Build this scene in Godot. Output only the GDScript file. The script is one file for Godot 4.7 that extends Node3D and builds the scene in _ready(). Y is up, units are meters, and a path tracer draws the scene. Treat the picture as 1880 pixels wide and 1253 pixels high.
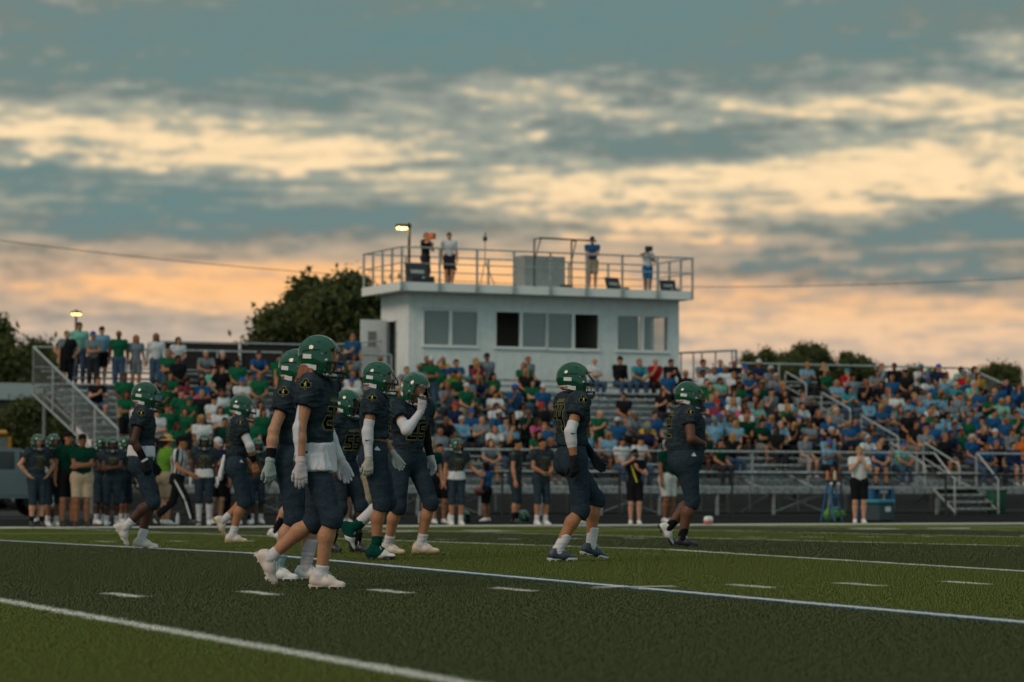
extends Node3D
# A high-school football game at dusk: players crossing the turf, the far sideline, bleachers and press box.
# x runs along the sidelines (to the right), -z runs across the field; w below is the distance across (w = -z).

const YAW := 0.4256
const EYE := Vector3(-4.2752, 0.7991, 1.2056)
var rng := RandomNumberGenerator.new()
var mats := {}
var counts := {}

func _ready() -> void:
	rng.seed = 20240907
	make_camera()
	make_sky()
	make_soft_key()
	make_materials()
	print("field"); build_field()
	print("stands"); build_bleachers(); build_press_box(); build_background()
	print("players"); build_players()
	print("sideline"); build_sideline()
	print("crowd"); build_crowd()
	print("small"); build_small_things()
	print("turf"); build_turf_blades()
	print("done ", Time.get_ticks_msec())

func make_camera() -> void:
	var cam := Camera3D.new(); cam.name = "camera"; add_child(cam)
	cam.position = EYE
	cam.rotation = Vector3(0.05127, -YAW, 0.0023)
	var at := CameraAttributesPhysical.new()
	at.frustum_focal_length = 98.73
	at.exposure_aperture = 2.8
	at.frustum_focus_distance = 22.5
	at.frustum_near = 0.1
	at.frustum_far = 3000.0
	cam.attributes = at
	cam.fov = 13.863
	cam.near = 0.1
	cam.far = 3000.0
	cam.current = true

func make_soft_key() -> void:
	# added soft key light standing for open sky; the sunset is behind the stands
	var soft_key := DirectionalLight3D.new(); soft_key.name = "soft_key"; add_child(soft_key)
	soft_key.light_energy = 0.36
	soft_key.light_color = Color(1.0, 0.88, 0.78)
	soft_key.light_angular_distance = 20.0
	soft_key.shadow_enabled = true
	soft_key.look_at_from_position(Vector3.ZERO, Vector3(0.80, -0.62, -0.28), Vector3.UP)

func make_sky() -> void:
	# dusk sky with broken cloud: teal grey sheets, cream gaps, orange low down in the west (the way the camera looks)
	var n1 := FastNoiseLite.new(); n1.seed = 11; n1.frequency = 1.0; n1.fractal_octaves = 5; n1.fractal_gain = 0.52
	var n2 := FastNoiseLite.new(); n2.seed = 37; n2.frequency = 1.0; n2.fractal_octaves = 3
	var n3 := FastNoiseLite.new(); n3.seed = 53; n3.frequency = 1.0; n3.fractal_octaves = 4; n3.fractal_gain = 0.6
	var small := sky_rows(n1, n2, n3, 768, 384, 0, 384)
	small.resize(4096, 2048, Image.INTERPOLATE_CUBIC)
	var top := 2048 / 2 - int(15.0 / 180.0 * 2048.0)
	var band := sky_rows(n1, n2, n3, 4096, 2048, top, 1024 + 8)
	small.blit_rect(band, Rect2i(0, 0, 4096, band.get_height()), Vector2i(0, top))
	var pano := PanoramaSkyMaterial.new()
	pano.panorama = ImageTexture.create_from_image(small)
	var sky := Sky.new(); sky.sky_material = pano
	var env := Environment.new()
	env.background_mode = Environment.BG_SKY
	env.sky = sky
	env.background_energy_multiplier = 1.0
	env.tonemap_mode = Environment.TONE_MAPPER_LINEAR
	env.tonemap_exposure = 1.18
	env.sdfgi_enabled = true; env.ssao_enabled = true; env.ssil_enabled = true
	var we := WorldEnvironment.new(); we.name = "environment"; we.environment = env; add_child(we)

# cloud banks and gaps: degrees right of the view, degrees up, half widths, strength (+ gap, - bank)
const BANKS := [
	[-7.6, 7.05, 3.6, 0.40, 0.75], [-9.4, 6.65, 2.0, 0.30, 0.55], [-4.5, 6.75, 2.2, 0.26, 0.45], [-9.5, 7.5, 2.4, 0.3, 0.22],
	[0.4, 8.0, 2.2, 0.42, 0.55], [-0.6, 6.0, 2.2, 0.35, 0.55], [2.8, 5.6, 3.4, 0.35, 0.8], [4.6, 6.3, 3.0, 0.35, 0.5],
	[8.8, 6.6, 2.6, 0.9, 0.85], [9.5, 7.9, 2.6, 0.5, 0.45], [5.4, 7.5, 2.2, 0.25, 0.4], [8.6, 4.75, 2.0, 0.13, 0.6],
	[-4.8, 3.95, 4.0, 0.38, 0.75], [-1.0, 4.4, 2.0, 0.5, 0.5], [-7.0, 4.5, 2.4, 0.2, 0.25], [0.8, 3.9, 3.0, 0.7, 0.45], [6.0, 3.4, 4.2, 0.35, 0.6], [9.2, 3.0, 3.0, 0.5, 0.4],
	[-7.0, 5.5, 4.2, 0.6, -0.5], [-3.2, 5.35, 2.4, 0.5, -0.4], [6.6, 4.7, 3.6, 0.42, -0.75], [9.6, 5.2, 1.8, 0.45, -0.6], [6.4, 8.6, 4.5, 0.5, -0.35],
	[-6.5, 8.9, 5.0, 0.8, -0.55], [1.6, 9.5, 4.5, 0.6, -0.6], [2.2, 7.1, 2.0, 0.3, -0.5], [7.0, 7.1, 1.4, 0.16, -0.55], [9.9, 7.25, 1.2, 0.12, -0.4], [-9.4, 3.7, 2.4, 0.5, -0.15], [4.4, 4.1, 2.2, 0.3, -0.3], [8.8, 4.1, 2.4, 0.3, -0.3], [-8.8, 6.2, 1.6, 0.14, -0.4], [4.0, 6.7, 1.4, 0.14, -0.3]]

func sky_rows(n1: FastNoiseLite, n2: FastNoiseLite, n3: FastNoiseLite, wide: int, high: int, from: int, to: int) -> Image:
	var im := Image.create(wide, to - from, false, Image.FORMAT_RGBF)
	var heading := -YAW
	for y in range(from, to):
		var el: float = (0.5 - (y + 0.5) / high) * PI
		var eld := rad_to_deg(el)
		var ce := cos(el)
		var live := []
		for b in BANKS:
			if absf(eld - b[1]) < b[3] * 3.2:
				live.append(b)
		var up := clampf(eld, 0.0, 90.0)
		# cloud sheets flatten towards the horizon
		var v := 26.0 * (1.0 - exp(-up / 15.0))
		for x in wide:
			var az: float = (x + 0.5) / wide * TAU          # 0 looks to -z
			var c := Vector2(sin(az), -cos(az))
			var rel := wrapf(rad_to_deg(az + heading), -180.0, 180.0)
			var p := Vector3(c.x * 4.2, v * 0.32, c.y * 4.2)
			var warp := n2.get_noise_3dv(p * 1.3) * 0.5
			var a := n1.get_noise_3d(p.x * 1.5 + warp, p.y * 1.9 + warp * 0.6, p.z * 1.5)
			var f := n3.get_noise_3d(p.x * 6.0 + warp, p.y * 8.5 + a, p.z * 6.0)
			var s := n2.get_noise_3d(p.x * 0.7 + 9.0, p.y * 0.8, p.z * 0.7)
			var sum := 0.0
			for b in live:
				var dx: float = (rel - b[0] + warp * 2.2) / b[2]
				if absf(dx) < 3.0:
					var dy: float = (eld - b[1] + a * 0.5 + warp * 0.35 + f * 0.28) / b[3]
					sum += b[4] * exp(-0.5 * (dx * dx + dy * dy))
			var inside := clampf(1.0 - (absf(rel) - 12.0) / 10.0, 0.0, 1.0) * clampf((13.0 - eld) / 3.0, 0.0, 1.0)
			var st := n3.get_noise_3d(p.x * 2.6 + warp * 2.0 + 5.0, p.y * 7.5 + a * 1.2, p.z * 2.6)
			var puff := n1.get_noise_3d(p.x * 10.5 + warp * 1.5, p.y * 15.0 + st, p.z * 10.5 + 3.0)
			var gap := 0.335 + a * 0.40 * (1.35 - inside * 0.35) + s * 0.30 * (1.0 - inside) + sum * 0.72 + st * 0.46 + f * (0.24 + 0.24 * clampf(sum, 0.0, 1.0)) + puff * 0.46 + 0.16 * exp(-pow((eld - 3.9) / 1.2, 2.0)) * inside
			gap -= 0.12 * clampf((eld - 9.0) / 5.0, 0.0, 1.0)
			gap = clampf(gap, -0.5, 1.2)
			var west := 0.5 + 0.5 * cos(deg_to_rad(rel))
			var turn := clampf(west * 1.5 - 0.3, 0.0, 1.0)
			# banks seen edge-on low down are dark underneath; overhead the sheet is thin and lighter
			var thin := smoothstep(16.0, 42.0, up)
			var glow := exp(-pow((eld - 4.1) / 1.15, 2.0))            # the afterglow just above the horizon
			var dust := 1.0 - smoothstep(2.6, 4.2, up)               # dusty rose air below it
			var bank := Vector3(0.060, 0.130, 0.134).lerp(Vector3(0.29, 0.41, 0.41), thin)
			bank = bank.lerp(Vector3(0.21, 0.22, 0.20), glow * 0.35 * turn).lerp(Vector3(0.30, 0.27, 0.25), dust * 0.8)
			bank *= 1.0 - 0.22 * smoothstep(7.6, 9.6, eld) * (1.0 - thin)
			bank *= 1.0 + f * 0.26 + st * 0.50 + a * 0.40 + puff * 0.24 + n2.get_noise_3d(p.x * 1.4, p.y * 2.0 + 4.0, p.z * 1.4) * 0.35
			var mid := Vector3(0.29, 0.315, 0.260).lerp(Vector3(0.44, 0.53, 0.52), thin)
			mid = mid.lerp(Vector3(0.56, 0.36, 0.23), glow * 0.8 * turn).lerp(Vector3(0.52, 0.39, 0.30), dust * 0.8 * turn)
			var bright := Vector3(0.82, 0.615, 0.365).lerp(Vector3(0.85, 0.45, 0.19), glow * 0.95).lerp(Vector3(0.66, 0.44, 0.29), dust * 0.85)
			bright *= 1.0 + 0.12 * f + 0.10 * puff
			bright = Vector3(0.50, 0.60, 0.60).lerp(bright, turn)
			mid = Vector3(0.38, 0.49, 0.49).lerp(mid, turn)
			bank = Vector3(0.26, 0.38, 0.40).lerp(bank, clampf(turn + 0.2, 0.0, 1.0))
			var col := bank.lerp(mid, smoothstep(-0.22, 0.68, gap)).lerp(bright, smoothstep(0.54, 1.08, gap))
			im.set_pixel(x, y - from, Color(col.x, col.y, col.z))
	return im

# ---------------------------------------------------------------- materials
func lin(r: float, g: float, b: float) -> Color:
	return Color(r, g, b).linear_to_srgb()

func mat(key: String, c: Color, rough := 0.8, metal := 0.0) -> StandardMaterial3D:
	if mats.has(key):
		return mats[key]
	var m := StandardMaterial3D.new()
	m.resource_name = key
	m.albedo_color = c
	m.roughness = rough
	m.metallic = metal
	mats[key] = m
	return m

func noise_tex(seed_: int, freq: float, lo: Color, hi: Color, size := 512, octaves := 4, kind := FastNoiseLite.TYPE_SIMPLEX_SMOOTH) -> NoiseTexture2D:
	var n := FastNoiseLite.new(); n.seed = seed_; n.frequency = freq; n.fractal_octaves = octaves; n.noise_type = kind
	var t := NoiseTexture2D.new(); t.width = size; t.height = size; t.seamless = true; t.noise = n
	var g := Gradient.new(); g.colors = PackedColorArray([lo, hi]); g.offsets = PackedFloat32Array([0.15, 0.85])
	t.color_ramp = g
	return t

func bumps(seed_: int, freq: float, size := 512) -> NoiseTexture2D:
	return noise_tex(seed_, freq, Color.BLACK, Color.WHITE, size)

func grain(m: StandardMaterial3D, t: Texture2D, scale_: float, world := false) -> StandardMaterial3D:
	m.albedo_texture = t
	m.uv1_triplanar = true
	m.uv1_world_triplanar = world
	m.uv1_scale = Vector3.ONE * scale_
	return m

func relief(m: StandardMaterial3D, t: Texture2D, cm: float) -> StandardMaterial3D:
	m.heightmap_enabled = true
	m.heightmap_texture = t
	m.heightmap_scale = cm
	return m

# ---------------------------------------------------------------- objects
func numbered(called: String) -> String:
	var k: int = counts.get(called, 0)
	counts[called] = k + 1
	return called if k == 0 else "%s_%03d" % [called, k]

func tag(o: Node3D, label: String, category: String, group := "", kind := "") -> Node3D:
	if label: o.set_meta("label", label)
	if category: o.set_meta("category", category)
	if group: o.set_meta("group", group)
	if kind: o.set_meta("kind", kind)
	return o

func thing(called: String, label: String, category: String, at := Vector3.ZERO, turn := 0.0, group := "") -> Node3D:
	var o := Node3D.new(); o.name = numbered(called); add_child(o)
	o.position = at; o.rotation.y = turn
	tag(o, label, category, group)
	return o

func part(called: String, mesh: Mesh, m: Material, parent: Node3D, at := Vector3.ZERO) -> MeshInstance3D:
	var o := MeshInstance3D.new(); o.name = numbered(called) if parent == self else called
	o.mesh = mesh
	o.material_override = m
	parent.add_child(o, true)
	o.position = at
	return o

func solo(called: String, mesh: Mesh, m: Material, label: String, category: String, at := Vector3.ZERO, group := "") -> MeshInstance3D:
	var o := part(called, mesh, m, self, at)
	tag(o, label, category, group)
	return o

func ground_part(called: String, mesh: Mesh, m: Material) -> MeshInstance3D:
	var o := part(called, mesh, m, self)
	o.set_meta("kind", "structure")
	return o

# ---------------------------------------------------------------- mesh building
class Shape:
	var v := PackedVector3Array()
	var n := PackedVector3Array()
	var uv := PackedVector2Array()
	var c := PackedColorArray()
	var i := PackedInt32Array()

	func quad(a: Vector3, b: Vector3, cc: Vector3, d: Vector3) -> Shape:
		# corners anticlockwise as seen from outside; stored clockwise for Godot
		var nn := (b - a).cross(d - a).normalized()
		var k := v.size()
		v.append_array(PackedVector3Array([a, b, cc, d]))
		n.append_array(PackedVector3Array([nn, nn, nn, nn]))
		uv.append_array(PackedVector2Array([Vector2(0, 1), Vector2(1, 1), Vector2(1, 0), Vector2(0, 0)]))
		i.append_array(PackedInt32Array([k, k + 2, k + 1, k, k + 3, k + 2]))
		return self

	func box(lo: Vector3, hi: Vector3, t := Transform3D()) -> Shape:
		var p := []
		for k in 8:
			p.append(t * Vector3(hi.x if k & 1 else lo.x, hi.y if k & 2 else lo.y, hi.z if k & 4 else lo.z))
		quad(p[4], p[5], p[7], p[6]); quad(p[1], p[0], p[2], p[3])
		quad(p[5], p[1], p[3], p[7]); quad(p[0], p[4], p[6], p[2])
		quad(p[6], p[7], p[3], p[2]); quad(p[0], p[1], p[5], p[4])
		return self

	func bevel(lo: Vector3, hi: Vector3, r: float, t := Transform3D()) -> Shape:
		# a box with chamfered edges
		var mid := (lo + hi) / 2.0
		var h := (hi - lo) / 2.0
		for ax in 3:
			for s in [-1.0, 1.0]:
				var u := (ax + 1) % 3
				var w := (ax + 2) % 3
				var q := []
				for e in [[-1, -1], [1, -1], [1, 1], [-1, 1]]:
					var x := mid
					x[ax] += s * h[ax]; x[u] += e[0] * (h[u] - r); x[w] += e[1] * (h[w] - r)
					q.append(t * x)
				if s > 0: quad(q[0], q[1], q[2], q[3])
				else: quad(q[3], q[2], q[1], q[0])
		for ax in 3:
			var u := (ax + 1) % 3
			var w := (ax + 2) % 3
			for su in [-1.0, 1.0]:
				for sw in [-1.0, 1.0]:
					var q := []
					for e in [[-1, 0], [1, 0], [1, 1], [-1, 1]]:
						var x := mid
						x[ax] += e[0] * (h[ax] - r)
						x[u] += su * (h[u] - (r if e[1] == 1 else 0.0))
						x[w] += sw * (h[w] - (0.0 if e[1] == 1 else r))
						q.append(t * x)
					if su * sw > 0: quad(q[3], q[2], q[1], q[0])
					else: quad(q[0], q[1], q[2], q[3])
		return self

	func tube(pts: Array, r, sides := 8, closed := false) -> Shape:
		# r: one radius or one for each point
		var cnt := pts.size()
		var base := v.size()
		var prev := Vector3.ZERO
		for k in cnt:
			var a: Vector3 = pts[(k - 1 + cnt) % cnt] if closed else pts[maxi(k - 1, 0)]
			var b: Vector3 = pts[(k + 1) % cnt] if closed else pts[mini(k + 1, cnt - 1)]
			var d := (b - a).normalized()
			var u := prev - d * prev.dot(d)
			if u.length() < 0.01:
				u = d.cross(Vector3.UP if absf(d.y) < 0.9 else Vector3.RIGHT)
			u = u.normalized(); prev = u
			var w := d.cross(u)
			var rad: float = r[k] if r is Array else r
			for s in sides:
				var dir := u * cos(TAU * s / sides) + w * sin(TAU * s / sides)
				v.append(pts[k] + dir * rad); n.append(dir); uv.append(Vector2(float(s) / sides, k))
		for k in (cnt if closed else cnt - 1):
			for s in sides:
				var a := base + k * sides + s
				var b := base + k * sides + (s + 1) % sides
				var a2 := base + ((k + 1) % cnt) * sides + s
				var b2 := base + ((k + 1) % cnt) * sides + (s + 1) % sides
				i.append_array(PackedInt32Array([a, a2, b, b, a2, b2]))
		if not closed:
			for e in 2:
				var at := 0 if e == 0 else cnt - 1
				var nn: Vector3 = (pts[0] - pts[1] if e == 0 else pts[cnt - 1] - pts[cnt - 2]).normalized()
				var k0 := v.size()
				for s in sides:
					v.append(v[base + at * sides + s]); n.append(nn); uv.append(Vector2.ZERO)
				for s in range(1, sides - 1):
					i.append_array(PackedInt32Array([k0, k0 + s, k0 + s + 1] if e == 0 else [k0, k0 + s + 1, k0 + s]))
		return self

	func prism(poly: PackedVector2Array, depth: float, t := Transform3D()) -> Shape:
		# an outline in x and y (anticlockwise), from z = 0 to z = depth
		var tri := Geometry2D.triangulate_polygon(poly)
		for e in 2:
			var k0 := v.size()
			for p in poly:
				v.append(t * Vector3(p.x, p.y, depth if e else 0.0)); n.append(t.basis * Vector3(0, 0, 1 if e else -1)); uv.append(p)
			for k in range(0, tri.size(), 3):
				var a := poly[tri[k]]; var b := poly[tri[k + 1]]; var d := poly[tri[k + 2]]
				var ccw := (b - a).cross(d - a) > 0.0
				if ccw == (e == 1): i.append_array(PackedInt32Array([k0 + tri[k], k0 + tri[k + 2], k0 + tri[k + 1]]))
				else: i.append_array(PackedInt32Array([k0 + tri[k], k0 + tri[k + 1], k0 + tri[k + 2]]))
		for k in poly.size():
			var a := poly[k]; var b := poly[(k + 1) % poly.size()]
			quad(t * Vector3(a.x, a.y, 0), t * Vector3(b.x, b.y, 0), t * Vector3(b.x, b.y, depth), t * Vector3(a.x, a.y, depth))
		return self

	func ball(at: Vector3, r: Vector3, rings := 8, sides := 12, basis := Basis()) -> Shape:
		var k0 := v.size()
		for a in rings + 1:
			for b in sides:
				var th := PI * a / rings
				var ph := TAU * b / sides
				var d := Vector3(sin(th) * cos(ph), cos(th), sin(th) * sin(ph))
				v.append(at + basis * (d * r)); n.append((basis * (d / r)).normalized()); uv.append(Vector2(float(b) / sides, float(a) / rings))
		for a in rings:
			for b in sides:
				var p := k0 + a * sides + b
				var q := k0 + a * sides + (b + 1) % sides
				i.append_array(PackedInt32Array([p, p + sides, q, q, p + sides, q + sides]))
		return self

	func add(o: Shape, t := Transform3D()) -> Shape:
		var k0 := v.size()
		for p in o.v: v.append(t * p)
		for p in o.n: n.append((t.basis * p).normalized())
		uv.append_array(o.uv)
		while uv.size() < v.size(): uv.append(Vector2.ZERO)
		for k in o.i: i.append(k0 + k)
		return self

	func mesh() -> ArrayMesh:
		var m := ArrayMesh.new()
		if i.is_empty(): return m
		var a := []; a.resize(Mesh.ARRAY_MAX)
		a[Mesh.ARRAY_VERTEX] = v; a[Mesh.ARRAY_NORMAL] = n; a[Mesh.ARRAY_INDEX] = i
		if uv.size() == v.size(): a[Mesh.ARRAY_TEX_UV] = uv
		if c.size() == v.size(): a[Mesh.ARRAY_COLOR] = c
		m.add_surface_from_arrays(Mesh.PRIMITIVE_TRIANGLES, a)
		return m

func box_mesh(lo: Vector3, hi: Vector3) -> ArrayMesh:
	return Shape.new().box(lo, hi).mesh()

func tube_mesh(pts: Array, r, sides := 8) -> ArrayMesh:
	return Shape.new().tube(pts, r, sides).mesh()

# ---------------------------------------------------------------- shared materials
func make_materials() -> void:
	var metal := grain(mat("galvanised", lin(0.48, 0.51, 0.50), 0.5, 0.4), noise_tex(5, 0.02, Color(0.72, 0.72, 0.72), Color(1, 1, 1)), 0.9)
	metal.metallic_specular = 0.5
	grain(mat("aluminium_plank", lin(0.54, 0.56, 0.55), 0.55, 0.35), noise_tex(6, 0.015, Color(0.68, 0.69, 0.68), Color(1, 1, 1)), 0.6)
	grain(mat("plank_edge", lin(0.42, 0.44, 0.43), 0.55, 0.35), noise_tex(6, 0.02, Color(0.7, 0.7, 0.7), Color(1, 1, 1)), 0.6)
	mat("black_metal", lin(0.012, 0.012, 0.013), 0.5)
	mat("dark_steel", lin(0.06, 0.06, 0.058), 0.55, 0.4)
	relief(grain(mat("asphalt", lin(0.022, 0.022, 0.023), 0.9), noise_tex(9, 0.05, Color(0.6, 0.6, 0.6), Color(1.2, 1.2, 1.2)), 0.8, true), bumps(10, 0.2), 0.4)
	relief(grain(mat("gravel", lin(0.045, 0.043, 0.04), 0.95), noise_tex(12, 0.12, Color(0.5, 0.5, 0.5), Color(1, 1, 1)), 1.1, true), bumps(13, 0.2), 1.0)
	grain(mat("far_ground", lin(0.06, 0.07, 0.035), 0.95), noise_tex(14, 0.03, Color(0.6, 0.65, 0.55), Color(1, 1, 1)), 0.05, true)
	var turf := noise_tex(15, 0.09, Color(0.80, 0.81, 0.78), Color(1, 1, 1), 1024, 5)
	relief(grain(mat("turf_light", lin(0.124, 0.142, 0.036), 0.95), turf, 0.35, true), bumps(16, 0.25), 0.08)
	relief(grain(mat("turf_dark", lin(0.082, 0.094, 0.040), 0.95), turf, 0.35, true), bumps(16, 0.25), 0.08)
	grain(mat("line_paint", lin(0.70, 0.68, 0.62), 0.9), noise_tex(17, 0.08, Color(0.72, 0.72, 0.7), Color(1, 1, 1)), 0.9, true)
	mat("line_blue", lin(0.016, 0.09, 0.22), 0.9)
	for k in ["turf_light", "turf_dark", "line_paint", "line_blue", "asphalt", "far_ground"]:
		mats[k].metallic_specular = 0.12
	var siding := grain(mat("white_siding", lin(0.72, 0.75, 0.73), 0.6), noise_tex(18, 0.01, Color(0.95, 0.955, 0.95), Color(1, 1, 1)), 0.5)
	siding.metallic_specular = 0.3
	mat("white_trim", lin(0.70, 0.72, 0.69), 0.5)
	mat("room_wall", lin(0.25, 0.23, 0.20), 0.8)
	var glass := mat("window_glass", Color(0.55, 0.6, 0.58, 0.42), 0.06)
	glass.transparency = BaseMaterial3D.TRANSPARENCY_ALPHA
	mat("blind", lin(0.20, 0.21, 0.19), 0.85)
	var mesh := mat("chain_link", Color(0.42, 0.45, 0.44, 0.26), 0.6)
	mesh.transparency = BaseMaterial3D.TRANSPARENCY_ALPHA
	var dark_mesh := mat("dark_chain_link", Color(0.04, 0.045, 0.04, 0.12), 0.6)
	dark_mesh.transparency = BaseMaterial3D.TRANSPARENCY_ALPHA
	grain(mat("windscreen", lin(0.032, 0.024, 0.021), 0.9), noise_tex(19, 0.03, Color(0.7, 0.7, 0.7), Color(1, 1, 1)), 0.6)
	relief(grain(mat("bark", lin(0.05, 0.038, 0.028), 0.95), noise_tex(20, 0.06, Color(0.5, 0.5, 0.5), Color(1, 1, 1)), 1.0), bumps(21, 0.08), 2.0)
	for k in 3:
		var leaf := mat("leaf_%d" % k, [lin(0.052, 0.066, 0.022), lin(0.066, 0.072, 0.022), lin(0.044, 0.058, 0.024)][k], 0.7)
		leaf.backlight_enabled = true
		leaf.backlight = lin(0.05, 0.055, 0.012)
		leaf.metallic_specular = 0.25
	var lamp := mat("lamp_glow", lin(1, 0.8, 0.45), 0.5)
	lamp.emission_enabled = true; lamp.emission = Color(1.0, 0.80, 0.42); lamp.emission_energy_multiplier = 5.0

# ---------------------------------------------------------------- field
const CROWN := 0.1443
const HALF := 24.4
const YARD5 := 4.572

func crown(w: float) -> float:
	if w <= 0.0 or w >= 48.8: return 0.0
	return CROWN * (1.0 - pow(absf(w - HALF) / HALF, 0.9133))

func sheet(x0: float, x1: float, w0: float, w1: float, lift: float, step := 0.6) -> ArrayMesh:
	# a sheet that follows the crown of the field
	var s := Shape.new()
	var n := maxi(1, int(ceil((w1 - w0) / step)))
	for k in n + 1:
		var w := lerpf(w0, w1, float(k) / n)
		var y := crown(w) + lift - 0.008      # the fibres stand above the backing
		var nn := Vector3(0, 0.1, crown(w + 0.1) - crown(w)).normalized()
		s.v.append_array(PackedVector3Array([Vector3(x0, y, -w), Vector3(x1, y, -w)]))
		s.n.append_array(PackedVector3Array([nn, nn]))
		s.uv.append_array(PackedVector2Array([Vector2(0, k), Vector2(1, k)]))
		if k:
			var a := k * 2 - 2
			s.i.append_array(PackedInt32Array([a, a + 2, a + 1, a + 1, a + 2, a + 3]))
	return s.mesh()

func build_field() -> void:
	var far := Shape.new().quad(Vector3(-1500, -0.03, 1500), Vector3(1500, -0.03, 1500), Vector3(1500, -0.03, -2000), Vector3(-1500, -0.03, -2000))
	ground_part("ground", far.mesh(), mats.far_ground)
	for k in range(-5, 13):
		# band k lies between yard lines k and k + 1; they alternate dark and light
		ground_part("turf_band", sheet(k * YARD5, (k + 1) * YARD5, -8.0, 51.3, 0.0), mats.turf_dark if posmod(k, 2) == 0 else mats.turf_light)
	for k in range(-4, 13):
		var x := k * YARD5
		if k == 1:
			ground_part("yard_line_border", sheet(x - 0.13, x + 0.13, 0.0, 48.77, 0.004), mats.line_blue)
		ground_part("yard_line", sheet(x - 0.055, x + 0.055, 0.0, 48.77, 0.008 if k == 1 else 0.004), mats.line_paint)
	for w in [16.26, 32.5]:
		for k in range(-12, 50):
			if posmod(k, 5) == 0: continue
			ground_part("hash_mark", sheet(k * 0.9144 - 0.05, k * 0.9144 + 0.05, w - 0.30, w + 0.30, 0.004), mats.line_paint)
	for k in range(-12, 50):
		if posmod(k, 5) != 0:
			ground_part("sideline_tick", sheet(k * 0.9144 - 0.05, k * 0.9144 + 0.05, 47.9, 48.5, 0.004), mats.line_paint)
	ground_part("hash_cross", sheet(YARD5 - 0.30, YARD5 + 0.32, 16.21, 16.31, 0.0125), mats.line_paint)
	ground_part("sideline_border", sheet(-25, 60, 48.77, 50.3, 0.005), mats.line_paint)
	# yard numbers, read from the far sideline
	var digits := {-1: "10", 1: "20", 3: "30", 5: "40", 7: "50"}
	for k in digits:
		for e in 2:
			var t := TextMesh.new(); t.text = digits[k][e]; t.font_size = 160; t.pixel_size = 0.0118; t.depth = 0.004
			var f := SystemFont.new(); f.font_names = PackedStringArray(["Droid Sans"]); f.font_weight = 700
			t.font = f
			var o := part("field_number", t, mats.line_paint, self)
			o.set_meta("kind", "structure")
			o.position = Vector3(k * YARD5 + (0.85 if e == 0 else -0.85), crown(41.3) + 0.001, -41.3)
			o.rotation = Vector3(-PI / 2 + 0.0059, PI, 0.0)
	ground_part("running_track", box_mesh(Vector3(-40, -0.2, -62.5), Vector3(75, -0.003, -51.3)), mats.asphalt)
	ground_part("gravel_bed", box_mesh(Vector3(-40, -0.2, -80), Vector3(75, -0.006, -62.5)), mats.gravel)
	ground_part("parking_lot", box_mesh(Vector3(-60, -0.2, -240), Vector3(160, -0.010, -80)), mats.asphalt)

# ---------------------------------------------------------------- stands
const ROWS := 15
const RUN := 0.61
const RISE := 0.2
const DECK := 0.78
const FRONT := 66.0        # front edge of the walkway
const ROW0 := 67.25        # front of the first foot plank
const LEFT := 16.3
const RIGHT := 47.95
const AISLE := [39.35, 40.55]

func foot_y(r: float) -> float: return DECK + RISE * r
func seat_y(r: float) -> float: return DECK + RISE * r + 0.42
func row_w(r: float) -> float: return ROW0 + RUN * r

func rail_run(parent: Node3D, pts: Array, r := 0.024) -> void:
	part("rail", tube_mesh(pts, r, 8), mats.galvanised, parent)

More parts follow.
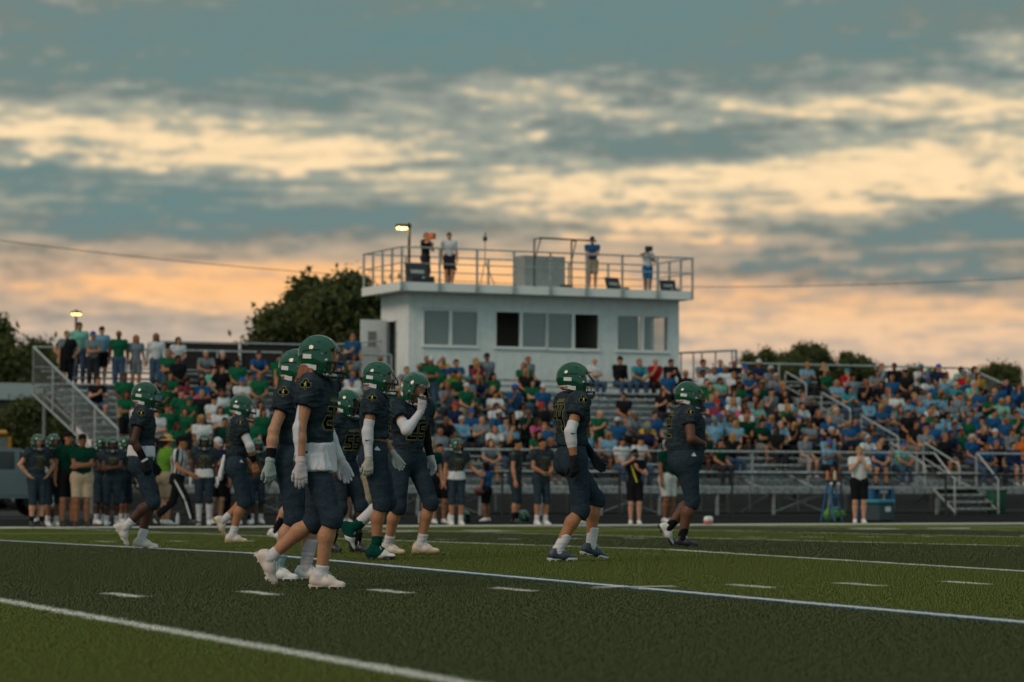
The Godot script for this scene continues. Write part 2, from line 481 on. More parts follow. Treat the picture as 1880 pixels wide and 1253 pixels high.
func build_bleachers() -> void:
	var b := thing("bleachers", "long aluminium bleachers with guard rails behind the far sideline", "bleachers", Vector3(0, 0, 0))
	var spans := [[LEFT, 23.0], [23.0, 31.0], [31.0, AISLE[0]], [AISLE[1], RIGHT]]
	# walkway
	for s in [[LEFT, 24.0], [24.0, 32.0], [32.0, AISLE[0] - 0.1], [AISLE[1] + 0.1, RIGHT]]:
		part("walkway_plank", box_mesh(Vector3(s[0] + 0.004, DECK - 0.05, -FRONT - 0.60), Vector3(s[1] - 0.004, DECK, -FRONT - 0.0)), mats.aluminium_plank, b)
		part("walkway_plank", box_mesh(Vector3(s[0] + 0.004, DECK - 0.05, -ROW0 + 0.005), Vector3(s[1] - 0.004, DECK, -FRONT - 0.61)), mats.aluminium_plank, b)
		part("fascia", box_mesh(Vector3(s[0] + 0.004, DECK - 0.20, -FRONT + 0.001), Vector3(s[1] - 0.004, DECK - 0.052, -FRONT + 0.03)), mats.plank_edge, b)
	part("walkway_plank", box_mesh(Vector3(AISLE[0] - 0.09, DECK - 0.05, -ROW0 + 0.005), Vector3(AISLE[1] + 0.09, DECK, -FRONT - 0.02)), mats.aluminium_plank, b)
	for r in ROWS:
		var w := row_w(r)
		var y := foot_y(r)
		for s in spans:
			part("foot_plank", box_mesh(Vector3(s[0] + 0.004, y - 0.045, -w - 0.30), Vector3(s[1] - 0.004, y, -w)), mats.aluminium_plank, b)
			part("riser", box_mesh(Vector3(s[0] + 0.004, y - RISE + 0.005, -w - 0.03), Vector3(s[1] - 0.004, y - 0.047, -w - 0.004)), mats.plank_edge, b)
			part("seat_plank", Shape.new().bevel(Vector3(s[0] + 0.004, y + 0.37, -w - 0.61), Vector3(s[1] - 0.004, y + 0.42, -w - 0.36), 0.008).mesh(), mats.aluminium_plank, b)
		part("aisle_step", box_mesh(Vector3(AISLE[0] + 0.01, y - 0.045, -w - 0.608), Vector3(AISLE[1] - 0.01, y, -w)), mats.aluminium_plank, b)
		part("aisle_riser", box_mesh(Vector3(AISLE[0] + 0.01, y - RISE + 0.002, -w - 0.02), Vector3(AISLE[1] - 0.01, y - 0.047, -w + 0.004)), mats.plank_edge, b)
	var top_w := row_w(ROWS)
	var top_y := foot_y(ROWS - 1)
	for s in [[LEFT, 27.6], [37.4, RIGHT]]:
		part("foot_plank", box_mesh(Vector3(s[0], top_y - 0.045, -top_w - 0.9), Vector3(s[1], top_y, -top_w - 0.01)), mats.aluminium_plank, b)
	# frames below: front posts, slanted stringers, rear posts, cross braces
	var x := LEFT + 0.2
	var k := 0
	while x < RIGHT:
		part("post", box_mesh(Vector3(x - 0.035, 0.0, -FRONT - 0.08), Vector3(x + 0.035, DECK - 0.055, -FRONT - 0.012)), mats.galvanised, b)
		part("post", box_mesh(Vector3(x - 0.035, 0.0, -top_w - 0.4), Vector3(x + 0.035, top_y - 0.1, -top_w - 0.32)), mats.galvanised, b)
		part("post", box_mesh(Vector3(x - 0.03, 0.0, -row_w(7.5)), Vector3(x + 0.03, foot_y(7) - 0.15, -row_w(7.5) + 0.06)), mats.galvanised, b)
		part("stringer", tube_mesh([Vector3(x, DECK - 0.22, -FRONT - 0.2), Vector3(x, top_y - 0.3, -top_w - 0.3)], 0.04, 6), mats.galvanised, b)
		if k % 3 == 1:
			part("brace", tube_mesh([Vector3(x, 0.06, -FRONT - 0.13), Vector3(x + 1.76, DECK - 0.14, -FRONT - 0.13)], 0.02, 6), mats.galvanised, b)
			part("brace", tube_mesh([Vector3(x, DECK - 0.14, -FRONT - 0.18), Vector3(x + 1.76, 0.06, -FRONT - 0.18)], 0.02, 6), mats.galvanised, b)
			part("brace", tube_mesh([Vector3(x, 0.06, -FRONT - 1.9), Vector3(x + 1.76, 1.0, -FRONT - 1.9)], 0.02, 6), mats.galvanised, b)
		elif k % 3 == 2:
			part("brace", tube_mesh([Vector3(x, 0.10, -FRONT - 2.4), Vector3(x + 1.76, 0.75, -FRONT - 2.4)], 0.02, 6), mats.galvanised, b)
		x += 1.76; k += 1
	# front guard rail
	for s in [[LEFT + 3.0, AISLE[0] - 0.1], [AISLE[1] + 0.1, RIGHT]]:
		rail_run(b, [Vector3(s[0], 1.72, -FRONT + 0.05), Vector3(s[1], 1.72, -FRONT + 0.05)], 0.03)
		var px: float = s[0]
		while px <= s[1] + 0.01:
			part("rail_post", box_mesh(Vector3(px - 0.025, DECK - 0.2, -FRONT + 0.032), Vector3(px + 0.025, 1.70, -FRONT + 0.075)), mats.galvanised, b)
			px += 1.76
	# rear guard rail with posts
	for s in [[LEFT, 27.3], [38.9, RIGHT]]:
		rail_run(b, [Vector3(s[0], top_y + 1.12, -top_w - 0.86), Vector3(s[1], top_y + 1.12, -top_w - 0.86)], 0.03)
		rail_run(b, [Vector3(s[0], top_y + 0.55, -top_w - 0.86), Vector3(s[1], top_y + 0.55, -top_w - 0.86)], 0.02)
		var px: float = s[0]
		while px <= s[1] + 0.2:
			part("rail_post", tube_mesh([Vector3(px, top_y, -top_w - 0.86), Vector3(px, top_y + 1.12, -top_w - 0.86)], 0.03, 8), mats.galvanised, b)
			px += (s[1] - s[0]) / (4.0 if s[0] < 20 else 5.0)
	# end guards follow the slope
	for ex in [LEFT, RIGHT]:
		var a := Vector3(ex, foot_y(2.4) + 0.95, -row_w(2.4))
		var c := Vector3(ex, top_y + 1.12, -top_w - 0.86)
		rail_run(b, [a, c], 0.032)
		rail_run(b, [a - Vector3(0, 1.15, 0), c - Vector3(0, 1.35, 0)], 0.032)
		for t in [0.0, 0.25, 0.5, 0.75, 1.0]:
			var p := a.lerp(c, t)
			part("rail_post", tube_mesh([p - Vector3(0, lerpf(1.15, 1.35, t), 0), p], 0.03, 8), mats.galvanised, b)
		var m := Shape.new().quad(a - Vector3(0, 1.15, 0), c - Vector3(0, 1.35, 0), c, a)
		part("mesh_panel", m.mesh(), mats.chain_link, b)
	# aisle hand rails: each a bent pipe loop on two legs
	for e in [[11.3, 13.4], [7.0, 9.8], [2.6, 6.0], [-1.2, 1.9]]:
		for side in ([AISLE[0] + 0.6] if e[0] > -1 else [AISLE[0] + 0.02, AISLE[1] - 0.02]):
			var lo := Vector3(side, foot_y(e[0]) if e[0] > -1 else DECK - 0.3, -row_w(e[0]) - 0.1)
			var hi := Vector3(side, foot_y(e[1]), -row_w(e[1]) - 0.1)
			var up := Vector3(0, 0.92, 0)
			var h := part("hand_rail", tube_mesh([lo, lo + up * 0.93, lo + up + (hi - lo) * 0.03, hi + up - (hi - lo) * 0.03, hi + up * 0.93, hi], 0.028, 8), mats.galvanised, b)
			part("mid_rail", tube_mesh([lo + up * 0.5, hi + up * 0.5], 0.022, 8), mats.galvanised, h)
	# entry stair from the ground to the walkway
	for s in 4:
		part("stair_tread", box_mesh(Vector3(AISLE[0] - 0.1, 0.19 * (s + 1) - 0.045, -FRONT + 0.28 * (3 - s) + 0.02), Vector3(AISLE[1] + 0.1, 0.19 * (s + 1), -FRONT + 0.28 * (4 - s))), mats.aluminium_plank, b)
	for side in [AISLE[0] - 0.12, AISLE[1] + 0.12]:
		part("stair_stringer", tube_mesh([Vector3(side, 0.05, -FRONT + 1.15), Vector3(side, DECK - 0.08, -FRONT + 0.03)], 0.035, 6), mats.galvanised, b)
		part("stair_rail", tube_mesh([Vector3(side, 0.0, -FRONT + 1.1), Vector3(side, 0.98, -FRONT + 1.1), Vector3(side, 1.72, -FRONT + 0.08)], 0.026, 8), mats.galvanised, b)
	# dark windscreen on the rear fence left of the press box
	var ws := thing("windscreen_fence", "dark brown windscreen fence along the top of the bleachers left of the press box", "fence", Vector3(0, 0, -top_w - 1.05))
	for p in [[20.0, 22.55], [22.6, 25.3]]:
		part("screen_panel", box_mesh(Vector3(p[0], 2.9, -0.012), Vector3(p[1] - 0.03, 4.93, 0.0)), mats.windscreen, ws)
	for px in [19.98, 22.57, 25.3]:
		part("post", tube_mesh([Vector3(px, 0, 0.03), Vector3(px, 5.0, 0.03)], 0.035, 8), mats.galvanised, ws)
	part("rail", tube_mesh([Vector3(19.98, 4.96, 0.03), Vector3(25.3, 4.96, 0.03)], 0.024, 8), mats.galvanised, ws)
	# landing fence beside the press box door and the railing to its right
	var lf := thing("landing_fence", "grey chain link landing fence beside the open press box door", "fence", Vector3(0, 0, -77.6))
	for px in [25.5, 26.3, 27.1]:
		part("post", tube_mesh([Vector3(px, 3.5, 0), Vector3(px, 5.12, 0)], 0.03, 8), mats.galvanised, lf)
	part("rail", tube_mesh([Vector3(25.5, 4.98, 0), Vector3(27.1, 5.14, 0)], 0.028, 8), mats.galvanised, lf)
	part("mesh_panel", box_mesh(Vector3(25.5, 3.5, -0.004), Vector3(27.1, 5.0, 0.004)), mats.chain_link, lf)
	var rf := thing("landing_railing", "tall pipe railing on the landing right of the press box", "railing", Vector3(0, 0, -77.9))
	for px in [37.5, 37.95, 38.25, 38.75, 39.35]:
		part("post", tube_mesh([Vector3(px, 3.5, 0), Vector3(px, 5.02 + (px - 37.5) * 0.06, 0)], 0.028, 8), mats.galvanised, rf)
	part("post", tube_mesh([Vector3(39.5, 3.5, 0), Vector3(39.5, 5.15, 0)], 0.045, 8), mats.galvanised, rf)
	part("rail", tube_mesh([Vector3(37.3, 5.0, 0), Vector3(39.5, 5.14, 0)], 0.035, 8), mats.galvanised, rf)
	# black chain link fence along the track
	var bf := thing("track_fence", "low black chain link fence between the track and the bleachers", "fence", Vector3(0, 0, -58.5))
	part("rail", tube_mesh([Vector3(13.0, 1.08, 0), Vector3(50, 1.08, 0)], 0.024, 8), mats.black_metal, bf)
	part("rail", tube_mesh([Vector3(13.0, 0.06, 0), Vector3(50, 0.06, 0)], 0.015, 6), mats.black_metal, bf)
	part("mesh_panel", box_mesh(Vector3(13.0, 0.06, -0.003), Vector3(50, 1.08, 0.003)), mats.dark_chain_link, bf)
	var fx := 13.4
	while fx < 50:
		part("post", tube_mesh([Vector3(fx, 0, 0.0), Vector3(fx, 1.12, 0.0)], 0.03, 8), mats.black_metal, bf)
		fx += 3.05

func window_unit(parent: Node3D, x0: float, x1: float, y0: float, y1: float, z: float, open_left: bool, open_right: bool) -> void:
	# a sliding window of two sashes
	var f := Shape.new()
	var t := 0.05
	f.box(Vector3(x0 - t, y0 - t, z - 0.05), Vector3(x1 + t, y0, z + 0.035)); f.box(Vector3(x0 - t, y1, z - 0.05), Vector3(x1 + t, y1 + t, z + 0.035))
	f.box(Vector3(x0 - t, y0, z - 0.05), Vector3(x0, y1, z + 0.035)); f.box(Vector3(x1, y0, z - 0.05), Vector3(x1 + t, y1, z + 0.035))
	var o := part("window", f.mesh(), mats.white_trim, parent)
	var mid := (x0 + x1) / 2.0
	part("sill", box_mesh(Vector3(x0 - 0.08, y0 - 0.085, z + 0.002), Vector3(x1 + 0.08, y0 - 0.052, z + 0.06)), mats.white_trim, o)
	part("mullion", box_mesh(Vector3(mid - 0.05, y0, z - 0.045), Vector3(mid + 0.05, y1, z + 0.025)), mats.white_trim, o)
	if not open_left:
		part("pane", box_mesh(Vector3(x0, y0, z - 0.024), Vector3(mid - 0.05, y1, z - 0.018)), mats.window_glass, o)
	if not open_right:
		part("pane", box_mesh(Vector3(mid + 0.05, y0, z - 0.024), Vector3(x1, y1, z - 0.018)), mats.window_glass, o)

func build_press_box() -> void:
	var z0 := -77.5
	var z1 := -79.75
	var x0 := 27.95
	var x1 := 37.22
	var y0 := 3.35
	var y1 := 6.66
	var b := thing("press_box", "white press box with sliding windows and a railed roof deck above the bleachers", "press box")
	# front wall round the window openings
	var wins := [[28.45, 30.22, 5.06, 6.10], [30.86, 32.55, 5.06, 6.12], [32.63, 34.36, 5.05, 6.12], [35.03, 36.80, 5.05, 6.11]]
	var xs := [x0]
	for w in wins: xs.append_array([w[0] - 0.05, w[1] + 0.05])
	xs.append(x1)
	var f := Shape.new()
	f.box(Vector3(x0, y0, z0 - 0.12), Vector3(x1, 5.0, z0))
	f.box(Vector3(x0, 6.17, z0 - 0.12), Vector3(x1, y1, z0))
	for k in range(0, xs.size(), 2):
		if xs[k + 1] - xs[k] > 0.02:
			f.box(Vector3(xs[k], 5.0, z0 - 0.12), Vector3(xs[k + 1], 6.17, z0))
	part("front_wall", f.mesh(), mats.white_siding, b)
	# siding ribs
	var x := x0 + 0.2
	while x < x1:
		var seg := [[y0, 4.96]]
		var free := true
		for w in wins:
			if x > w[0] - 0.1 and x < w[1] + 0.1: free = false
		if free: seg = [[y0, y1 - 0.01]]
		else: seg.append([6.21, y1 - 0.01])
		for q in seg:
			part("siding_rib", box_mesh(Vector3(x - 0.012, q[0], z0), Vector3(x + 0.012, q[1], z0 + 0.009)), mats.white_siding, b)
		x += 0.3
	for w in wins:
		var k := wins.find(w)
		window_unit(b, w[0], w[1], w[2], w[3], z0, k == 1, k == 2)
	# fourth window: right sash half open, blinds behind the left sashes
	for q in [[28.46, 30.2], [31.75, 32.5], [32.66, 33.42], [35.05, 35.85]]:
		var bl := part("blind", box_mesh(Vector3(q[0], 5.08, z0 - 0.17), Vector3(q[1], 6.12, z0 - 0.16)), mats.blind, b)
		var yy := 5.12
		while yy < 6.1:
			part("slat", box_mesh(Vector3(q[0], yy, z0 - 0.158), Vector3(q[1], yy + 0.035, z0 - 0.150)), mats.blind, bl)
			yy += 0.09
	# left side wall with the doorway, right wall, back, floor, ceiling
	var s := Shape.new()
	s.box(Vector3(x0, y0, z1), Vector3(x0 + 0.12, y1, z1 + 0.42)); s.box(Vector3(x0, y0, z1 + 1.25), Vector3(x0 + 0.12, y1, z0 - 0.121))
	s.box(Vector3(x0, 5.82, z1 + 0.42), Vector3(x0 + 0.12, y1, z1 + 1.25))
	part("side_wall", s.mesh(), mats.white_siding, b)
	var s2 := Shape.new()
	s2.box(Vector3(x1 - 0.12, y0, z1), Vector3(x1, 5.0, z0 - 0.121)); s2.box(Vector3(x1 - 0.12, 6.17, z1), Vector3(x1, y1, z0 - 0.121))
	s2.box(Vector3(x1 - 0.12, 5.0, z1), Vector3(x1, 6.17, z1 + 0.5)); s2.box(Vector3(x1 - 0.12, 5.0, z0 - 0.8), Vector3(x1, 6.17, z0 - 0.121))
	part("side_wall", s2.mesh(), mats.white_siding, b)
	var bw := Shape.new()   # the back wall has a window that lets the sunset through at the right end
	bw.box(Vector3(x0 + 0.12, y0, z1), Vector3(36.75, y1, z1 + 0.12)); bw.box(Vector3(37.0, y0, z1), Vector3(x1 - 0.12, y1, z1 + 0.12))
	bw.box(Vector3(36.75, y0, z1), Vector3(37.0, 5.2, z1 + 0.12)); bw.box(Vector3(36.75, 6.3, z1), Vector3(37.0, y1, z1 + 0.12))
	part("back_wall", bw.mesh(), mats.room_wall, b)
	part("floor", box_mesh(Vector3(x0 + 0.12, y0, z1 + 0.12), Vector3(x1 - 0.12, y0 + 0.1, z0 - 0.12)), mats.room_wall, b)
	part("counter", box_mesh(Vector3(x0 + 0.2, 4.55, z0 - 0.62), Vector3(x1 - 0.2, 4.6, z0 - 0.19)), mats.room_wall, b)
	part("partition", box_mesh(Vector3(34.55, y0 + 0.1, z1 + 0.13), Vector3(34.65, y1 - 0.01, z0 - 0.19)), mats.room_wall, b)
	for px in [x0 + 0.1, 31.0, 34.1, x1 - 0.1]:
		part("post", box_mesh(Vector3(px - 0.06, 0, z0 - 0.25), Vector3(px + 0.06, y0 - 0.002, z0 - 0.13)), mats.galvanised, b)
	# door swung open to the left, with a small window
	var d := part("door", box_mesh(Vector3(-0.85, 0, -0.022), Vector3(0, 2.38, 0.022)), mats.white_siding, b, Vector3(x0 - 0.02, 3.5, z1 + 0.50))
	d.rotation.y = 0.0
	part("door_window", box_mesh(Vector3(-0.62, 1.55, 0.0225), Vector3(-0.34, 2.02, 0.030)), mats.blind, d)
	part("door_frame", box_mesh(Vector3(x0 - 0.03, 3.45, z1 + 1.25), Vector3(x0 + 0.0, 5.85, z1 + 1.31)), mats.galvanised, b)
	# roof deck
	var rz0 := -76.8
	var rz1 := -79.95
	var rx0 := 27.38
	var rx1 := 37.36
	part("roof_deck", box_mesh(Vector3(rx0 + 0.03, y1 + 0.002, rz1 + 0.03), Vector3(rx1 - 0.03, 6.885, rz0 - 0.03)), mats.white_siding, b)
	part("fascia", box_mesh(Vector3(rx0, 6.64, rz0 - 0.03), Vector3(rx1, 6.90, rz0)), mats.white_trim, b)
	part("fascia", box_mesh(Vector3(rx0, 6.64, rz1), Vector3(rx0 + 0.03, 6.90, rz0 - 0.031)), mats.white_trim, b)
	part("fascia", box_mesh(Vector3(rx1 - 0.03, 6.64, rz1), Vector3(rx1, 6.90, rz0 - 0.031)), mats.white_trim, b)
	var top := 7.95
	var mid := 7.47
	var corners := [Vector3(rx0 + 0.05, 0, rz1 + 0.05), Vector3(rx0 + 0.05, 0, rz0 + 0.03), Vector3(rx1 - 0.05, 0, rz0 + 0.03), Vector3(rx1 - 0.05, 0, rz1 + 0.05)]
	for k in 4:
		var a: Vector3 = corners[k]
		var c: Vector3 = corners[(k + 1) % 4]
		part("roof_rail", tube_mesh([a + Vector3(0, top, 0), c + Vector3(0, top, 0)], 0.026, 8), mats.galvanised, b)
		part("roof_rail", tube_mesh([a + Vector3(0, mid, 0), c + Vector3(0, mid, 0)], 0.018, 8), mats.galvanised, b)
		var n := [4, 8, 4, 7][k] as int
		for q in n:
			var p := a.lerp(c, float(q) / n)
			part("rail_post", box_mesh(p + Vector3(-0.03, 6.66, -0.025), p + Vector3(0.03, top + 0.02, 0.025)), mats.galvanised, b)
			if k == 1:
				part("post_plate", box_mesh(p + Vector3(-0.05, 6.68, 0.026), p + Vector3(0.05, 6.87, 0.036)), mats.galvanised, b)
	# gantry frame over the roof unit
	part("gantry", Shape.new().tube([Vector3(31.83, 6.9, rz0 + 0.0), Vector3(31.83, 8.35, rz0 + 0.0), Vector3(32.2, 8.42, rz0 - 0.3), Vector3(34.1, 8.40, rz0 - 0.3)], 0.03, 8).tube([Vector3(33.1, 6.9, rz0), Vector3(33.1, 8.33, rz0), Vector3(33.4, 8.38, rz0 - 0.3)], 0.03, 8).tube([Vector3(31.83, 7.6, rz0 - 0.05), Vector3(32.2, 8.42, rz0 - 0.3)], 0.022, 6).tube([Vector3(33.1, 7.6, rz0 - 0.05), Vector3(33.4, 8.38, rz0 - 0.3)], 0.022, 6).mesh(), mats.dark_steel, b)
	var ac := thing("roof_unit", "grey sheet metal air unit standing on the press box roof", "air conditioner", Vector3(32.65, 6.886, -78.2))
	var acm := grain(mat("unit_metal", lin(0.32, 0.33, 0.31), 0.42, 0.45), noise_tex(22, 0.006, Color(0.92, 0.93, 0.92), Color(1, 1, 1)), 0.7)
	part("cabinet", Shape.new().bevel(Vector3(-0.72, 0.05, -0.4), Vector3(0.72, 1.05, 0.4), 0.02).mesh(), acm, ac)
	part("seam", box_mesh(Vector3(0.18, 0.06, 0.4), Vector3(0.21, 1.04, 0.408)), acm, ac)
	part("skid", box_mesh(Vector3(-0.7, 0.0, -0.38), Vector3(0.7, 0.048, 0.38)), mats.dark_steel, ac)
	var cab := solo("coiled_cable", Shape.new().tube(coil(0.16, 9), 0.014, 6).mesh(), mats.dark_steel, "loose coil of grey cable lying on the press box roof edge", "cable", Vector3(33.0, 6.902, -76.95))
	cab.rotation.y = 0.3
	roof_case(Vector3(28.25, 6.886, -77.3), 0.0, 0.75, "large black equipment case beside the lamp post on the press box roof")
	roof_case(Vector3(35.45, 6.886, -78.3), 0.25, 0.58, "open black equipment case on the roof right of the man in khaki shorts")
	roof_case(Vector3(37.1, 6.886, -77.9), -0.2, 0.52, "tilted black equipment case at the right corner of the press box roof")
	# tripod with a camera
	var tp := thing("camera_tripod", "thin tripod with a small camera standing on the press box roof", "tripod", Vector3(30.84, 6.886, -78.3))
	for k in 3:
		var an := TAU * k / 3.0 + 0.4
		part("leg", tube_mesh([Vector3(cos(an) * 0.34, 0.0, sin(an) * 0.34), Vector3(0, 0.85, 0)], 0.014, 6), mats.black_metal, tp)
	part("column", tube_mesh([Vector3(0, 0.8, 0), Vector3(0, 1.5, 0)], 0.012, 6), mats.black_metal, tp)
	part("camera", Shape.new().bevel(Vector3(-0.05, 1.48, -0.06), Vector3(0.05, 1.62, 0.06), 0.01).mesh(), mats.black_metal, tp)
	part("microphone", tube_mesh([Vector3(0, 1.62, 0), Vector3(0.01, 1.75, 0)], 0.02, 6), mats.black_metal, tp)
	street_lamp(Vector3(28.25, 6.886, -78.2), 1.93, -0.24, "lit lamp on a black pole at the left end of the press box roof")
	street_lamp(Vector3(23.86, 0.0, -100.0), 7.25, 0.0, "lit lamp on a pole behind the top left of the bleachers")

func coil(r: float, turns: int) -> Array:
	var out := []
	for k in turns * 8:
		var a := TAU * k / 8.0
		var rr := r * (0.8 + 0.25 * sin(k * 0.37))
		out.append(Vector3(cos(a) * rr * 1.6, 0.02 + 0.006 * (k / 8.0) + 0.01 * sin(k * 1.1), sin(a) * rr * 0.6))
	return out

func roof_case(at: Vector3, turn: float, size: float, label: String) -> void:
	var o := thing("equipment_case", label, "case", at, turn, "equipment cases on the press box roof")
	var m := mat("case_black", lin(0.015, 0.015, 0.017), 0.5)
	part("case_body", Shape.new().bevel(Vector3(-size / 2, 0.0, -0.25), Vector3(size / 2, size * 0.30, 0.25), 0.02).mesh(), m, o)
	var lid := part("lid", Shape.new().bevel(Vector3(-size / 2, 0.0, -0.03), Vector3(size / 2, size * 0.62, 0.03), 0.015).mesh(), m, o, Vector3(0, size * 0.30, -0.2))
	lid.rotation.x = -0.35
	part("panel", box_mesh(Vector3(-size * 0.3, size * 0.14, 0.031), Vector3(size * 0.3, size * 0.30, 0.036)), mats.galvanised, lid)
	part("latch", box_mesh(Vector3(-0.04, size * 0.2, 0.25), Vector3(0.04, size * 0.28, 0.26)), mats.galvanised, o)

func street_lamp(at: Vector3, h: float, reach: float, label: String) -> void:
	var o := thing("street_lamp", label, "lamp", at, 0.0, "lit lamps")
	part("pole", tube_mesh([Vector3.ZERO, Vector3(0, h, 0)], 0.045, 8), mats.black_metal, o)
	var hx := reach
	part("lamp_head", Shape.new().bevel(Vector3(hx - 0.18, h - 0.14, -0.09), Vector3(maxf(hx + 0.18, 0.05), h - 0.05, 0.09), 0.02).mesh(), mats.black_metal, o)
	part("lamp_lens", Shape.new().bevel(Vector3(hx - 0.16, h - 0.195, -0.08), Vector3(hx + 0.16, h - 0.141, 0.08), 0.015).mesh(), mats.lamp_glow, o)
	var l := OmniLight3D.new(); l.name = "lamp_light"; o.add_child(l)
	l.position = Vector3(hx, h - 0.26, 0)
	l.light_color = Color(1.0, 0.8, 0.45); l.light_energy = 0.35; l.light_size = 0.12; l.omni_range = 40.0; l.omni_attenuation = 2.0; l.shadow_enabled = true

# ---------------------------------------------------------------- background
func leaf_cluster(seed_: int, n: int) -> ArrayMesh:
	# a clump of leaf-sized faces
	var r := RandomNumberGenerator.new(); r.seed = seed_
	var s := Shape.new()
	for k in n:
		var p := Vector3(r.randfn(), r.randfn(), r.randfn()) * 0.30
		var d := Vector3(r.randfn(), r.randfn() * 0.6 + 0.3, r.randfn()).normalized()
		var u := d.cross(Vector3(r.randfn(), r.randfn(), r.randfn())).normalized()
		var w := d.cross(u)
		var l := r.randf_range(0.10, 0.19)
		var b := p
		var nn := d
		var k0 := s.v.size()
		s.v.append_array(PackedVector3Array([b - u * l, b + w * l * 0.42, b + u * l, b - w * l * 0.42]))
		s.n.append_array(PackedVector3Array([nn, nn, nn, nn]))
		s.i.append_array(PackedInt32Array([k0, k0 + 1, k0 + 2, k0, k0 + 2, k0 + 3]))
	return s.mesh()

var clusters := []

func tree(called: String, label: String, at: Vector3, height: float, spread: float, seed_: int, leafm: int, bottom := 0.25, group := "trees behind the stands") -> void:
	if clusters.is_empty():
		for k in 4: clusters.append(leaf_cluster(300 + k, 46))
	var r := RandomNumberGenerator.new(); r.seed = seed_
	var o := thing(called, label, "tree", at, r.randf() * TAU, group)
	var trunk := Shape.new()
	trunk.tube([Vector3.ZERO, Vector3(0.1, height * 0.25, 0), Vector3(0.0, height * 0.55, 0.1), Vector3(0.1, height * 0.85, 0)], [height * 0.028, height * 0.022, height * 0.014, height * 0.004], 8)
	var lobes := []
	var nl := int(14 + spread * 9.0)
	for k in nl:
		var a := TAU * k / nl * 2.4 + r.randf()
		var yy := r.randf_range(bottom, 0.92)
		var prof := sin(clampf((yy - bottom + 0.12) / (1.1 - bottom), 0.0, 1.0) * PI) * 0.75 + 0.1
		var rad := spread * prof * sqrt(r.randf()) * 1.15
		var p := Vector3(cos(a) * rad, height * yy, sin(a) * rad)
		lobes.append([p, spread * r.randf_range(0.17, 0.31)])
		trunk.tube([Vector3(0.03, height * maxf(0.15, yy - 0.28), 0), p * Vector3(0.5, 1, 0.5) - Vector3(0, height * 0.08, 0), p], [height * 0.010, height * 0.006, 0.02], 5)
	for k in int(6 + spread * 2.0):
		# loose sprays that break the outline
		var a := r.randf() * TAU
		var e := r.randf_range(-0.2, 1.2)
		var p := Vector3(cos(a) * cos(e) * spread * 0.98, height * lerpf(bottom, 1.0, 0.5) + sin(e) * height * (1.0 - bottom) * 0.54, sin(a) * cos(e) * spread * 0.98)
		lobes.append([p, spread * r.randf_range(0.08, 0.15)])
		trunk.tube([Vector3(0.03, height * 0.5, 0), p], [height * 0.005, 0.015], 4)
	part("trunk", trunk.mesh(), mats.bark, o)
	# one crown: clumps of leaves set through the volume of each limb's lobe
	var per := int(clampf(spread * 16.0, 36.0, 90.0))
	for c in 2:
		var mm := MultiMesh.new(); mm.transform_format = MultiMesh.TRANSFORM_3D
		mm.mesh = clusters[(seed_ + c) % 4]
		var buf := PackedFloat32Array()
		for l in lobes:
			for k in per / 2:
				var d: Vector3 = Vector3(r.randfn(), r.randfn(), r.randfn()).normalized() * pow(r.randf(), 0.4) * l[1]
				d.y *= 0.8
				var p: Vector3 = l[0] + d
				var sc := r.randf_range(0.7, 1.25) * clampf(spread * 0.24, 0.55, 1.25)
				var bs := Basis.from_euler(Vector3(r.randf() * TAU, r.randf() * TAU, r.randf() * TAU)) * sc
				buf.append_array(PackedFloat32Array([bs.x.x, bs.y.x, bs.z.x, p.x, bs.x.y, bs.y.y, bs.z.y, p.y, bs.x.z, bs.y.z, bs.z.z, p.z]))
		mm.instance_count = buf.size() / 12
		mm.buffer = buf
		var mi := MultiMeshInstance3D.new(); mi.name = "crown"; mi.multimesh = mm; mi.material_override = mats["leaf_%d" % ((leafm + c) % 3)]
		mi.set_meta("kind", "stuff")
		o.add_child(mi, true)

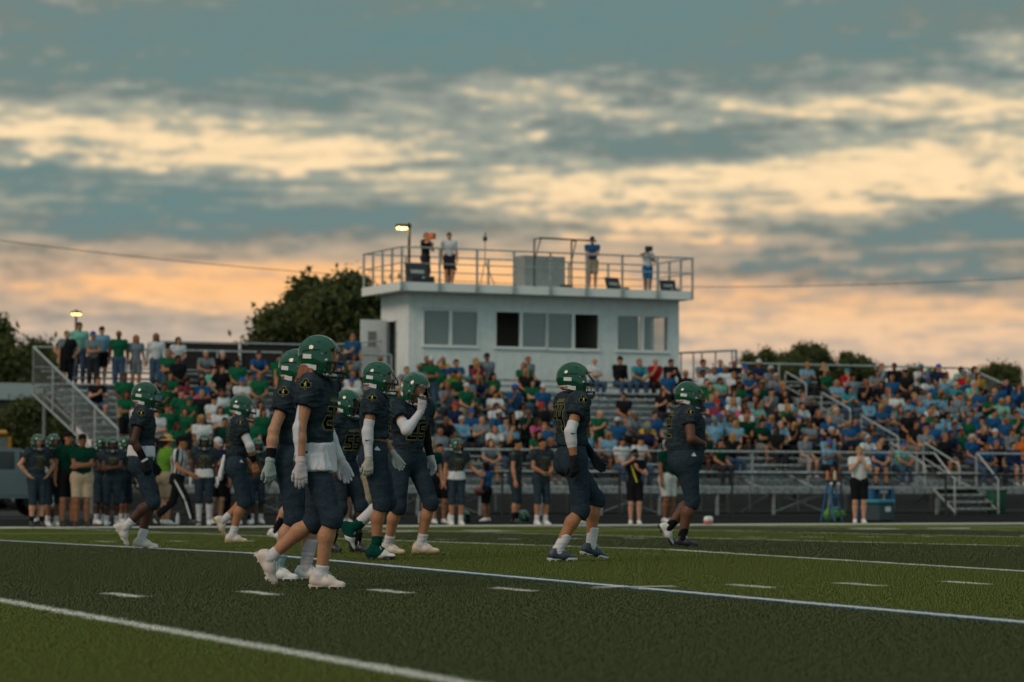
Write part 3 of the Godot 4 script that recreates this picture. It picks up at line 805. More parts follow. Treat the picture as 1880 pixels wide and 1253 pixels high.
func build_background() -> void:
	tree("large_tree", "tall dense dark tree at the left edge behind the bleachers", Vector3(26.2, 0, -131), 9.0, 4.7, 401, 0, 0.12)
	tree("broad_tree", "broad leafy tree directly left of the press box", Vector3(44.7, 0, -126), 10.1, 4.7, 402, 1, 0.30)
	tree("small_tree", "bushy small tree in front of the low building at the left edge", Vector3(20.0, 0, -91.5), 3.45, 1.15, 403, 1, 0.50)
	tree("far_tree", "round dark tree top showing behind the right stand, leftmost of the row", Vector3(63.6, 0, -118), 7.2, 1.7, 404, 0, 0.45)
	tree("far_tree", "round dark tree top second from the left behind the right stand", Vector3(66.2, 0, -120), 7.6, 1.9, 405, 1, 0.45)
	tree("far_tree", "thin loose tree top behind the middle of the right stand", Vector3(68.9, 0, -119), 7.5, 1.4, 406, 2, 0.5)
	tree("far_tree", "spiky grey green shrub top behind the right part of the stand", Vector3(73.2, 0, -119), 6.5, 1.3, 407, 1, 0.5)
	tree("far_tree", "dark tree mass behind the sloping guard rail at the right edge", Vector3(77.6, 0, -119), 6.7, 2.1, 408, 0, 0.3)
	tree("far_tree", "low dark tree behind the press box railing on the right", Vector3(61.4, 0, -119), 6.1, 1.2, 409, 2, 0.4)
	# low flat-roofed building
	var h := thing("low_building", "low flat-roofed building with pale roof edge at the left", "building", Vector3(12.07, 0, -100))
	var hw := grain(mat("building_wall", lin(0.20, 0.17, 0.14), 0.9), noise_tex(23, 0.02, Color(0.8, 0.8, 0.8), Color(1, 1, 1)), 0.3)
	part("wall", box_mesh(Vector3(-12, 0, -6), Vector3(10.4, 3.87, 0)), hw, h)
	part("roof_edge", box_mesh(Vector3(-12.3, 3.872, -6.3), Vector3(10.75, 4.48, 0.4)), mat("roof_metal", lin(0.36, 0.41, 0.40), 0.6, 0.2), h)
	for k in 6:
		var wd := part("window", box_mesh(Vector3(-1.0 + k * 2.1, 1.6, 0.0), Vector3(0.4 + k * 2.1, 3.6, 0.05)), mats.white_trim, h)
		part("pane", box_mesh(Vector3(-0.93 + k * 2.1, 1.68, 0.05), Vector3(0.33 + k * 2.1, 3.52, 0.056)), mat("tinted_glass", lin(0.03, 0.035, 0.035), 0.1), wd)
	# school bus, only its yellow flank and frame bars show
	var bus := thing("school_bus", "yellow school bus parked behind the shrub at the left edge", "bus", Vector3(14.85, 0, -87.5), 0.0)
	var by := mat("bus_yellow", lin(0.42, 0.19, 0.015), 0.45)
	bus.scale = Vector3(1, 0.77, 1)
	part("body", Shape.new().bevel(Vector3(-5.0, 0.55, -1.2), Vector3(3.2, 2.45, 1.2), 0.08).mesh(), by, bus)
	part("roof", Shape.new().bevel(Vector3(-5.0, 2.98, -1.18), Vector3(3.1, 3.25, 1.18), 0.1).mesh(), by, bus)
	part("hood", Shape.new().bevel(Vector3(3.2, 0.6, -1.0), Vector3(4.4, 1.6, 1.0), 0.1).mesh(), by, bus)
	part("rub_rail", box_mesh(Vector3(-5.0, 1.5, 1.2), Vector3(3.2, 1.58, 1.225)), mats.black_metal, bus)
	for k in 9:
		part("window_post", box_mesh(Vector3(-4.95 + k * 1.0, 2.44, 1.1), Vector3(-4.85 + k * 1.0, 2.99, 1.17)), by, bus)
	for k in 8:
		part("window", box_mesh(Vector3(-4.84 + k * 1.0, 2.46, 1.12), Vector3(-3.96 + k * 1.0, 2.97, 1.13)), mats.window_glass, bus)
	for wx in [-3.6, 3.4]:
		for wz in [-1.05, 1.05]:
			wheel(bus, Vector3(wx, 0.48, wz), 0.48, 0.28)
	build_truck()
	# overhead wires between wooden poles outside the frame
	var cable := thing("overhead_wire", "thin overhead wire sagging across the sky behind the stands", "wire")
	var pts := []
	for k in 61:
		var x := lerpf(8.0, 92.0, k / 60.0)
		var t := (x - 8.0) / 84.0
		pts.append(Vector3(x, 12.6 - 3.0 * 4.0 * t * (1.0 - t) * (1.0 + 0.35 * (0.5 - t)), -110))
	part("wire", tube_mesh(pts, 0.015, 5), mats.dark_steel, cable)
	for k in 2:
		var up := thing("utility_pole", ["wooden utility pole far left beyond the bleachers", "wooden utility pole far right beyond the bleachers"][k], "utility pole", Vector3([8.0, 92.0][k], 0, -110.2))
		part("pole", tube_mesh([Vector3.ZERO, Vector3(0, 13, 0)], [0.16, 0.11], 8), mats.bark, up)
		part("crossarm", box_mesh(Vector3(-0.9, 12.2, -0.06), Vector3(0.9, 12.34, 0.06)), mats.bark, up)

func wheel(parent: Node3D, at: Vector3, r: float, wide: float) -> void:
	var s := Shape.new()
	var prof := [[r * 0.62, -wide / 2], [r * 0.93, -wide / 2], [r, -wide * 0.32], [r, wide * 0.32], [r * 0.93, wide / 2], [r * 0.62, wide / 2]]
	s.add(lathe(prof, 20))
	var t := part("wheel", s.mesh(), mat("tyre", lin(0.012, 0.012, 0.012), 0.85), parent, at)
	t.rotation.x = PI / 2
	part("rim", lathe([[0.0, -wide * 0.35], [r * 0.35, -wide * 0.42], [r * 0.61, -wide * 0.36], [r * 0.61, wide * 0.36], [r * 0.35, wide * 0.42], [0.0, wide * 0.35]], 20).mesh(), mats.galvanised, t)

func lathe(prof: Array, sides: int) -> Shape:
	# profile of [radius, height] turned round y
	var s := Shape.new()
	var n := prof.size()
	for k in n:
		var a: Array = prof[maxi(k - 1, 0)]
		var b: Array = prof[mini(k + 1, n - 1)]
		var tx: float = b[1] - a[1]
		var ty: float = -(b[0] - a[0])
		for q in sides:
			var an := TAU * q / sides
			s.v.append(Vector3(cos(an) * prof[k][0], prof[k][1], sin(an) * prof[k][0]))
			s.n.append(Vector3(cos(an) * tx, ty, sin(an) * tx).normalized())
			s.uv.append(Vector2(float(q) / sides, float(k) / n))
	for k in n - 1:
		for q in sides:
			var a := k * sides + q
			var b := k * sides + (q + 1) % sides
			s.i.append_array(PackedInt32Array([a, b, a + sides, b, b + sides, a + sides]))
	return s

func build_truck() -> void:
	# silver pickup parked past the end of the stands; its cab side faces the field
	var o := thing("pickup_truck", "silver pickup truck parked behind the players at the left edge", "truck", Vector3(12.2, 0, -66.5), 0.0)
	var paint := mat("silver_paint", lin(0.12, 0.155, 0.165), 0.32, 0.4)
	paint.clearcoat_enabled = true; paint.clearcoat = 0.6; paint.clearcoat_roughness = 0.1
	var side := PackedVector2Array([Vector2(-2.9, 0.45), Vector2(2.15, 0.45), Vector2(2.3, 0.7), Vector2(2.28, 1.0), Vector2(2.05, 1.1), Vector2(-2.9, 1.1)])
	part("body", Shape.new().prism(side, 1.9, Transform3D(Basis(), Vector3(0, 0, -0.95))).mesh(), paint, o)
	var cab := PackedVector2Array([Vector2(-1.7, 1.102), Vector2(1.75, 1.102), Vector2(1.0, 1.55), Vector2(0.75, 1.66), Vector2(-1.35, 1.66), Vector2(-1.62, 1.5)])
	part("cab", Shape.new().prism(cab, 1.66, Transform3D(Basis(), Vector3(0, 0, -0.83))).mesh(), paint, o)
	var glassm := mat("car_glass", lin(0.015, 0.02, 0.022), 0.08)
	for q in [[[-1.45, 1.15], [-0.45, 1.15], [-0.45, 1.58], [-1.25, 1.58]], [[-0.3, 1.15], [0.62, 1.15], [0.62, 1.58], [-0.3, 1.58]], [[0.75, 1.15], [1.45, 1.15], [0.9, 1.54], [0.75, 1.58]]]:
		var pg := PackedVector2Array()
		for e in q: pg.append(Vector2(e[0], e[1]))
		part("window", Shape.new().prism(pg, 0.012, Transform3D(Basis(), Vector3(0, 0, 0.831))).mesh(), glassm, o)
	for dx in [-1.4, -0.1]:
		var d := part("door", Shape.new().bevel(Vector3(dx, 0.52, 0.951), Vector3(dx + 1.24, 1.09, 0.962), 0.004).mesh(), paint, o)
		part("handle", Shape.new().bevel(Vector3(dx + 0.08, 0.93, 0.963), Vector3(dx + 0.26, 0.98, 0.99), 0.008).mesh(), mats.black_metal, d)
	part("bumper", Shape.new().bevel(Vector3(2.2, 0.42, -0.93), Vector3(2.42, 0.66, 0.93), 0.03).mesh(), mats.galvanised, o)
	part("mirror", Shape.new().bevel(Vector3(1.15, 1.12, 0.9), Vector3(1.3, 1.3, 1.08), 0.02).mesh(), mats.black_metal, o)
	part("headlight", Shape.new().bevel(Vector3(2.2, 0.78, 0.6), Vector3(2.31, 0.95, 0.92), 0.01).mesh(), mats.white_trim, o)
	for wx in [-2.0, 1.45]:
		for wz in [-0.86, 0.86]:
			wheel(o, Vector3(wx, 0.37, wz), 0.37, 0.24)

# ---------------------------------------------------------------- smooth bodies
# A bone is [a, b, radius a, radius b, blend, squash axis, squash, cuts]; cuts is a list of [point, outward normal].
func bone(a: Vector3, b: Vector3, ra: float, rb: float, k := 0.03, axis := Vector3.ZERO, squash := 1.0, cuts := []) -> Array:
	return [a, b, ra, rb, k, axis, squash, cuts]

func blob(bones: Array, cell: float, noise: FastNoiseLite = null, amp := 0.0, stretch := Vector3.ONE) -> Shape:
	# distance to every tapered bone on a grid, joined with a smooth minimum, meshed as surface nets
	var lo := Vector3.INF
	var hi := -Vector3.INF
	for b in bones:
		var r: float = maxf(b[2], b[3]) / minf(b[6], 1.0)
		var rr := Vector3(r, r, r)
		lo = lo.min(b[0] - rr).min(b[1] - rr)
		hi = hi.max(b[0] + rr).max(b[1] + rr)
	lo -= Vector3.ONE * cell * 2.5
	hi += Vector3.ONE * cell * 2.5
	var nx := int(ceil((hi.x - lo.x) / cell)) + 1
	var ny := int(ceil((hi.y - lo.y) / cell)) + 1
	var nz := int(ceil((hi.z - lo.z) / cell)) + 1
	var sy := nx
	var sz := nx * ny
	var field := PackedFloat32Array(); field.resize(nx * ny * nz); field.fill(9.0)
	for b in bones:
		var a: Vector3 = b[0]
		var e: Vector3 = b[1]
		var ra: float = b[2]
		var dr: float = b[3] - ra
		var k: float = b[4]
		var ax: Vector3 = b[5]
		var q: float = b[6] - 1.0
		var cuts: Array = b[7]
		var ba := e - a
		ba += ax * (ba.dot(ax) * q)
		var inv := 1.0 / maxf(ba.length_squared(), 1e-9)
		var reach: float = maxf(ra, b[3]) / minf(b[6], 1.0) + k * 0.5 + cell * 1.6
		var l := ((a.min(e) - Vector3.ONE * reach - lo) / cell).floor()
		var h := ((a.max(e) + Vector3.ONE * reach - lo) / cell).ceil()
		var x0 := maxi(int(l.x), 0); var x1 := mini(int(h.x), nx - 1)
		var y0 := maxi(int(l.y), 0); var y1 := mini(int(h.y), ny - 1)
		var z0 := maxi(int(l.z), 0); var z1 := mini(int(h.z), nz - 1)
		var squashed := absf(q) > 0.001
		var cut := cuts.size() > 0
		for z in range(z0, z1 + 1):
			for y in range(y0, y1 + 1):
				var at := z * sz + y * sy + x0
				var p := Vector3(lo.x + x0 * cell, lo.y + y * cell, lo.z + z * cell) - a
				for x in range(x0, x1 + 1):
					var d := 0.0
					if squashed:
						var pp := p + ax * (p.dot(ax) * q)
						var t := clampf(pp.dot(ba) * inv, 0.0, 1.0)
						d = (pp - ba * t).length() - ra - dr * t
					else:
						var t := clampf(p.dot(ba) * inv, 0.0, 1.0)
						d = (p - ba * t).length() - ra - dr * t
					if cut:
						for c in cuts:
							d = maxf(d, (p + a - c[0]).dot(c[1]))
					var f := field[at]
					if d - f < k:
						if f - d < k:
							var hh := (k - absf(f - d)) / k
							field[at] = minf(f, d) - hh * hh * k * 0.25
						else:
							field[at] = d
					at += 1
					p.x += cell
	var s := net(field, nx, ny, nz, lo, cell)
	if noise:
		for k in s.v.size():
			var p := s.v[k]
			var q := p * stretch
			var e := 0.006
			var d0 := noise.get_noise_3dv(q)
			var g := Vector3(noise.get_noise_3dv((p + Vector3(e, 0, 0)) * stretch) - d0, noise.get_noise_3dv((p + Vector3(0, e, 0)) * stretch) - d0, noise.get_noise_3dv((p + Vector3(0, 0, e)) * stretch) - d0) * (amp / e)
			var nn := s.n[k]
			s.v[k] = p + nn * (d0 * amp)
			s.n[k] = (nn - (g - nn * g.dot(nn))).normalized()
	return s

func net(field: PackedFloat32Array, nx: int, ny: int, nz: int, lo: Vector3, cell: float) -> Shape:
	var sy := nx
	var sz := nx * ny
	var s := Shape.new()
	var vid := PackedInt32Array(); vid.resize(nx * ny * nz); vid.fill(-1)
	var offs := PackedInt32Array([0, 1, sy, sy + 1, sz, sz + 1, sz + sy, sz + sy + 1])
	var edges := [[0, 1], [2, 3], [4, 5], [6, 7], [0, 2], [1, 3], [4, 6], [5, 7], [0, 4], [1, 5], [2, 6], [3, 7]]
	var cor := [Vector3(0, 0, 0), Vector3(1, 0, 0), Vector3(0, 1, 0), Vector3(1, 1, 0), Vector3(0, 0, 1), Vector3(1, 0, 1), Vector3(0, 1, 1), Vector3(1, 1, 1)]
	var far := cell * 2.3
	var cells := PackedInt32Array()
	for z in nz - 1:
		for y in ny - 1:
			var at := z * sz + y * sy
			for x in nx - 1:
				if absf(field[at]) < far:
					var f0 := field[at]
					var neg := f0 < 0.0
					if (field[at + 1] < 0.0) != neg or (field[at + sy] < 0.0) != neg or (field[at + sz] < 0.0) != neg or (field[at + sy + 1] < 0.0) != neg or (field[at + sz + 1] < 0.0) != neg or (field[at + sz + sy] < 0.0) != neg or (field[at + sz + sy + 1] < 0.0) != neg:
						var sum := Vector3.ZERO
						var cnt := 0
						for e in edges:
							var fa := field[at + offs[e[0]]]
							var fb := field[at + offs[e[1]]]
							if (fa < 0.0) != (fb < 0.0):
								var ca: Vector3 = cor[e[0]]
								sum += ca.lerp(cor[e[1]], fa / (fa - fb)); cnt += 1
						var f1 := field[at + 1]; var f2 := field[at + sy]; var f3 := field[at + sy + 1]
						var f4 := field[at + sz]; var f5 := field[at + sz + 1]; var f6 := field[at + sz + sy]; var f7 := field[at + sz + sy + 1]
						var nn := Vector3(f1 + f3 + f5 + f7 - f0 - f2 - f4 - f6, f2 + f3 + f6 + f7 - f0 - f1 - f4 - f5, f4 + f5 + f6 + f7 - f0 - f1 - f2 - f3).normalized()
						vid[at] = s.v.size()
						cells.append(at)
						s.v.append(lo + (Vector3(x, y, z) + sum / cnt) * cell)
						s.n.append(nn)
				at += 1
	for at in cells:
		var f0 := field[at]
		var neg := f0 < 0.0
		for e in 3:
			var step: int = [1, sy, sz][e]
			var f1 := field[at + step]
			if (f1 < 0.0) != neg:
				var u: int = [sy, sz, 1][e]
				var w: int = [sz, 1, sy][e]
				var a := vid[at]; var b := vid[at - u]; var c := vid[at - u - w]; var d := vid[at - w]
				if b >= 0 and c >= 0 and d >= 0:
					if neg: s.i.append_array(PackedInt32Array([a, c, b, a, d, c]))
					else: s.i.append_array(PackedInt32Array([a, b, c, a, c, d]))
	return s

# ---------------------------------------------------------------- skeleton of a 1.80 m person facing +z, left hand at +x
func two_bone(a: Vector3, c: Vector3, l1: float, l2: float, pole: Vector3) -> Array:
	var d := c - a
	var len := clampf(d.length(), absf(l1 - l2) + 0.01, l1 + l2 - 0.004)
	var dir := d.normalized()
	c = a + dir * len
	var x := (l1 * l1 - l2 * l2 + len * len) / (2.0 * len)
	var h := sqrt(maxf(0.0, l1 * l1 - x * x))
	var up := (pole - dir * pole.dot(dir)).normalized()
	return [a + dir * x + up * h, c]

func skeleton(p: Dictionary) -> Dictionary:
	var j := {}
	var hip := Vector3(p.get("sway", 0.0), p.get("hip", 0.93), p.get("hz", 0.0))
	var lean: float = p.get("lean", 0.03)
	var side: float = p.get("side", 0.0)
	var twist: float = p.get("twist", 0.0)
	var pyaw: float = p.get("pelvis", 0.0)
	var up := Vector3(sin(side), cos(lean) * cos(side), sin(lean)).normalized()
	var low := Vector3(sin(side) * 0.5, 1.0, sin(lean) * 0.6).normalized()
	j.pelvis = hip
	j.up = up
	j.px = Vector3(cos(pyaw), 0, -sin(pyaw))
	j.pz = Vector3(sin(pyaw), 0, cos(pyaw))
	var waist := hip + low * 0.20
	j.waist = waist
	j.chest = waist + up * 0.21
	j.neck = waist + up * 0.37
	j.sx = Vector3(cos(twist), 0, -sin(twist))
	j.sx = (j.sx - up * up.dot(j.sx)).normalized()
	j.sz = j.sx.cross(up).normalized()
	var shrug: float = p.get("shrug", 0.0)
	j.sl = waist + up * (0.315 + shrug) + j.sx * 0.185
	j.sr = waist + up * (0.315 + shrug) - j.sx * 0.185
	var hy: float = p.get("head_yaw", 0.0)
	var hp: float = p.get("head_pitch", 0.05)
	var ht: float = p.get("head_tilt", 0.0)
	var hb := Basis(Vector3.UP, twist + hy) * Basis(Vector3.RIGHT, hp) * Basis(Vector3.BACK, ht)
	j.headb = hb
	j.skull = j.neck + up * (0.035 + float(p.get("nape", 0.0))) + hb * Vector3(0, 0.125, 0.02)
	for s in ["l", "r"]:
		var sg: float = 1.0 if s == "l" else -1.0
		var h: Vector3 = hip + j.px * 0.092 * sg
		var an: Vector3 = p.get("an" + s, Vector3(0.10 * sg, 0.085, 0.0))
		var kp: Vector3 = p.get("kp" + s, j.pz + j.px * 0.12 * sg)
		var k := two_bone(h, an, 0.435, 0.415, kp)
		j["h" + s] = h; j["k" + s] = k[0]; j["a" + s] = k[1]
		j["fb" + s] = Basis(Vector3.UP, p.get("fy" + s, pyaw + 0.12 * sg)) * Basis(Vector3.RIGHT, p.get("fp" + s, 0.0))
		var wr: Vector3 = p.get("wr" + s, Vector3(0.27 * sg, 0.86, 0.06))
		var ep: Vector3 = p.get("ep" + s, Vector3(0.35 * sg, -0.1, -1.0))
		var e := two_bone(j["s" + s], wr, 0.29, 0.255, ep)
		j["e" + s] = e[0]; j["w" + s] = e[1]
		var hd: Vector3 = p.get("hd" + s, (e[1] - e[0]).normalized())
		j["hd" + s] = hd.normalized()
		# direction in which the palm faces
		var pl: Vector3 = p.get("pl" + s, Vector3(-sg, 0, 0.15))
		j["pl" + s] = (pl - hd.normalized() * pl.dot(hd.normalized())).normalized()
		j["curl" + s] = p.get("curl" + s, 0.5)
	j.build = p.get("build", 1.0)
	return j

func body_bones(j: Dictionary, feet := true) -> Array:
	var o := []
	var f: float = j.build
	var sz: Vector3 = j.sz
	var pz: Vector3 = j.pz
	o.append(bone(j.pelvis - j.px * 0.055 + Vector3(0, 0.03, 0), j.pelvis + j.px * 0.055 + Vector3(0, 0.03, 0), 0.118 * f, 0.118 * f, 0.05, pz, 1.16 / f))
	o.append(bone(j.pelvis + j.up * 0.05, j.waist + j.up * 0.05, 0.125 * f, 0.128 * f, 0.06, pz, 1.22 / f))
	o.append(bone(j.chest - j.sx * 0.065, j.chest + j.sx * 0.065, 0.124 * f, 0.124 * f, 0.06, sz, 1.15))
	o.append(bone(j.waist + j.up * 0.06, j.chest, 0.125 * f, 0.13 * f, 0.06, sz, 1.2 / f))
	o.append(bone(j.sr + j.sx * 0.03, j.sl - j.sx * 0.03, 0.066, 0.066, 0.06))
	o.append(bone(j.neck - j.up * 0.03, j.neck + j.up * 0.10 + j.headb * Vector3(0, 0, 0.015), 0.062, 0.055, 0.03))
	o.append_array(head_bones(j))
	for s in ["l", "r"]:
		o.append(bone(j["s" + s], j["e" + s], 0.054 * lerpf(1.0, f, 0.6), 0.041 * lerpf(1.0, f, 0.5), 0.04))
		var mid: Vector3 = j["e" + s].lerp(j["w" + s], 0.3)
		o.append(bone(j["e" + s], mid, 0.042, 0.044 * lerpf(1.0, f, 0.5), 0.02))
		o.append(bone(mid, j["w" + s], 0.044 * lerpf(1.0, f, 0.5), 0.028, 0.02))
		o.append(bone(j["h" + s] - j.px * (0.0), j["k" + s], 0.092 * f, 0.058, 0.05))
		var k: Vector3 = j["k" + s]
		var a: Vector3 = j["a" + s]
		var back: Vector3 = -(j["fb" + s] * Vector3(0, 0, 1))
		var dl := (a - k).normalized()
		back = (back - dl * back.dot(dl)).normalized()
		var calf := k.lerp(a, 0.32) + back * 0.018
		o.append(bone(k, calf, 0.055, 0.058 * lerpf(1.0, f, 0.6), 0.03))
		o.append(bone(calf, a, 0.058 * lerpf(1.0, f, 0.6), 0.036, 0.03))
		if feet:
			var fb: Basis = j["fb" + s]
			o.append(bone(a + fb * Vector3(0, -0.03, -0.03), a + fb * Vector3(0, -0.052, 0.085), 0.034, 0.020, 0.03))
	return o

func head_bones(j: Dictionary) -> Array:
	var o := []
	var c: Vector3 = j.skull
	var b: Basis = j.headb
	o.append(bone(c + b * Vector3(0, 0.012, -0.028), c + b * Vector3(0, 0.018, 0.018), 0.082, 0.080, 0.03, b.x, 1.14))
	o.append(bone(c + b * Vector3(0, -0.03, 0.036), c + b * Vector3(0, -0.085, 0.050), 0.060, 0.042, 0.035, b.x, 1.05))
	o.append(bone(c + b * Vector3(0, -0.008, 0.094), c + b * Vector3(0, -0.036, 0.108), 0.010, 0.015, 0.012))
	o.append(bone(c + b * Vector3(-0.018, -0.068, 0.086), c + b * Vector3(0.018, -0.068, 0.086), 0.011, 0.011, 0.012))
	for sg in [-1.0, 1.0]:
		o.append(bone(c + b * Vector3(0.076 * sg, 0.0, -0.004), c + b * Vector3(0.078 * sg, -0.03, 0.0), 0.017, 0.012, 0.008))
		o.append(bone(c + b * Vector3(0.040 * sg, 0.012, 0.074), c + b * Vector3(0.020 * sg, 0.016, 0.086), 0.012, 0.012, 0.018))
	return o

func hand_bones(j: Dictionary, s: String, fat := 0.0) -> Array:
	# palm, four jointed fingers of different lengths and a thumb from the side of the palm
	var o := []
	var w: Vector3 = j["w" + s]
	var d: Vector3 = j["hd" + s]
	var p: Vector3 = j["pl" + s]
	var sg: float = 1.0 if s == "l" else -1.0
	var across := d.cross(p) * sg          # towards the thumb side
	var curl: float = j["curl" + s]
	o.append(bone(w, w + d * 0.03, 0.028 + fat, 0.026 + fat, 0.015))
	for k in 4:
		var off := (1.5 - k) * 0.021
		var root := w + d * 0.030 + across * off * 0.7
		var kn: Vector3 = w + d * ([0.092, 0.096, 0.091, 0.083][k] as float) + across * off
		o.append(bone(root, kn, 0.0165 + fat, 0.0125 + fat, 0.016))
		var ln: float = [0.070, 0.078, 0.073, 0.058][k]
		var dir := d
		var at := kn
		var spread := across * (1.5 - k) * 0.05
		for q in 3:
			dir = (d * cos(curl * (q + 1) * 0.62) + p * sin(curl * (q + 1) * 0.62) + spread).normalized()
			var nx: Vector3 = at + dir * ln * ([0.46, 0.31, 0.23][q] as float)
			o.append(bone(at, nx, 0.0105 + fat * 0.8 - q * 0.0008, 0.0098 + fat * 0.8 - q * 0.0008, 0.004))
			at = nx
	var tb := w + d * 0.022 + across * 0.022 + p * 0.008
	var t1 := tb + d * 0.036 + across * 0.026 + p * 0.012
	var t2 := t1 + d * 0.032 + across * 0.008 + p * 0.010 * (1.0 + curl)
	var t3 := t2 + d * 0.024 + p * 0.008 * (1.0 + curl)
	o.append(bone(tb, t1, 0.0155 + fat, 0.0120 + fat, 0.012))
	o.append(bone(t1, t2, 0.0115 + fat * 0.8, 0.0105 + fat * 0.8, 0.004))
	o.append(bone(t2, t3, 0.0105 + fat * 0.8, 0.0092 + fat * 0.8, 0.004))
	return o

func mitt_bones(j: Dictionary, s: String) -> Array:
	# the far crowd's hands: palm, fingers close together, thumb
	var o := []
	var w: Vector3 = j["w" + s]
	var d: Vector3 = j["hd" + s]
	var p: Vector3 = j["pl" + s]
	var across := d.cross(p) * (1.0 if s == "l" else -1.0)
	for off in [-0.024, 0.0, 0.024]:
		o.append(bone(w, w + d * 0.09 + across * off, 0.024, 0.017, 0.02))
		o.append(bone(w + d * 0.09 + across * off, w + d * 0.15 + p * 0.035 + across * off, 0.016, 0.013, 0.008))
	o.append(bone(w + d * 0.02 + across * 0.02, w + d * 0.08 + across * 0.05 + p * 0.02, 0.016, 0.013, 0.01))
	return o

func cut_at(a: Vector3, b: Vector3, t: float) -> Array:
	# keeps the part of a bone on a's side of the point at t
	return [a.lerp(b, t), (b - a).normalized()]

func sleeve(a: Vector3, b: Vector3, ra: float, rb: float, t0: float, t1: float, k := 0.02) -> Array:
	# a piece of cloth round a limb between t0 and t1
	var c := []
	if t0 > 0.001: c.append([a.lerp(b, t0), (a - b).normalized()])
	if t1 < 0.999: c.append(cut_at(a, b, t1))
	return bone(a, b, ra, rb, k, Vector3.ZERO, 1.0, c)

var cloth_noise: FastNoiseLite
var fold_noise: FastNoiseLite

func noises() -> void:
	if cloth_noise: return
	cloth_noise = FastNoiseLite.new(); cloth_noise.seed = 71; cloth_noise.frequency = 9.0; cloth_noise.fractal_octaves = 3
	fold_noise = FastNoiseLite.new(); fold_noise.seed = 72; fold_noise.frequency = 7.0; fold_noise.fractal_octaves = 2
	fold_noise.fractal_type = FastNoiseLite.FRACTAL_RIDGED
	fold_noise.fractal_octaves = 3

func shoe_shape(cell: float, high := false) -> Shape:
	# right at the ankle, toe to +z, ground at y = -0.085
	var g := [[Vector3(0, -0.076, 0), Vector3(0, -1, 0)]]
	var o := []
	o.append(bone(Vector3(0, -0.045, -0.045), Vector3(0, -0.045, 0.06), 0.040, 0.043, 0.03, Vector3.ZERO, 1.0, g))
	o.append(bone(Vector3(0, -0.052, 0.06), Vector3(0.004, -0.06, 0.155), 0.045, 0.030, 0.03, Vector3.UP, 1.35, g))
	o.append(bone(Vector3(0, -0.02, -0.035), Vector3(0, 0.015 if not high else 0.05, -0.018), 0.040, 0.044, 0.03, Vector3.ZERO, 1.0, [[Vector3(0, 0.02 if not high else 0.07, 0), Vector3.UP]]))
	o.append(bone(Vector3(0, 0.0, 0.0), Vector3(0, -0.035, 0.075), 0.036, 0.030, 0.03))
	return blob(o, cell)

func sole_shape() -> Shape:
	# outsole outline with studs
	var pts := PackedVector2Array()
	for e in [[0.0, -0.092], [0.026, -0.084], [0.036, -0.055], [0.034, 0.0], [0.040, 0.05], [0.046, 0.10], [0.040, 0.145], [0.022, 0.178], [0.0, 0.187], [-0.022, 0.180], [-0.036, 0.15], [-0.043, 0.10], [-0.037, 0.05], [-0.031, 0.0], [-0.034, -0.055], [-0.026, -0.084]]:
		pts.append(Vector2(e[0], e[1]))
	var t := Transform3D(Basis(Vector3(1, 0, 0), Vector3(0, 0, 1), Vector3(0, -1, 0)), Vector3(0, -0.062, 0))
	var s := Shape.new().prism(pts, 0.015, t)
	for e in [[0.022, -0.07], [-0.022, -0.07], [0.026, -0.02], [-0.024, -0.02], [0.03, 0.08], [-0.03, 0.08], [0.024, 0.14], [-0.022, 0.14], [0, 0.165]]:
		s.tube([Vector3(e[0], -0.076, e[1]), Vector3(e[0], -0.091, e[1])], [0.009, 0.006], 6)
	return s

func lace_shape() -> Shape:
	var s := Shape.new()
	for k in 4:
		var z := 0.03 + k * 0.022
		var y := 0.004 - k * 0.0105
		s.tube([Vector3(-0.022, y - 0.012, z), Vector3(0, y + 0.004, z + 0.006), Vector3(0.022, y - 0.012, z + 0.004)], 0.0035, 5)
	s.tube([Vector3(0, 0.012, 0.03), Vector3(0.03, 0.03, 0.04), Vector3(0.045, 0.008, 0.065)], 0.0032, 5)
	s.tube([Vector3(0, 0.012, 0.03), Vector3(-0.03, 0.026, 0.045), Vector3(-0.042, -0.004, 0.06)], 0.0032, 5)
	return s

# ---------------------------------------------------------------- helmets
var kit := {}

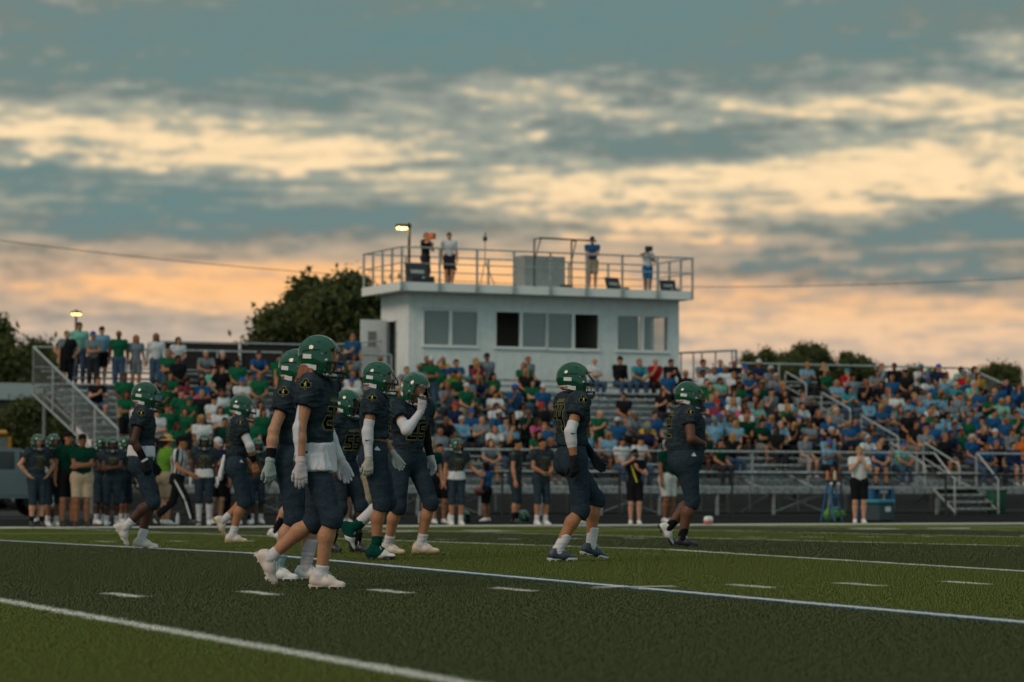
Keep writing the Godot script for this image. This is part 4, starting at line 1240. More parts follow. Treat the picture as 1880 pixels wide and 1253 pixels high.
func helmet_shell() -> Shape:
	var cell := 0.0065
	var lo := Vector3(-0.16, -0.18, -0.18)
	var nx := 50; var ny := 54; var nz := 56
	var field := PackedFloat32Array(); field.resize(nx * ny * nz)
	var at := 0
	for z in nz:
		for y in ny:
			for x in nx:
				var p := lo + Vector3(x, y, z) * cell
				var ax := absf(p.x)
				# dome
				var q := (p - Vector3(0, 0.018, -0.012)) / Vector3(0.119, 0.132, 0.140)
				var dome := (q.length() - 1.0) * 0.125
				# side flaps over the ears down to the jaw
				var f := (Vector3(ax, p.y, p.z) - Vector3(0.066, -0.07, 0.018)) / Vector3(0.050, 0.085, 0.082)
				var flap := (f.length() - 1.0) * 0.055
				var k := 0.05
				var h := maxf(k - absf(dome - flap), 0.0) / k
				var d := minf(dome, flap) - h * h * k * 0.25
				var outer := d
				# raised ridges along the crown
				if p.y > 0.03:
					outer -= 0.0045 * exp(-pow((ax - 0.048) / 0.010, 2.0)) * clampf((p.y - 0.03) / 0.05, 0.0, 1.0)
				d = maxf(outer, -(d + 0.016))
				# face opening
				var o := Vector3(ax, p.y, p.z) - Vector3(0, -0.052, 0.14)
				var b := Vector3(absf(o.x) - 0.060, absf(o.y) - 0.088, absf(o.z) - 0.098)
				var open_ := Vector3(maxf(b.x, 0), maxf(b.y, 0), maxf(b.z, 0)).length() + minf(maxf(b.x, maxf(b.y, b.z)), 0.0) - 0.024
				d = maxf(d, -open_)
				# lower edge, higher at the nape than at the jaw
				var edge := -0.088 - 0.42 * clampf(p.z + 0.05, 0.0, 0.12)
				d = maxf(d, (edge - p.y) * 0.92)
				field[at] = d
				at += 1
	return net(field, nx, ny, nz, lo, cell)

func arc(r: float, y: float, spread: float, zc: float, rz: float, n := 13, drop := 0.0) -> Array:
	var out := []
	for k in n:
		var a := lerpf(-spread, spread, float(k) / (n - 1))
		out.append(Vector3(sin(a) * r, y - drop * absf(sin(a)), zc + cos(a) * rz))
	return out

func face_mask() -> Shape:
	var s := Shape.new()
	s.tube(arc(0.112, -0.028, 1.45, 0.045, 0.125, 15), 0.0052, 6)
	s.tube(arc(0.112, -0.042, 1.40, 0.045, 0.128, 15, -0.006), 0.0045, 6)
	s.tube(arc(0.108, -0.088, 1.42, 0.040, 0.138, 15, 0.01), 0.0052, 6)
	s.tube(arc(0.102, -0.118, 1.38, 0.036, 0.138, 15, 0.012), 0.0052, 6)
	s.tube(arc(0.090, -0.150, 1.25, 0.034, 0.126, 13, -0.02), 0.0052, 6)
	for x in [-0.03, 0.03]:
		s.tube([Vector3(x, 0.045, 0.120), Vector3(x, 0.0, 0.160), Vector3(x, -0.035, 0.170)], 0.0045, 6)
		s.tube([Vector3(x, -0.088, 0.172), Vector3(x, -0.12, 0.170), Vector3(x * 1.1, -0.150, 0.152)], 0.0045, 6)
	for sg in [-1.0, 1.0]:
		s.tube([Vector3(0.112 * sg, -0.028, 0.060), Vector3(0.114 * sg, -0.06, 0.062), Vector3(0.106 * sg, -0.10, 0.062), Vector3(0.092 * sg, -0.14, 0.058)], 0.0048, 6)
		s.tube([Vector3(0.086 * sg, -0.03, 0.130), Vector3(0.088 * sg, -0.09, 0.132)], 0.0042, 6)
	return s

func strip_on(shell: Shape, pts: Array, wide: float, lift: float) -> Shape:
	# a band that hugs the shell, through directions from the helmet's centre
	var s := Shape.new()
	var o := []
	for p in pts:
		var best := 1e9
		var bi := 0
		var dir: Vector3 = p.normalized()
		for k in shell.v.size():
			var q := shell.v[k]
			if shell.n[k].dot(dir) < 0.3: continue
			var e := q.normalized().distance_to(dir) - q.length() * 0.2
			if e < best: best = e; bi = k
		o.append([shell.v[bi], shell.n[bi]])
	for k in o.size():
		var a: Vector3 = o[maxi(k - 1, 0)][0]
		var b: Vector3 = o[mini(k + 1, o.size() - 1)][0]
		var nn: Vector3 = o[k][1]
		var sd := nn.cross((b - a).normalized()).normalized() * wide * 0.5
		var c: Vector3 = o[k][0] + nn * lift
		s.v.append_array(PackedVector3Array([c - sd, c + sd])); s.n.append_array(PackedVector3Array([nn, nn]))
		if k:
			var q := k * 2 - 2
			s.i.append_array(PackedInt32Array([q, q + 1, q + 2, q + 1, q + 3, q + 2]))
	return s

func stick(on: Shape, near: Vector3, facing: Vector3, up: Vector3, lift: float) -> Transform3D:
	# where a flat mark lies on a surface: the vertex nearest the point that faces that way
	var best := 1e9
	var bi := 0
	for k in on.v.size():
		if on.n[k].dot(facing) < 0.5: continue
		var e := on.v[k].distance_squared_to(near)
		if e < best: best = e; bi = k
	var z := on.n[bi]
	var x := up.cross(z).normalized()
	return Transform3D(Basis(x, z.cross(x), z), on.v[bi] + z * lift)

func text_shape(t: String, size: float, depth := 0.0012, weight := 700) -> Shape:
	var m := TextMesh.new(); m.text = t; m.font_size = 32; m.pixel_size = size / 32.0; m.depth = depth
	var f := SystemFont.new(); f.font_names = PackedStringArray(["Droid Sans"]); f.font_weight = weight
	m.font = f
	var a := m.surface_get_arrays(0)
	var s := Shape.new(); s.v = a[Mesh.ARRAY_VERTEX]; s.n = a[Mesh.ARRAY_NORMAL]; s.uv = a[Mesh.ARRAY_TEX_UV]
	s.i = a[Mesh.ARRAY_INDEX]
	return s

func bend(s: Shape, r: float) -> Shape:
	# wraps a flat mark round an upright axis r behind it
	for k in s.v.size():
		var p := s.v[k]
		var a := p.x / r
		s.v[k] = Vector3(sin(a) * (r + p.z), p.y, cos(a) * (r + p.z) - r)
		s.n[k] = s.n[k].rotated(Vector3.UP, a)
	return s

func make_kit() -> void:
	noises()
	var green := mat("helmet_green", lin(0.0018, 0.058, 0.026), 0.2)
	green.metallic_specular = 0.15
	green.clearcoat_enabled = true; green.clearcoat = 1.0; green.clearcoat_roughness = 0.04
	mat("mask_black", lin(0.008, 0.009, 0.009), 0.35)
	mat("decal_white", lin(0.62, 0.62, 0.60), 0.5)
	mat("decal_red", lin(0.45, 0.015, 0.02), 0.5)
	mat("chin_white", lin(0.5, 0.5, 0.48), 0.6)
	mat("hole_black", lin(0.004, 0.004, 0.004), 0.9)
	var sh := helmet_shell()
	kit.shell_shape = sh
	kit.shell = sh.mesh()
	kit.mask = face_mask().mesh()
	# pale bumper along the nape, with its lettering, and the sticker on the side
	var nape := []
	for k in 15:
		var a := lerpf(-1.55, 1.55, k / 14.0)
		nape.append(Vector3(sin(a), -0.53 - 0.05 * absf(a), -cos(a) * 0.98))
	kit.bumper = strip_on(sh, nape, 0.034, 0.0035).mesh()
	var front := []
	for k in 9:
		var a := lerpf(-0.5, 0.5, k / 8.0)
		front.append(Vector3(sin(a), 0.42, cos(a)))
	kit.brow = strip_on(sh, front, 0.030, 0.004).mesh()
	var marks := Shape.new()
	for sg in [-1.0, 1.0]:
		marks.add(bend(text_shape("Riddell", 0.030), 0.12), stick(sh, Vector3(0.066 * sg, -0.078, -0.105), Vector3(0.55 * sg, -0.1, -0.8).normalized(), Vector3.UP, 0.0055))
	marks.add(bend(text_shape("Riddell", 0.021), 0.12), stick(sh, Vector3(0, 0.066, 0.12), Vector3(0, 0.4, 0.9).normalized(), Vector3.UP, 0.0055))
	kit.lettering = marks.mesh()
	var st := Shape.new()
	for sg in [-1.0, 1.0]:
		var card := Shape.new()
		for k in 6:
			card.box(Vector3(-0.034 + k * 0.0113, -0.015, 0), Vector3(-0.034 + (k + 1) * 0.0113, 0.015, 0.0012))
		st.add(bend(card, 0.125), stick(sh, Vector3(0.108 * sg, 0.0, -0.072), Vector3(0.85 * sg, 0.05, -0.5).normalized(), Vector3.UP, 0.003))
	kit.sticker = st.mesh()
	# fittings: mask clips, ear holes, crown vents, chin strap
	var clips := Shape.new()
	for sg in [-1.0, 1.0]:
		for e in [Vector3(0.112 * sg, -0.02, 0.062), Vector3(0.098 * sg, -0.115, 0.070), Vector3(0.035 * sg, 0.062, 0.112)]:
			clips.ball(e, Vector3(0.011, 0.012, 0.012), 6, 8)
		clips.ball(Vector3(0.116 * sg, 0.022, 0.03), Vector3(0.006, 0.005, 0.005), 5, 6)
	kit.clips = clips.mesh()
	var holes := Shape.new()
	for sg in [-1.0, 1.0]:
		for e in [[Vector3(0.12 * sg, -0.058, 0.0), 0.019], [Vector3(0.12 * sg, -0.095, 0.03), 0.008], [Vector3(0.09 * sg, 0.095, 0.0), 0.0075], [Vector3(0.07 * sg, 0.11, -0.06), 0.0065], [Vector3(0.11 * sg, 0.03, 0.055), 0.009]]:
			var t := stick(sh, e[0], e[0].normalized(), Vector3.UP, -0.001)
			holes.add(Shape.new().ball(Vector3.ZERO, Vector3(e[1], e[1] * 1.2, 0.0025), 4, 10), t)
		var vent := []
		for k in 7:
			var z := lerpf(-0.125, 0.015, k / 6.0)
			vent.append(stick(sh, Vector3(0.11 * sg, 0.035 + 0.012 * k / 6.0, z), Vector3(0.8 * sg, 0.2, z * 3.0).normalized(), Vector3.UP, 0.0).origin)
		holes.tube(vent, 0.0042, 5)
	kit.holes = holes.mesh()
	var strap := Shape.new()
	for sg in [-1.0, 1.0]:
		strap.tube([Vector3(0.113 * sg, -0.02, 0.02), Vector3(0.105 * sg, -0.085, 0.055), Vector3(0.06 * sg, -0.135, 0.095)], 0.0065, 6)
		strap.tube([Vector3(0.113 * sg, -0.075, 0.01), Vector3(0.10 * sg, -0.115, 0.05), Vector3(0.06 * sg, -0.14, 0.092)], 0.006, 6)
	strap.ball(Vector3(0, -0.128, 0.098), Vector3(0.05, 0.026, 0.028), 8, 12)
	kit.strap = strap.mesh()
	var eyes := Shape.new()
	for sg in [-1.0, 1.0]:
		eyes.ball(Vector3(0.032 * sg, -0.004, 0.083), Vector3(0.011, 0.006, 0.006), 5, 8)
		eyes.tube([Vector3(0.018 * sg, 0.014, 0.098), Vector3(0.034 * sg, 0.020, 0.092), Vector3(0.050 * sg, 0.012, 0.078)], 0.0042, 5)
	kit.eyes = eyes.mesh()
	var mouth := Shape.new().ball(Vector3(0, -0.068, 0.096), Vector3(0.023, 0.006, 0.006), 5, 8)
	kit.mouth = mouth.mesh()
	kit.shoe = shoe_shape(0.008).mesh()
	kit.shoe_low = shoe_shape(0.014).mesh()
	kit.sole = sole_shape().mesh()
	kit.laces = lace_shape().mesh()
	# marks
	kit.adidas = Shape.new()
	for k in 3:
		var h: float = [0.016, 0.028, 0.040][k]
		var x := -0.030 + k * 0.017
		kit.adidas.prism(PackedVector2Array([Vector2(x + 0.006, 0), Vector2(x + 0.019, 0), Vector2(x + 0.013 - h * 0.35, h), Vector2(x - h * 0.35, h)]), 0.0015)
	kit.swoosh = Shape.new().prism(PackedVector2Array([Vector2(-0.030, 0.000), Vector2(-0.024, -0.012), Vector2(-0.012, -0.014), Vector2(0.034, 0.014), Vector2(-0.008, -0.003), Vector2(-0.020, -0.003)]), 0.0012)

func head_parts(root: Node3D, j: Dictionary, helmet := true, far := false) -> void:
	var t := Transform3D(j.headb, j.skull)
	var e := part("eyes", kit.eyes, mat("eye_dark", lin(0.02, 0.015, 0.012), 0.4), root); e.transform = t
	if not far:
		var mo := part("mouth", kit.mouth, mat("lips", lin(0.16, 0.06, 0.05), 0.6), root); mo.transform = t
	if helmet:
		var h := part("helmet", kit.shell, mats.helmet_green, root)
		h.transform = t.translated_local(Vector3(0, -0.004, -0.006)).scaled_local(Vector3.ONE * 1.07)
		part("face_mask", kit.mask, mats.mask_black, h)
		part("bumper", kit.bumper, mats.decal_white, h)
		part("brow_bumper", kit.brow, mats.decal_white, h)
		part("chin_strap", kit.strap, mats.chin_white if not far else mats.mask_black, h)
		part("vents", kit.holes, mats.hole_black, h)
		if not far:
			part("lettering", kit.lettering, mats.decal_red, h)
			part("clips", kit.clips, mats.galvanised, h)
		part("sticker", kit.sticker, mats.decal_white, h)

# ---------------------------------------------------------------- jerseys
const SEG := {"0": "abcdef", "1": "bc", "2": "abged", "3": "abgcd", "4": "fgbc", "5": "afgcd", "6": "afgedc", "7": "abc", "8": "abcdefg", "9": "abcdfg"}

func draw_digit(im: Image, d: String, x: int, y: int, w: int, h: int, t: int, c: Color, grow: int) -> void:
	var m := h / 2
	for ch in SEG[d]:
		var r := Rect2i()
		match ch:
			"a": r = Rect2i(x, y, w, t)
			"g": r = Rect2i(x, y + m - t / 2, w, t)
			"d": r = Rect2i(x, y + h - t, w, t)
			"f": r = Rect2i(x, y, t, m)
			"b": r = Rect2i(x + w - t, y, t, m)
			"e": r = Rect2i(x, y + m, t, h - m)
			"c": r = Rect2i(x + w - t, y + m, t, h - m)
		im.fill_rect(r.grow(grow), c)

func disc(im: Image, cx: int, cy: int, r: int, c: Color) -> void:
	for y in range(-r, r + 1):
		var w := int(sqrt(float(r * r - y * y)))
		im.fill_rect(Rect2i(cx - w, cy + y, w * 2 + 1, 1), c)

func emblem(im: Image, cx: int, cy: int, r: int) -> void:
	# three-leaved clover with a gold outline and a letter-like gold mark in the middle
	var gold := Color(0.50, 0.46, 0.27)
	var dark := Color(0.02, 0.06, 0.05)
	for pass_ in 2:
		var g := 3 if pass_ == 0 else 0
		var c := gold if pass_ == 0 else dark
		for e in [[0.0, -0.62], [-0.62, 0.12], [0.62, 0.12]]:
			disc(im, cx + int(e[0] * r), cy + int(e[1] * r), int(r * 0.50) + g, c)
		im.fill_rect(Rect2i(cx - r / 8, cy, r / 4, r).grow(g), c)
	# a small pale figure in the middle
	var pale := Color(0.70, 0.66, 0.45)
	disc(im, cx + r / 10, cy - r / 2, r / 6, pale)
	im.fill_rect(Rect2i(cx - r / 6, cy - r / 3, r / 3, r / 2), pale)
	im.fill_rect(Rect2i(cx - r / 3, cy - r / 5, r / 2, r / 8), pale)
	im.fill_rect(Rect2i(cx - r / 4, cy + r / 6, r / 7, r / 3), pale)
	im.fill_rect(Rect2i(cx + r / 12, cy + r / 6, r / 7, r / 4), pale)

var weave: Image

func jersey_material(key: String, number: String) -> StandardMaterial3D:
	if mats.has(key): return mats[key]
	if weave == null:
		var a := FastNoiseLite.new(); a.seed = 91; a.frequency = 0.012; a.fractal_octaves = 4
		var b := FastNoiseLite.new(); b.seed = 92; b.frequency = 0.35; b.fractal_octaves = 2
		var ia := a.get_seamless_image(512, 512)
		var ib := b.get_seamless_image(512, 512)
		weave = Image.create(512, 512, false, Image.FORMAT_RGB8)
		for y in 512:
			for x in 512:
				var v := 0.72 + (ia.get_pixel(x, y).r - 0.5) * 0.34 + (ib.get_pixel(x, y).r - 0.5) * 0.28
				weave.set_pixel(x, y, Color(0.245 * v, 0.296 * v, 0.333 * v))
	var im := Image.create(1024, 1024, false, Image.FORMAT_RGB8)
	for q in 4:
		im.blit_rect(weave, Rect2i(0, 0, 512, 512), Vector2i((q % 2) * 512, (q / 2) * 512))
	var gold := Color(0.50, 0.46, 0.25)
	var black := Color(0.035, 0.04, 0.045)
	for q in 2:
		var ox := q * 512
		var n := number.length()
		for pass_ in 2:
			for k in n:
				var w := 74
				var x := ox + 256 - (n * w + (n - 1) * 22) / 2 + k * (w + 22)
				draw_digit(im, number[k], x, 240 if q == 0 else 150, w, 128 if q == 0 else 190, 22, gold if pass_ == 0 else black, 5 if pass_ == 0 else 0)
		# a short gold wordmark strip, too small to read
		for k in 7:
			im.fill_rect(Rect2i(ox + 196 + k * 18, 185 if q == 0 else 108, 11, 24), gold)
			im.fill_rect(Rect2i(ox + 199 + k * 18, 190 if q == 0 else 113, 5, 6), black)
	for q in 2:
		emblem(im, q * 512 + 256, 512 + 118, 28)
	var m := StandardMaterial3D.new(); m.resource_name = key
	m.albedo_texture = ImageTexture.create_from_image(im)
	m.roughness = 0.9
	m.metallic_specular = 0.12
	mats[key] = m
	return m

func wrap_jersey(s: Shape, j: Dictionary) -> ArrayMesh:
	# lay the four printed views of the jersey on it: front, back, left, right
	var o := Shape.new()
	var org: Vector3 = j.waist
	for k in range(0, s.i.size(), 3):
		var nn := s.n[s.i[k]] + s.n[s.i[k + 1]] + s.n[s.i[k + 2]]
		var nx: float = nn.dot(j.sx)
		var nz: float = nn.dot(j.sz)
		var q := 0
		if absf(nx) > absf(nz) * 1.15: q = 2 if nx > 0 else 3
		else: q = 0 if nz > 0 else 1
		for e in 3:
			var p := s.v[s.i[k + e]]
			var l := p - org
			var u := 0.0
			match q:
				0: u = l.dot(j.sx)
				1: u = -l.dot(j.sx)
				2: u = -l.dot(j.sz)
				3: u = l.dot(j.sz)
			var v: float = l.dot(j.up)
			var uu := clampf((u + 0.32) / 0.64, 0.004, 0.996)
			var vv := clampf((0.49 - v) / 0.64, 0.004, 0.996)
			o.v.append(p); o.n.append(s.n[s.i[k + e]])
			o.uv.append(Vector2(((q % 2) + uu) * 0.5, ((q / 2) + vv) * 0.5))
			o.i.append(o.i.size())
	return o.mesh()

func jersey_bones(j: Dictionary, hem: float, cuff := 0.46, pads := 1.0) -> Array:
	var o := []
	var f: float = j.build
	var low: Vector3 = j.waist + j.up * hem
	var cut := [[low, -j.up]]
	o.append(bone(j.pelvis + j.up * 0.03, j.waist + j.up * 0.05, 0.142 * f, 0.142 * f, 0.05, j.pz, 1.18 / f, cut))
	o.append(bone(j.waist, j.chest, 0.142 * f, 0.150 * f, 0.06, j.sz, 1.16 / f, cut))
	o.append(bone(j.chest - j.sx * 0.07, j.chest + j.sx * 0.07, 0.142 * f, 0.142 * f, 0.06, j.sz, 1.08))
	o.append(bone(j.sr + j.sx * 0.04 + j.up * 0.005, j.sl - j.sx * 0.04 + j.up * 0.005, 0.066 + 0.028 * pads, 0.066 + 0.028 * pads, 0.05))
	o.append(bone(j.neck - j.up * 0.06 - j.sz * 0.01, j.neck - j.up * 0.02, 0.085, 0.074, 0.04))
	for s in ["l", "r"]:
		var sh: Vector3 = j["s" + s]
		var el: Vector3 = j["e" + s]
		o.append(bone(sh + j.up * 0.012, sh.lerp(el, 0.12), 0.064 + 0.026 * pads, 0.062 + 0.026 * pads, 0.05))
		o.append(bone(sh, el, 0.068 + 0.020 * pads, 0.054 + 0.014 * pads, 0.03, Vector3.ZERO, 1.0, [cut_at(sh, el, cuff)]))
	return o

func pants_bones(j: Dictionary, top := 0.03, knee := 0.13, loose := 0.0) -> Array:
	var o := []
	var f: float = j.build
	var cut := [[j.waist + j.up * top, j.up]]
	o.append(bone(j.pelvis - j.px * 0.055 + Vector3(0, 0.03, 0), j.pelvis + j.px * 0.055 + Vector3(0, 0.03, 0), 0.128 * f + loose * 0.4, 0.128 * f + loose * 0.4, 0.05, j.pz, 1.12 / f, cut))
	o.append(bone(j.pelvis + j.up * 0.05, j.waist + j.up * 0.05, 0.132 * f, 0.132 * f, 0.05, j.pz, 1.18 / f, cut))
	for s in ["l", "r"]:
		var sg := 1.0 if s == "l" else -1.0
		var h: Vector3 = j["h" + s]
		var k: Vector3 = j["k" + s]
		var a: Vector3 = j["a" + s]
		o.append(bone(h - j.pz * 0.048 + j.px * 0.0 - Vector3(0, 0.03, 0), h - j.pz * 0.035 + Vector3(0, 0.03, 0), 0.088 * f, 0.082 * f, 0.05))
		o.append(bone(h, k, 0.102 * f + loose * 0.6, 0.070 + loose, 0.05))
		if knee > 0.0 and knee < 0.5:
			# thigh and knee pads under the cloth
			var fr: Vector3 = (k - h).cross(j.px).normalized() * -1.0
			if fr.dot(j.pz) < 0.0: fr = -fr
			o.append(bone(h.lerp(k, 0.42) + fr * 0.040, h.lerp(k, 0.70) + fr * 0.034, 0.058, 0.052, 0.03))
			o.append(bone(k + fr * 0.020 + (k - h).normalized() * -0.02, k + fr * 0.022 + (a - k).normalized() * 0.03, 0.060, 0.054, 0.02, Vector3.ZERO, 1.0, [cut_at(k, a, knee)]))
		if knee > 0.0:
			o.append(bone(k, a, 0.071 + loose, 0.058 + loose, 0.03, Vector3.ZERO, 1.0, [cut_at(k, a, knee)]))
	return o

const SKINS := [[0.46, 0.225, 0.125], [0.38, 0.170, 0.085], [0.23, 0.10, 0.052], [0.075, 0.034, 0.020], [0.50, 0.265, 0.165], [0.135, 0.058, 0.034]]

func skin(k: int) -> StandardMaterial3D:
	var key := "skin_%d" % k
	if mats.has(key): return mats[key]
	var c: Array = SKINS[k]
	var m := mat(key, lin(c[0], c[1], c[2]), 0.55)
	m.metallic_specular = 0.35
	if not kit.has("skin_tex"): kit.skin_tex = noise_tex(35, 0.05, Color(0.88, 0.85, 0.84), Color(1, 1, 1), 256)
	grain(m, kit.skin_tex, 3.0)
	m.subsurf_scatter_enabled = true; m.subsurf_scatter_strength = 0.05
	return m

func cloth(key: String, c: Color, rough := 0.85) -> StandardMaterial3D:
	if mats.has(key): return mats[key]
	if not kit.has("cloth_tex"):
		kit.cloth_tex = noise_tex(33, 0.2, Color(0.90, 0.90, 0.90), Color(1, 1, 1), 256)
		kit.camo_tex = noise_tex(34, 0.03, Color(0.82, 0.83, 0.85), Color(1.0, 1.0, 1.0), 256, 5)
	var m := grain(mat(key, c, rough), kit.cloth_tex, 2.6)
	m.metallic_specular = 0.12
	return m

func player(spec: Dictionary) -> Node3D:
	# one football player in helmet, pads, jersey, knee pants, socks and cleats
	var root := thing("person", spec.label, "person", spec.at, spec.turn, spec.get("group", "players on the field"))
	root.scale = Vector3.ONE * float(spec.get("scale", 1.0))
	var j := skeleton(spec.pose)
	var cell: float = spec.get("cell", 0.012)
	var sk := skin(spec.get("skin", 0))
	var gl: String = spec.get("gloves", "none")
	var body := blob(body_bones(j), cell)
	for s in ["l", "r"]:
		if gl == "none" or (gl.length() == 1 and gl != s):
			body.add(blob(hand_bones(j, s), 0.0052 if cell < 0.013 else 0.009))
	part("body", body.mesh(), sk, root)
	var hem: float = spec.get("hem", -0.06)
	var js := blob(jersey_bones(j, hem, spec.get("cuff", 0.44)), cell, fold_noise, 0.0095, Vector3(0.55, 1.9, 0.55))
	part("jersey", wrap_jersey(js, j), jersey_material("jersey_%s" % spec.number, spec.number), root)
	for s in ["l", "r"]:
		var cf: float = spec.get("cuff", 0.44)
		part("cuff_trim", blob([sleeve(j["s" + s], j["e" + s], 0.091, 0.0715, cf - 0.055, cf + 0.004, 0.01)], 0.011, cloth_noise, 0.003).mesh(), cloth("trim_navy", lin(0.014, 0.020, 0.026)), root)
	var pm := cloth("pants_slate", lin(0.030, 0.045, 0.060))
	if not mats.has("pants_done"):
		mats.pants_done = true
		pm.albedo_texture = kit.camo_tex
		pm.uv1_scale = Vector3.ONE * 3.2
	var ps := blob(pants_bones(j, spec.get("waist", 0.03 if not spec.has("undershirt") else float(spec.undershirt[1]) + 0.055), spec.get("knee", 0.13)), cell, fold_noise, 0.0050, Vector3(0.8, 1.2, 0.8))
	part("pants", ps.mesh(), pm, root)
	if spec.has("undershirt"):
		var u: Array = spec.undershirt
		var lowc: Vector3 = j.waist + j.up * float(u[1])
		var tuck := [[lowc, -j.up], [j.waist + j.up * (hem + 0.05), j.up]]
		var skirt := [[lowc, -j.up], [j.waist + j.up * (hem - 0.03), j.up]]
		var ub := []
		for off in [-0.042, 0.042]:
			ub.append(bone(j.waist + j.up * (float(u[1]) - 0.06) + j.px * off, j.waist + j.up * (hem + 0.06) + j.px * off * 0.7, 0.158 * j.build, 0.138 * j.build, 0.04, j.pz, 1.06, tuck))
		for s in ["l", "r"]:
			ub.append(bone(j["h" + s], j["h" + s].lerp(j["k" + s], 0.4), 0.112, 0.124, 0.03, Vector3.ZERO, 1.0, skirt))
		part("undershirt", blob(ub, cell, fold_noise, 0.011, Vector3(1.3, 0.35, 1.3)).mesh(), cloth(u[0], lin(0.62, 0.60, 0.62)), root)
	for e in spec.get("arms", []):
		# [side, material, from, to along the whole arm: 0 shoulder, 1 elbow, 2 wrist]
		var b := []
		var s: String = e[0]
		if e[2] < 1.0:
			b.append(sleeve(j["s" + s], j["e" + s], 0.060, 0.0465, e[2], minf(e[3], 1.0), 0.02))
		if e[3] > 1.0:
			b.append(sleeve(j["e" + s], j["w" + s], 0.0475, 0.034, maxf(e[2] - 1.0, 0.0), e[3] - 1.0, 0.02))
			if e[2] < 1.0:
				b.append(bone(j["e" + s], j["e" + s].lerp(j["w" + s], 0.3), 0.047, 0.0485, 0.02, Vector3.ZERO, 1.0, [cut_at(j["e" + s], j["w" + s], e[3] - 1.0)]))
		if e.size() > 4 and e[4] == "half":
			# a cloth strip that covers only the back of the arm
			for q in b: q[7].append([j["e" + s] + Vector3(0, 0, 0.004), Vector3(0, 0, 1)])
		var sl := blob(b, 0.009, cloth_noise, 0.002)
		var o := part("arm_sleeve" if e[3] - e[2] > 0.5 else "wristband", sl.mesh(), e[1], root)
		if e.size() > 5:
			var sw: Dictionary = {"white": mats.decal_white, "black": mats.hole_black}
			var mp := part("mark", kit.swoosh.mesh(), sw[e[4]], o)
			mp.transform = stick(sl, j["e" + s].lerp(j["w" + s], e[5]), e[6], Vector3(0.25, 1, 0.2), 0.002)
	for e in spec.get("legs", []):
		var kk: Vector3 = j["k" + e[0]]
		var aa: Vector3 = j["a" + e[0]]
		var bk: Vector3 = -(j["fb" + e[0]] * Vector3(0, 0, 1))
		var dl := (aa - kk).normalized()
		bk = (bk - dl * bk.dot(dl)).normalized()
		var cf := kk.lerp(aa, 0.32) + bk * 0.018
		part("leg_sleeve", blob([bone(kk, cf, 0.059, 0.062, 0.02, Vector3.ZERO, 1.0, [[kk.lerp(aa, e[1]), -dl]]), bone(cf, aa, 0.062, 0.040, 0.02, Vector3.ZERO, 1.0, [cut_at(kk, aa, e[2])])], 0.010, cloth_noise, 0.002).mesh(), cloth("sleeve_white", lin(0.6, 0.59, 0.62)), root)
	if gl != "none":
		for s in ["l", "r"]:
			if gl.length() == 1 and gl != s: continue
			var hb := hand_bones(j, s, 0.0028)
			hb.append(sleeve(j["e" + s], j["w" + s], 0.040, 0.034, 0.80, 1.0, 0.01))
			var gm := part("glove", blob(hb, 0.0052).mesh(), spec.glove_mat, root)
			var band := blob([sleeve(j["e" + s], j["w" + s], 0.043, 0.0375, 0.87, 0.97, 0.01)], 0.006)
			part("cuff", band.mesh(), spec.get("cuff_mat", spec.glove_mat), gm)
	for s in ["l", "r"]:
		var so: Array = spec.get("sock_" + s, spec.get("sock", ["white", 0.70]))
		var k: Vector3 = j["k" + s]
		var a: Vector3 = j["a" + s]
		var sb := [sleeve(k, a, 0.068, 0.0435, so[1], 1.0, 0.01), bone(a, a + j["fb" + s] * Vector3(0, -0.025, 0.02), 0.0435, 0.042, 0.02)]
		part("sock", blob(sb, 0.009, fold_noise, 0.003, Vector3(0.3, 4, 0.3)).mesh(), cloth("sock_" + so[0], {"white": lin(0.60, 0.58, 0.60), "blue": lin(0.30, 0.45, 0.50), "pink": lin(0.56, 0.48, 0.50), "green": lin(0.004, 0.05, 0.038), "black": lin(0.012, 0.012, 0.014)}[so[0]]), root)
		var sm: Array = spec.get("shoe_" + s, spec.get("shoe", ["cream", "cream"]))
		var cols := {"cream": lin(0.55, 0.46, 0.40), "white": lin(0.60, 0.58, 0.56), "black": lin(0.014, 0.014, 0.016), "gold": lin(0.42, 0.27, 0.08), "navy": lin(0.03, 0.04, 0.06), "green": lin(0.005, 0.05, 0.04)}
		var sh := part("shoe", kit.shoe, mat("shoe_" + sm[0], cols[sm[0]], 0.5), root)
		sh.transform = Transform3D(j["fb" + s], a)
		part("sole", kit.sole, mat("sole_" + sm[1], cols[sm[1]], 0.55), sh)
		part("laces", kit.laces, mat("laces", lin(0.55, 0.5, 0.46), 0.8), sh)
		if spec.get("spats", false):
			var fb: Basis = j["fb" + s]
			var g := [[a + fb * Vector3(0, 0, 0.075), fb * Vector3(0, -0.45, 1).normalized()], [a + fb * Vector3(0, -0.074, 0), fb * Vector3(0, -1, 0)]]
			part("spat", blob([bone(a + fb * Vector3(0, -0.035, -0.05), a + fb * Vector3(0, -0.035, 0.08), 0.049, 0.049, 0.03, Vector3.ZERO, 1.0, g), bone(a + fb * Vector3(0, 0.02, -0.01), a + fb * Vector3(0, -0.03, 0.04), 0.05, 0.046, 0.03, Vector3.ZERO, 1.0, g)], 0.008, cloth_noise, 0.002).mesh(), cloth("sock_green", lin(0.004, 0.05, 0.038)), root)
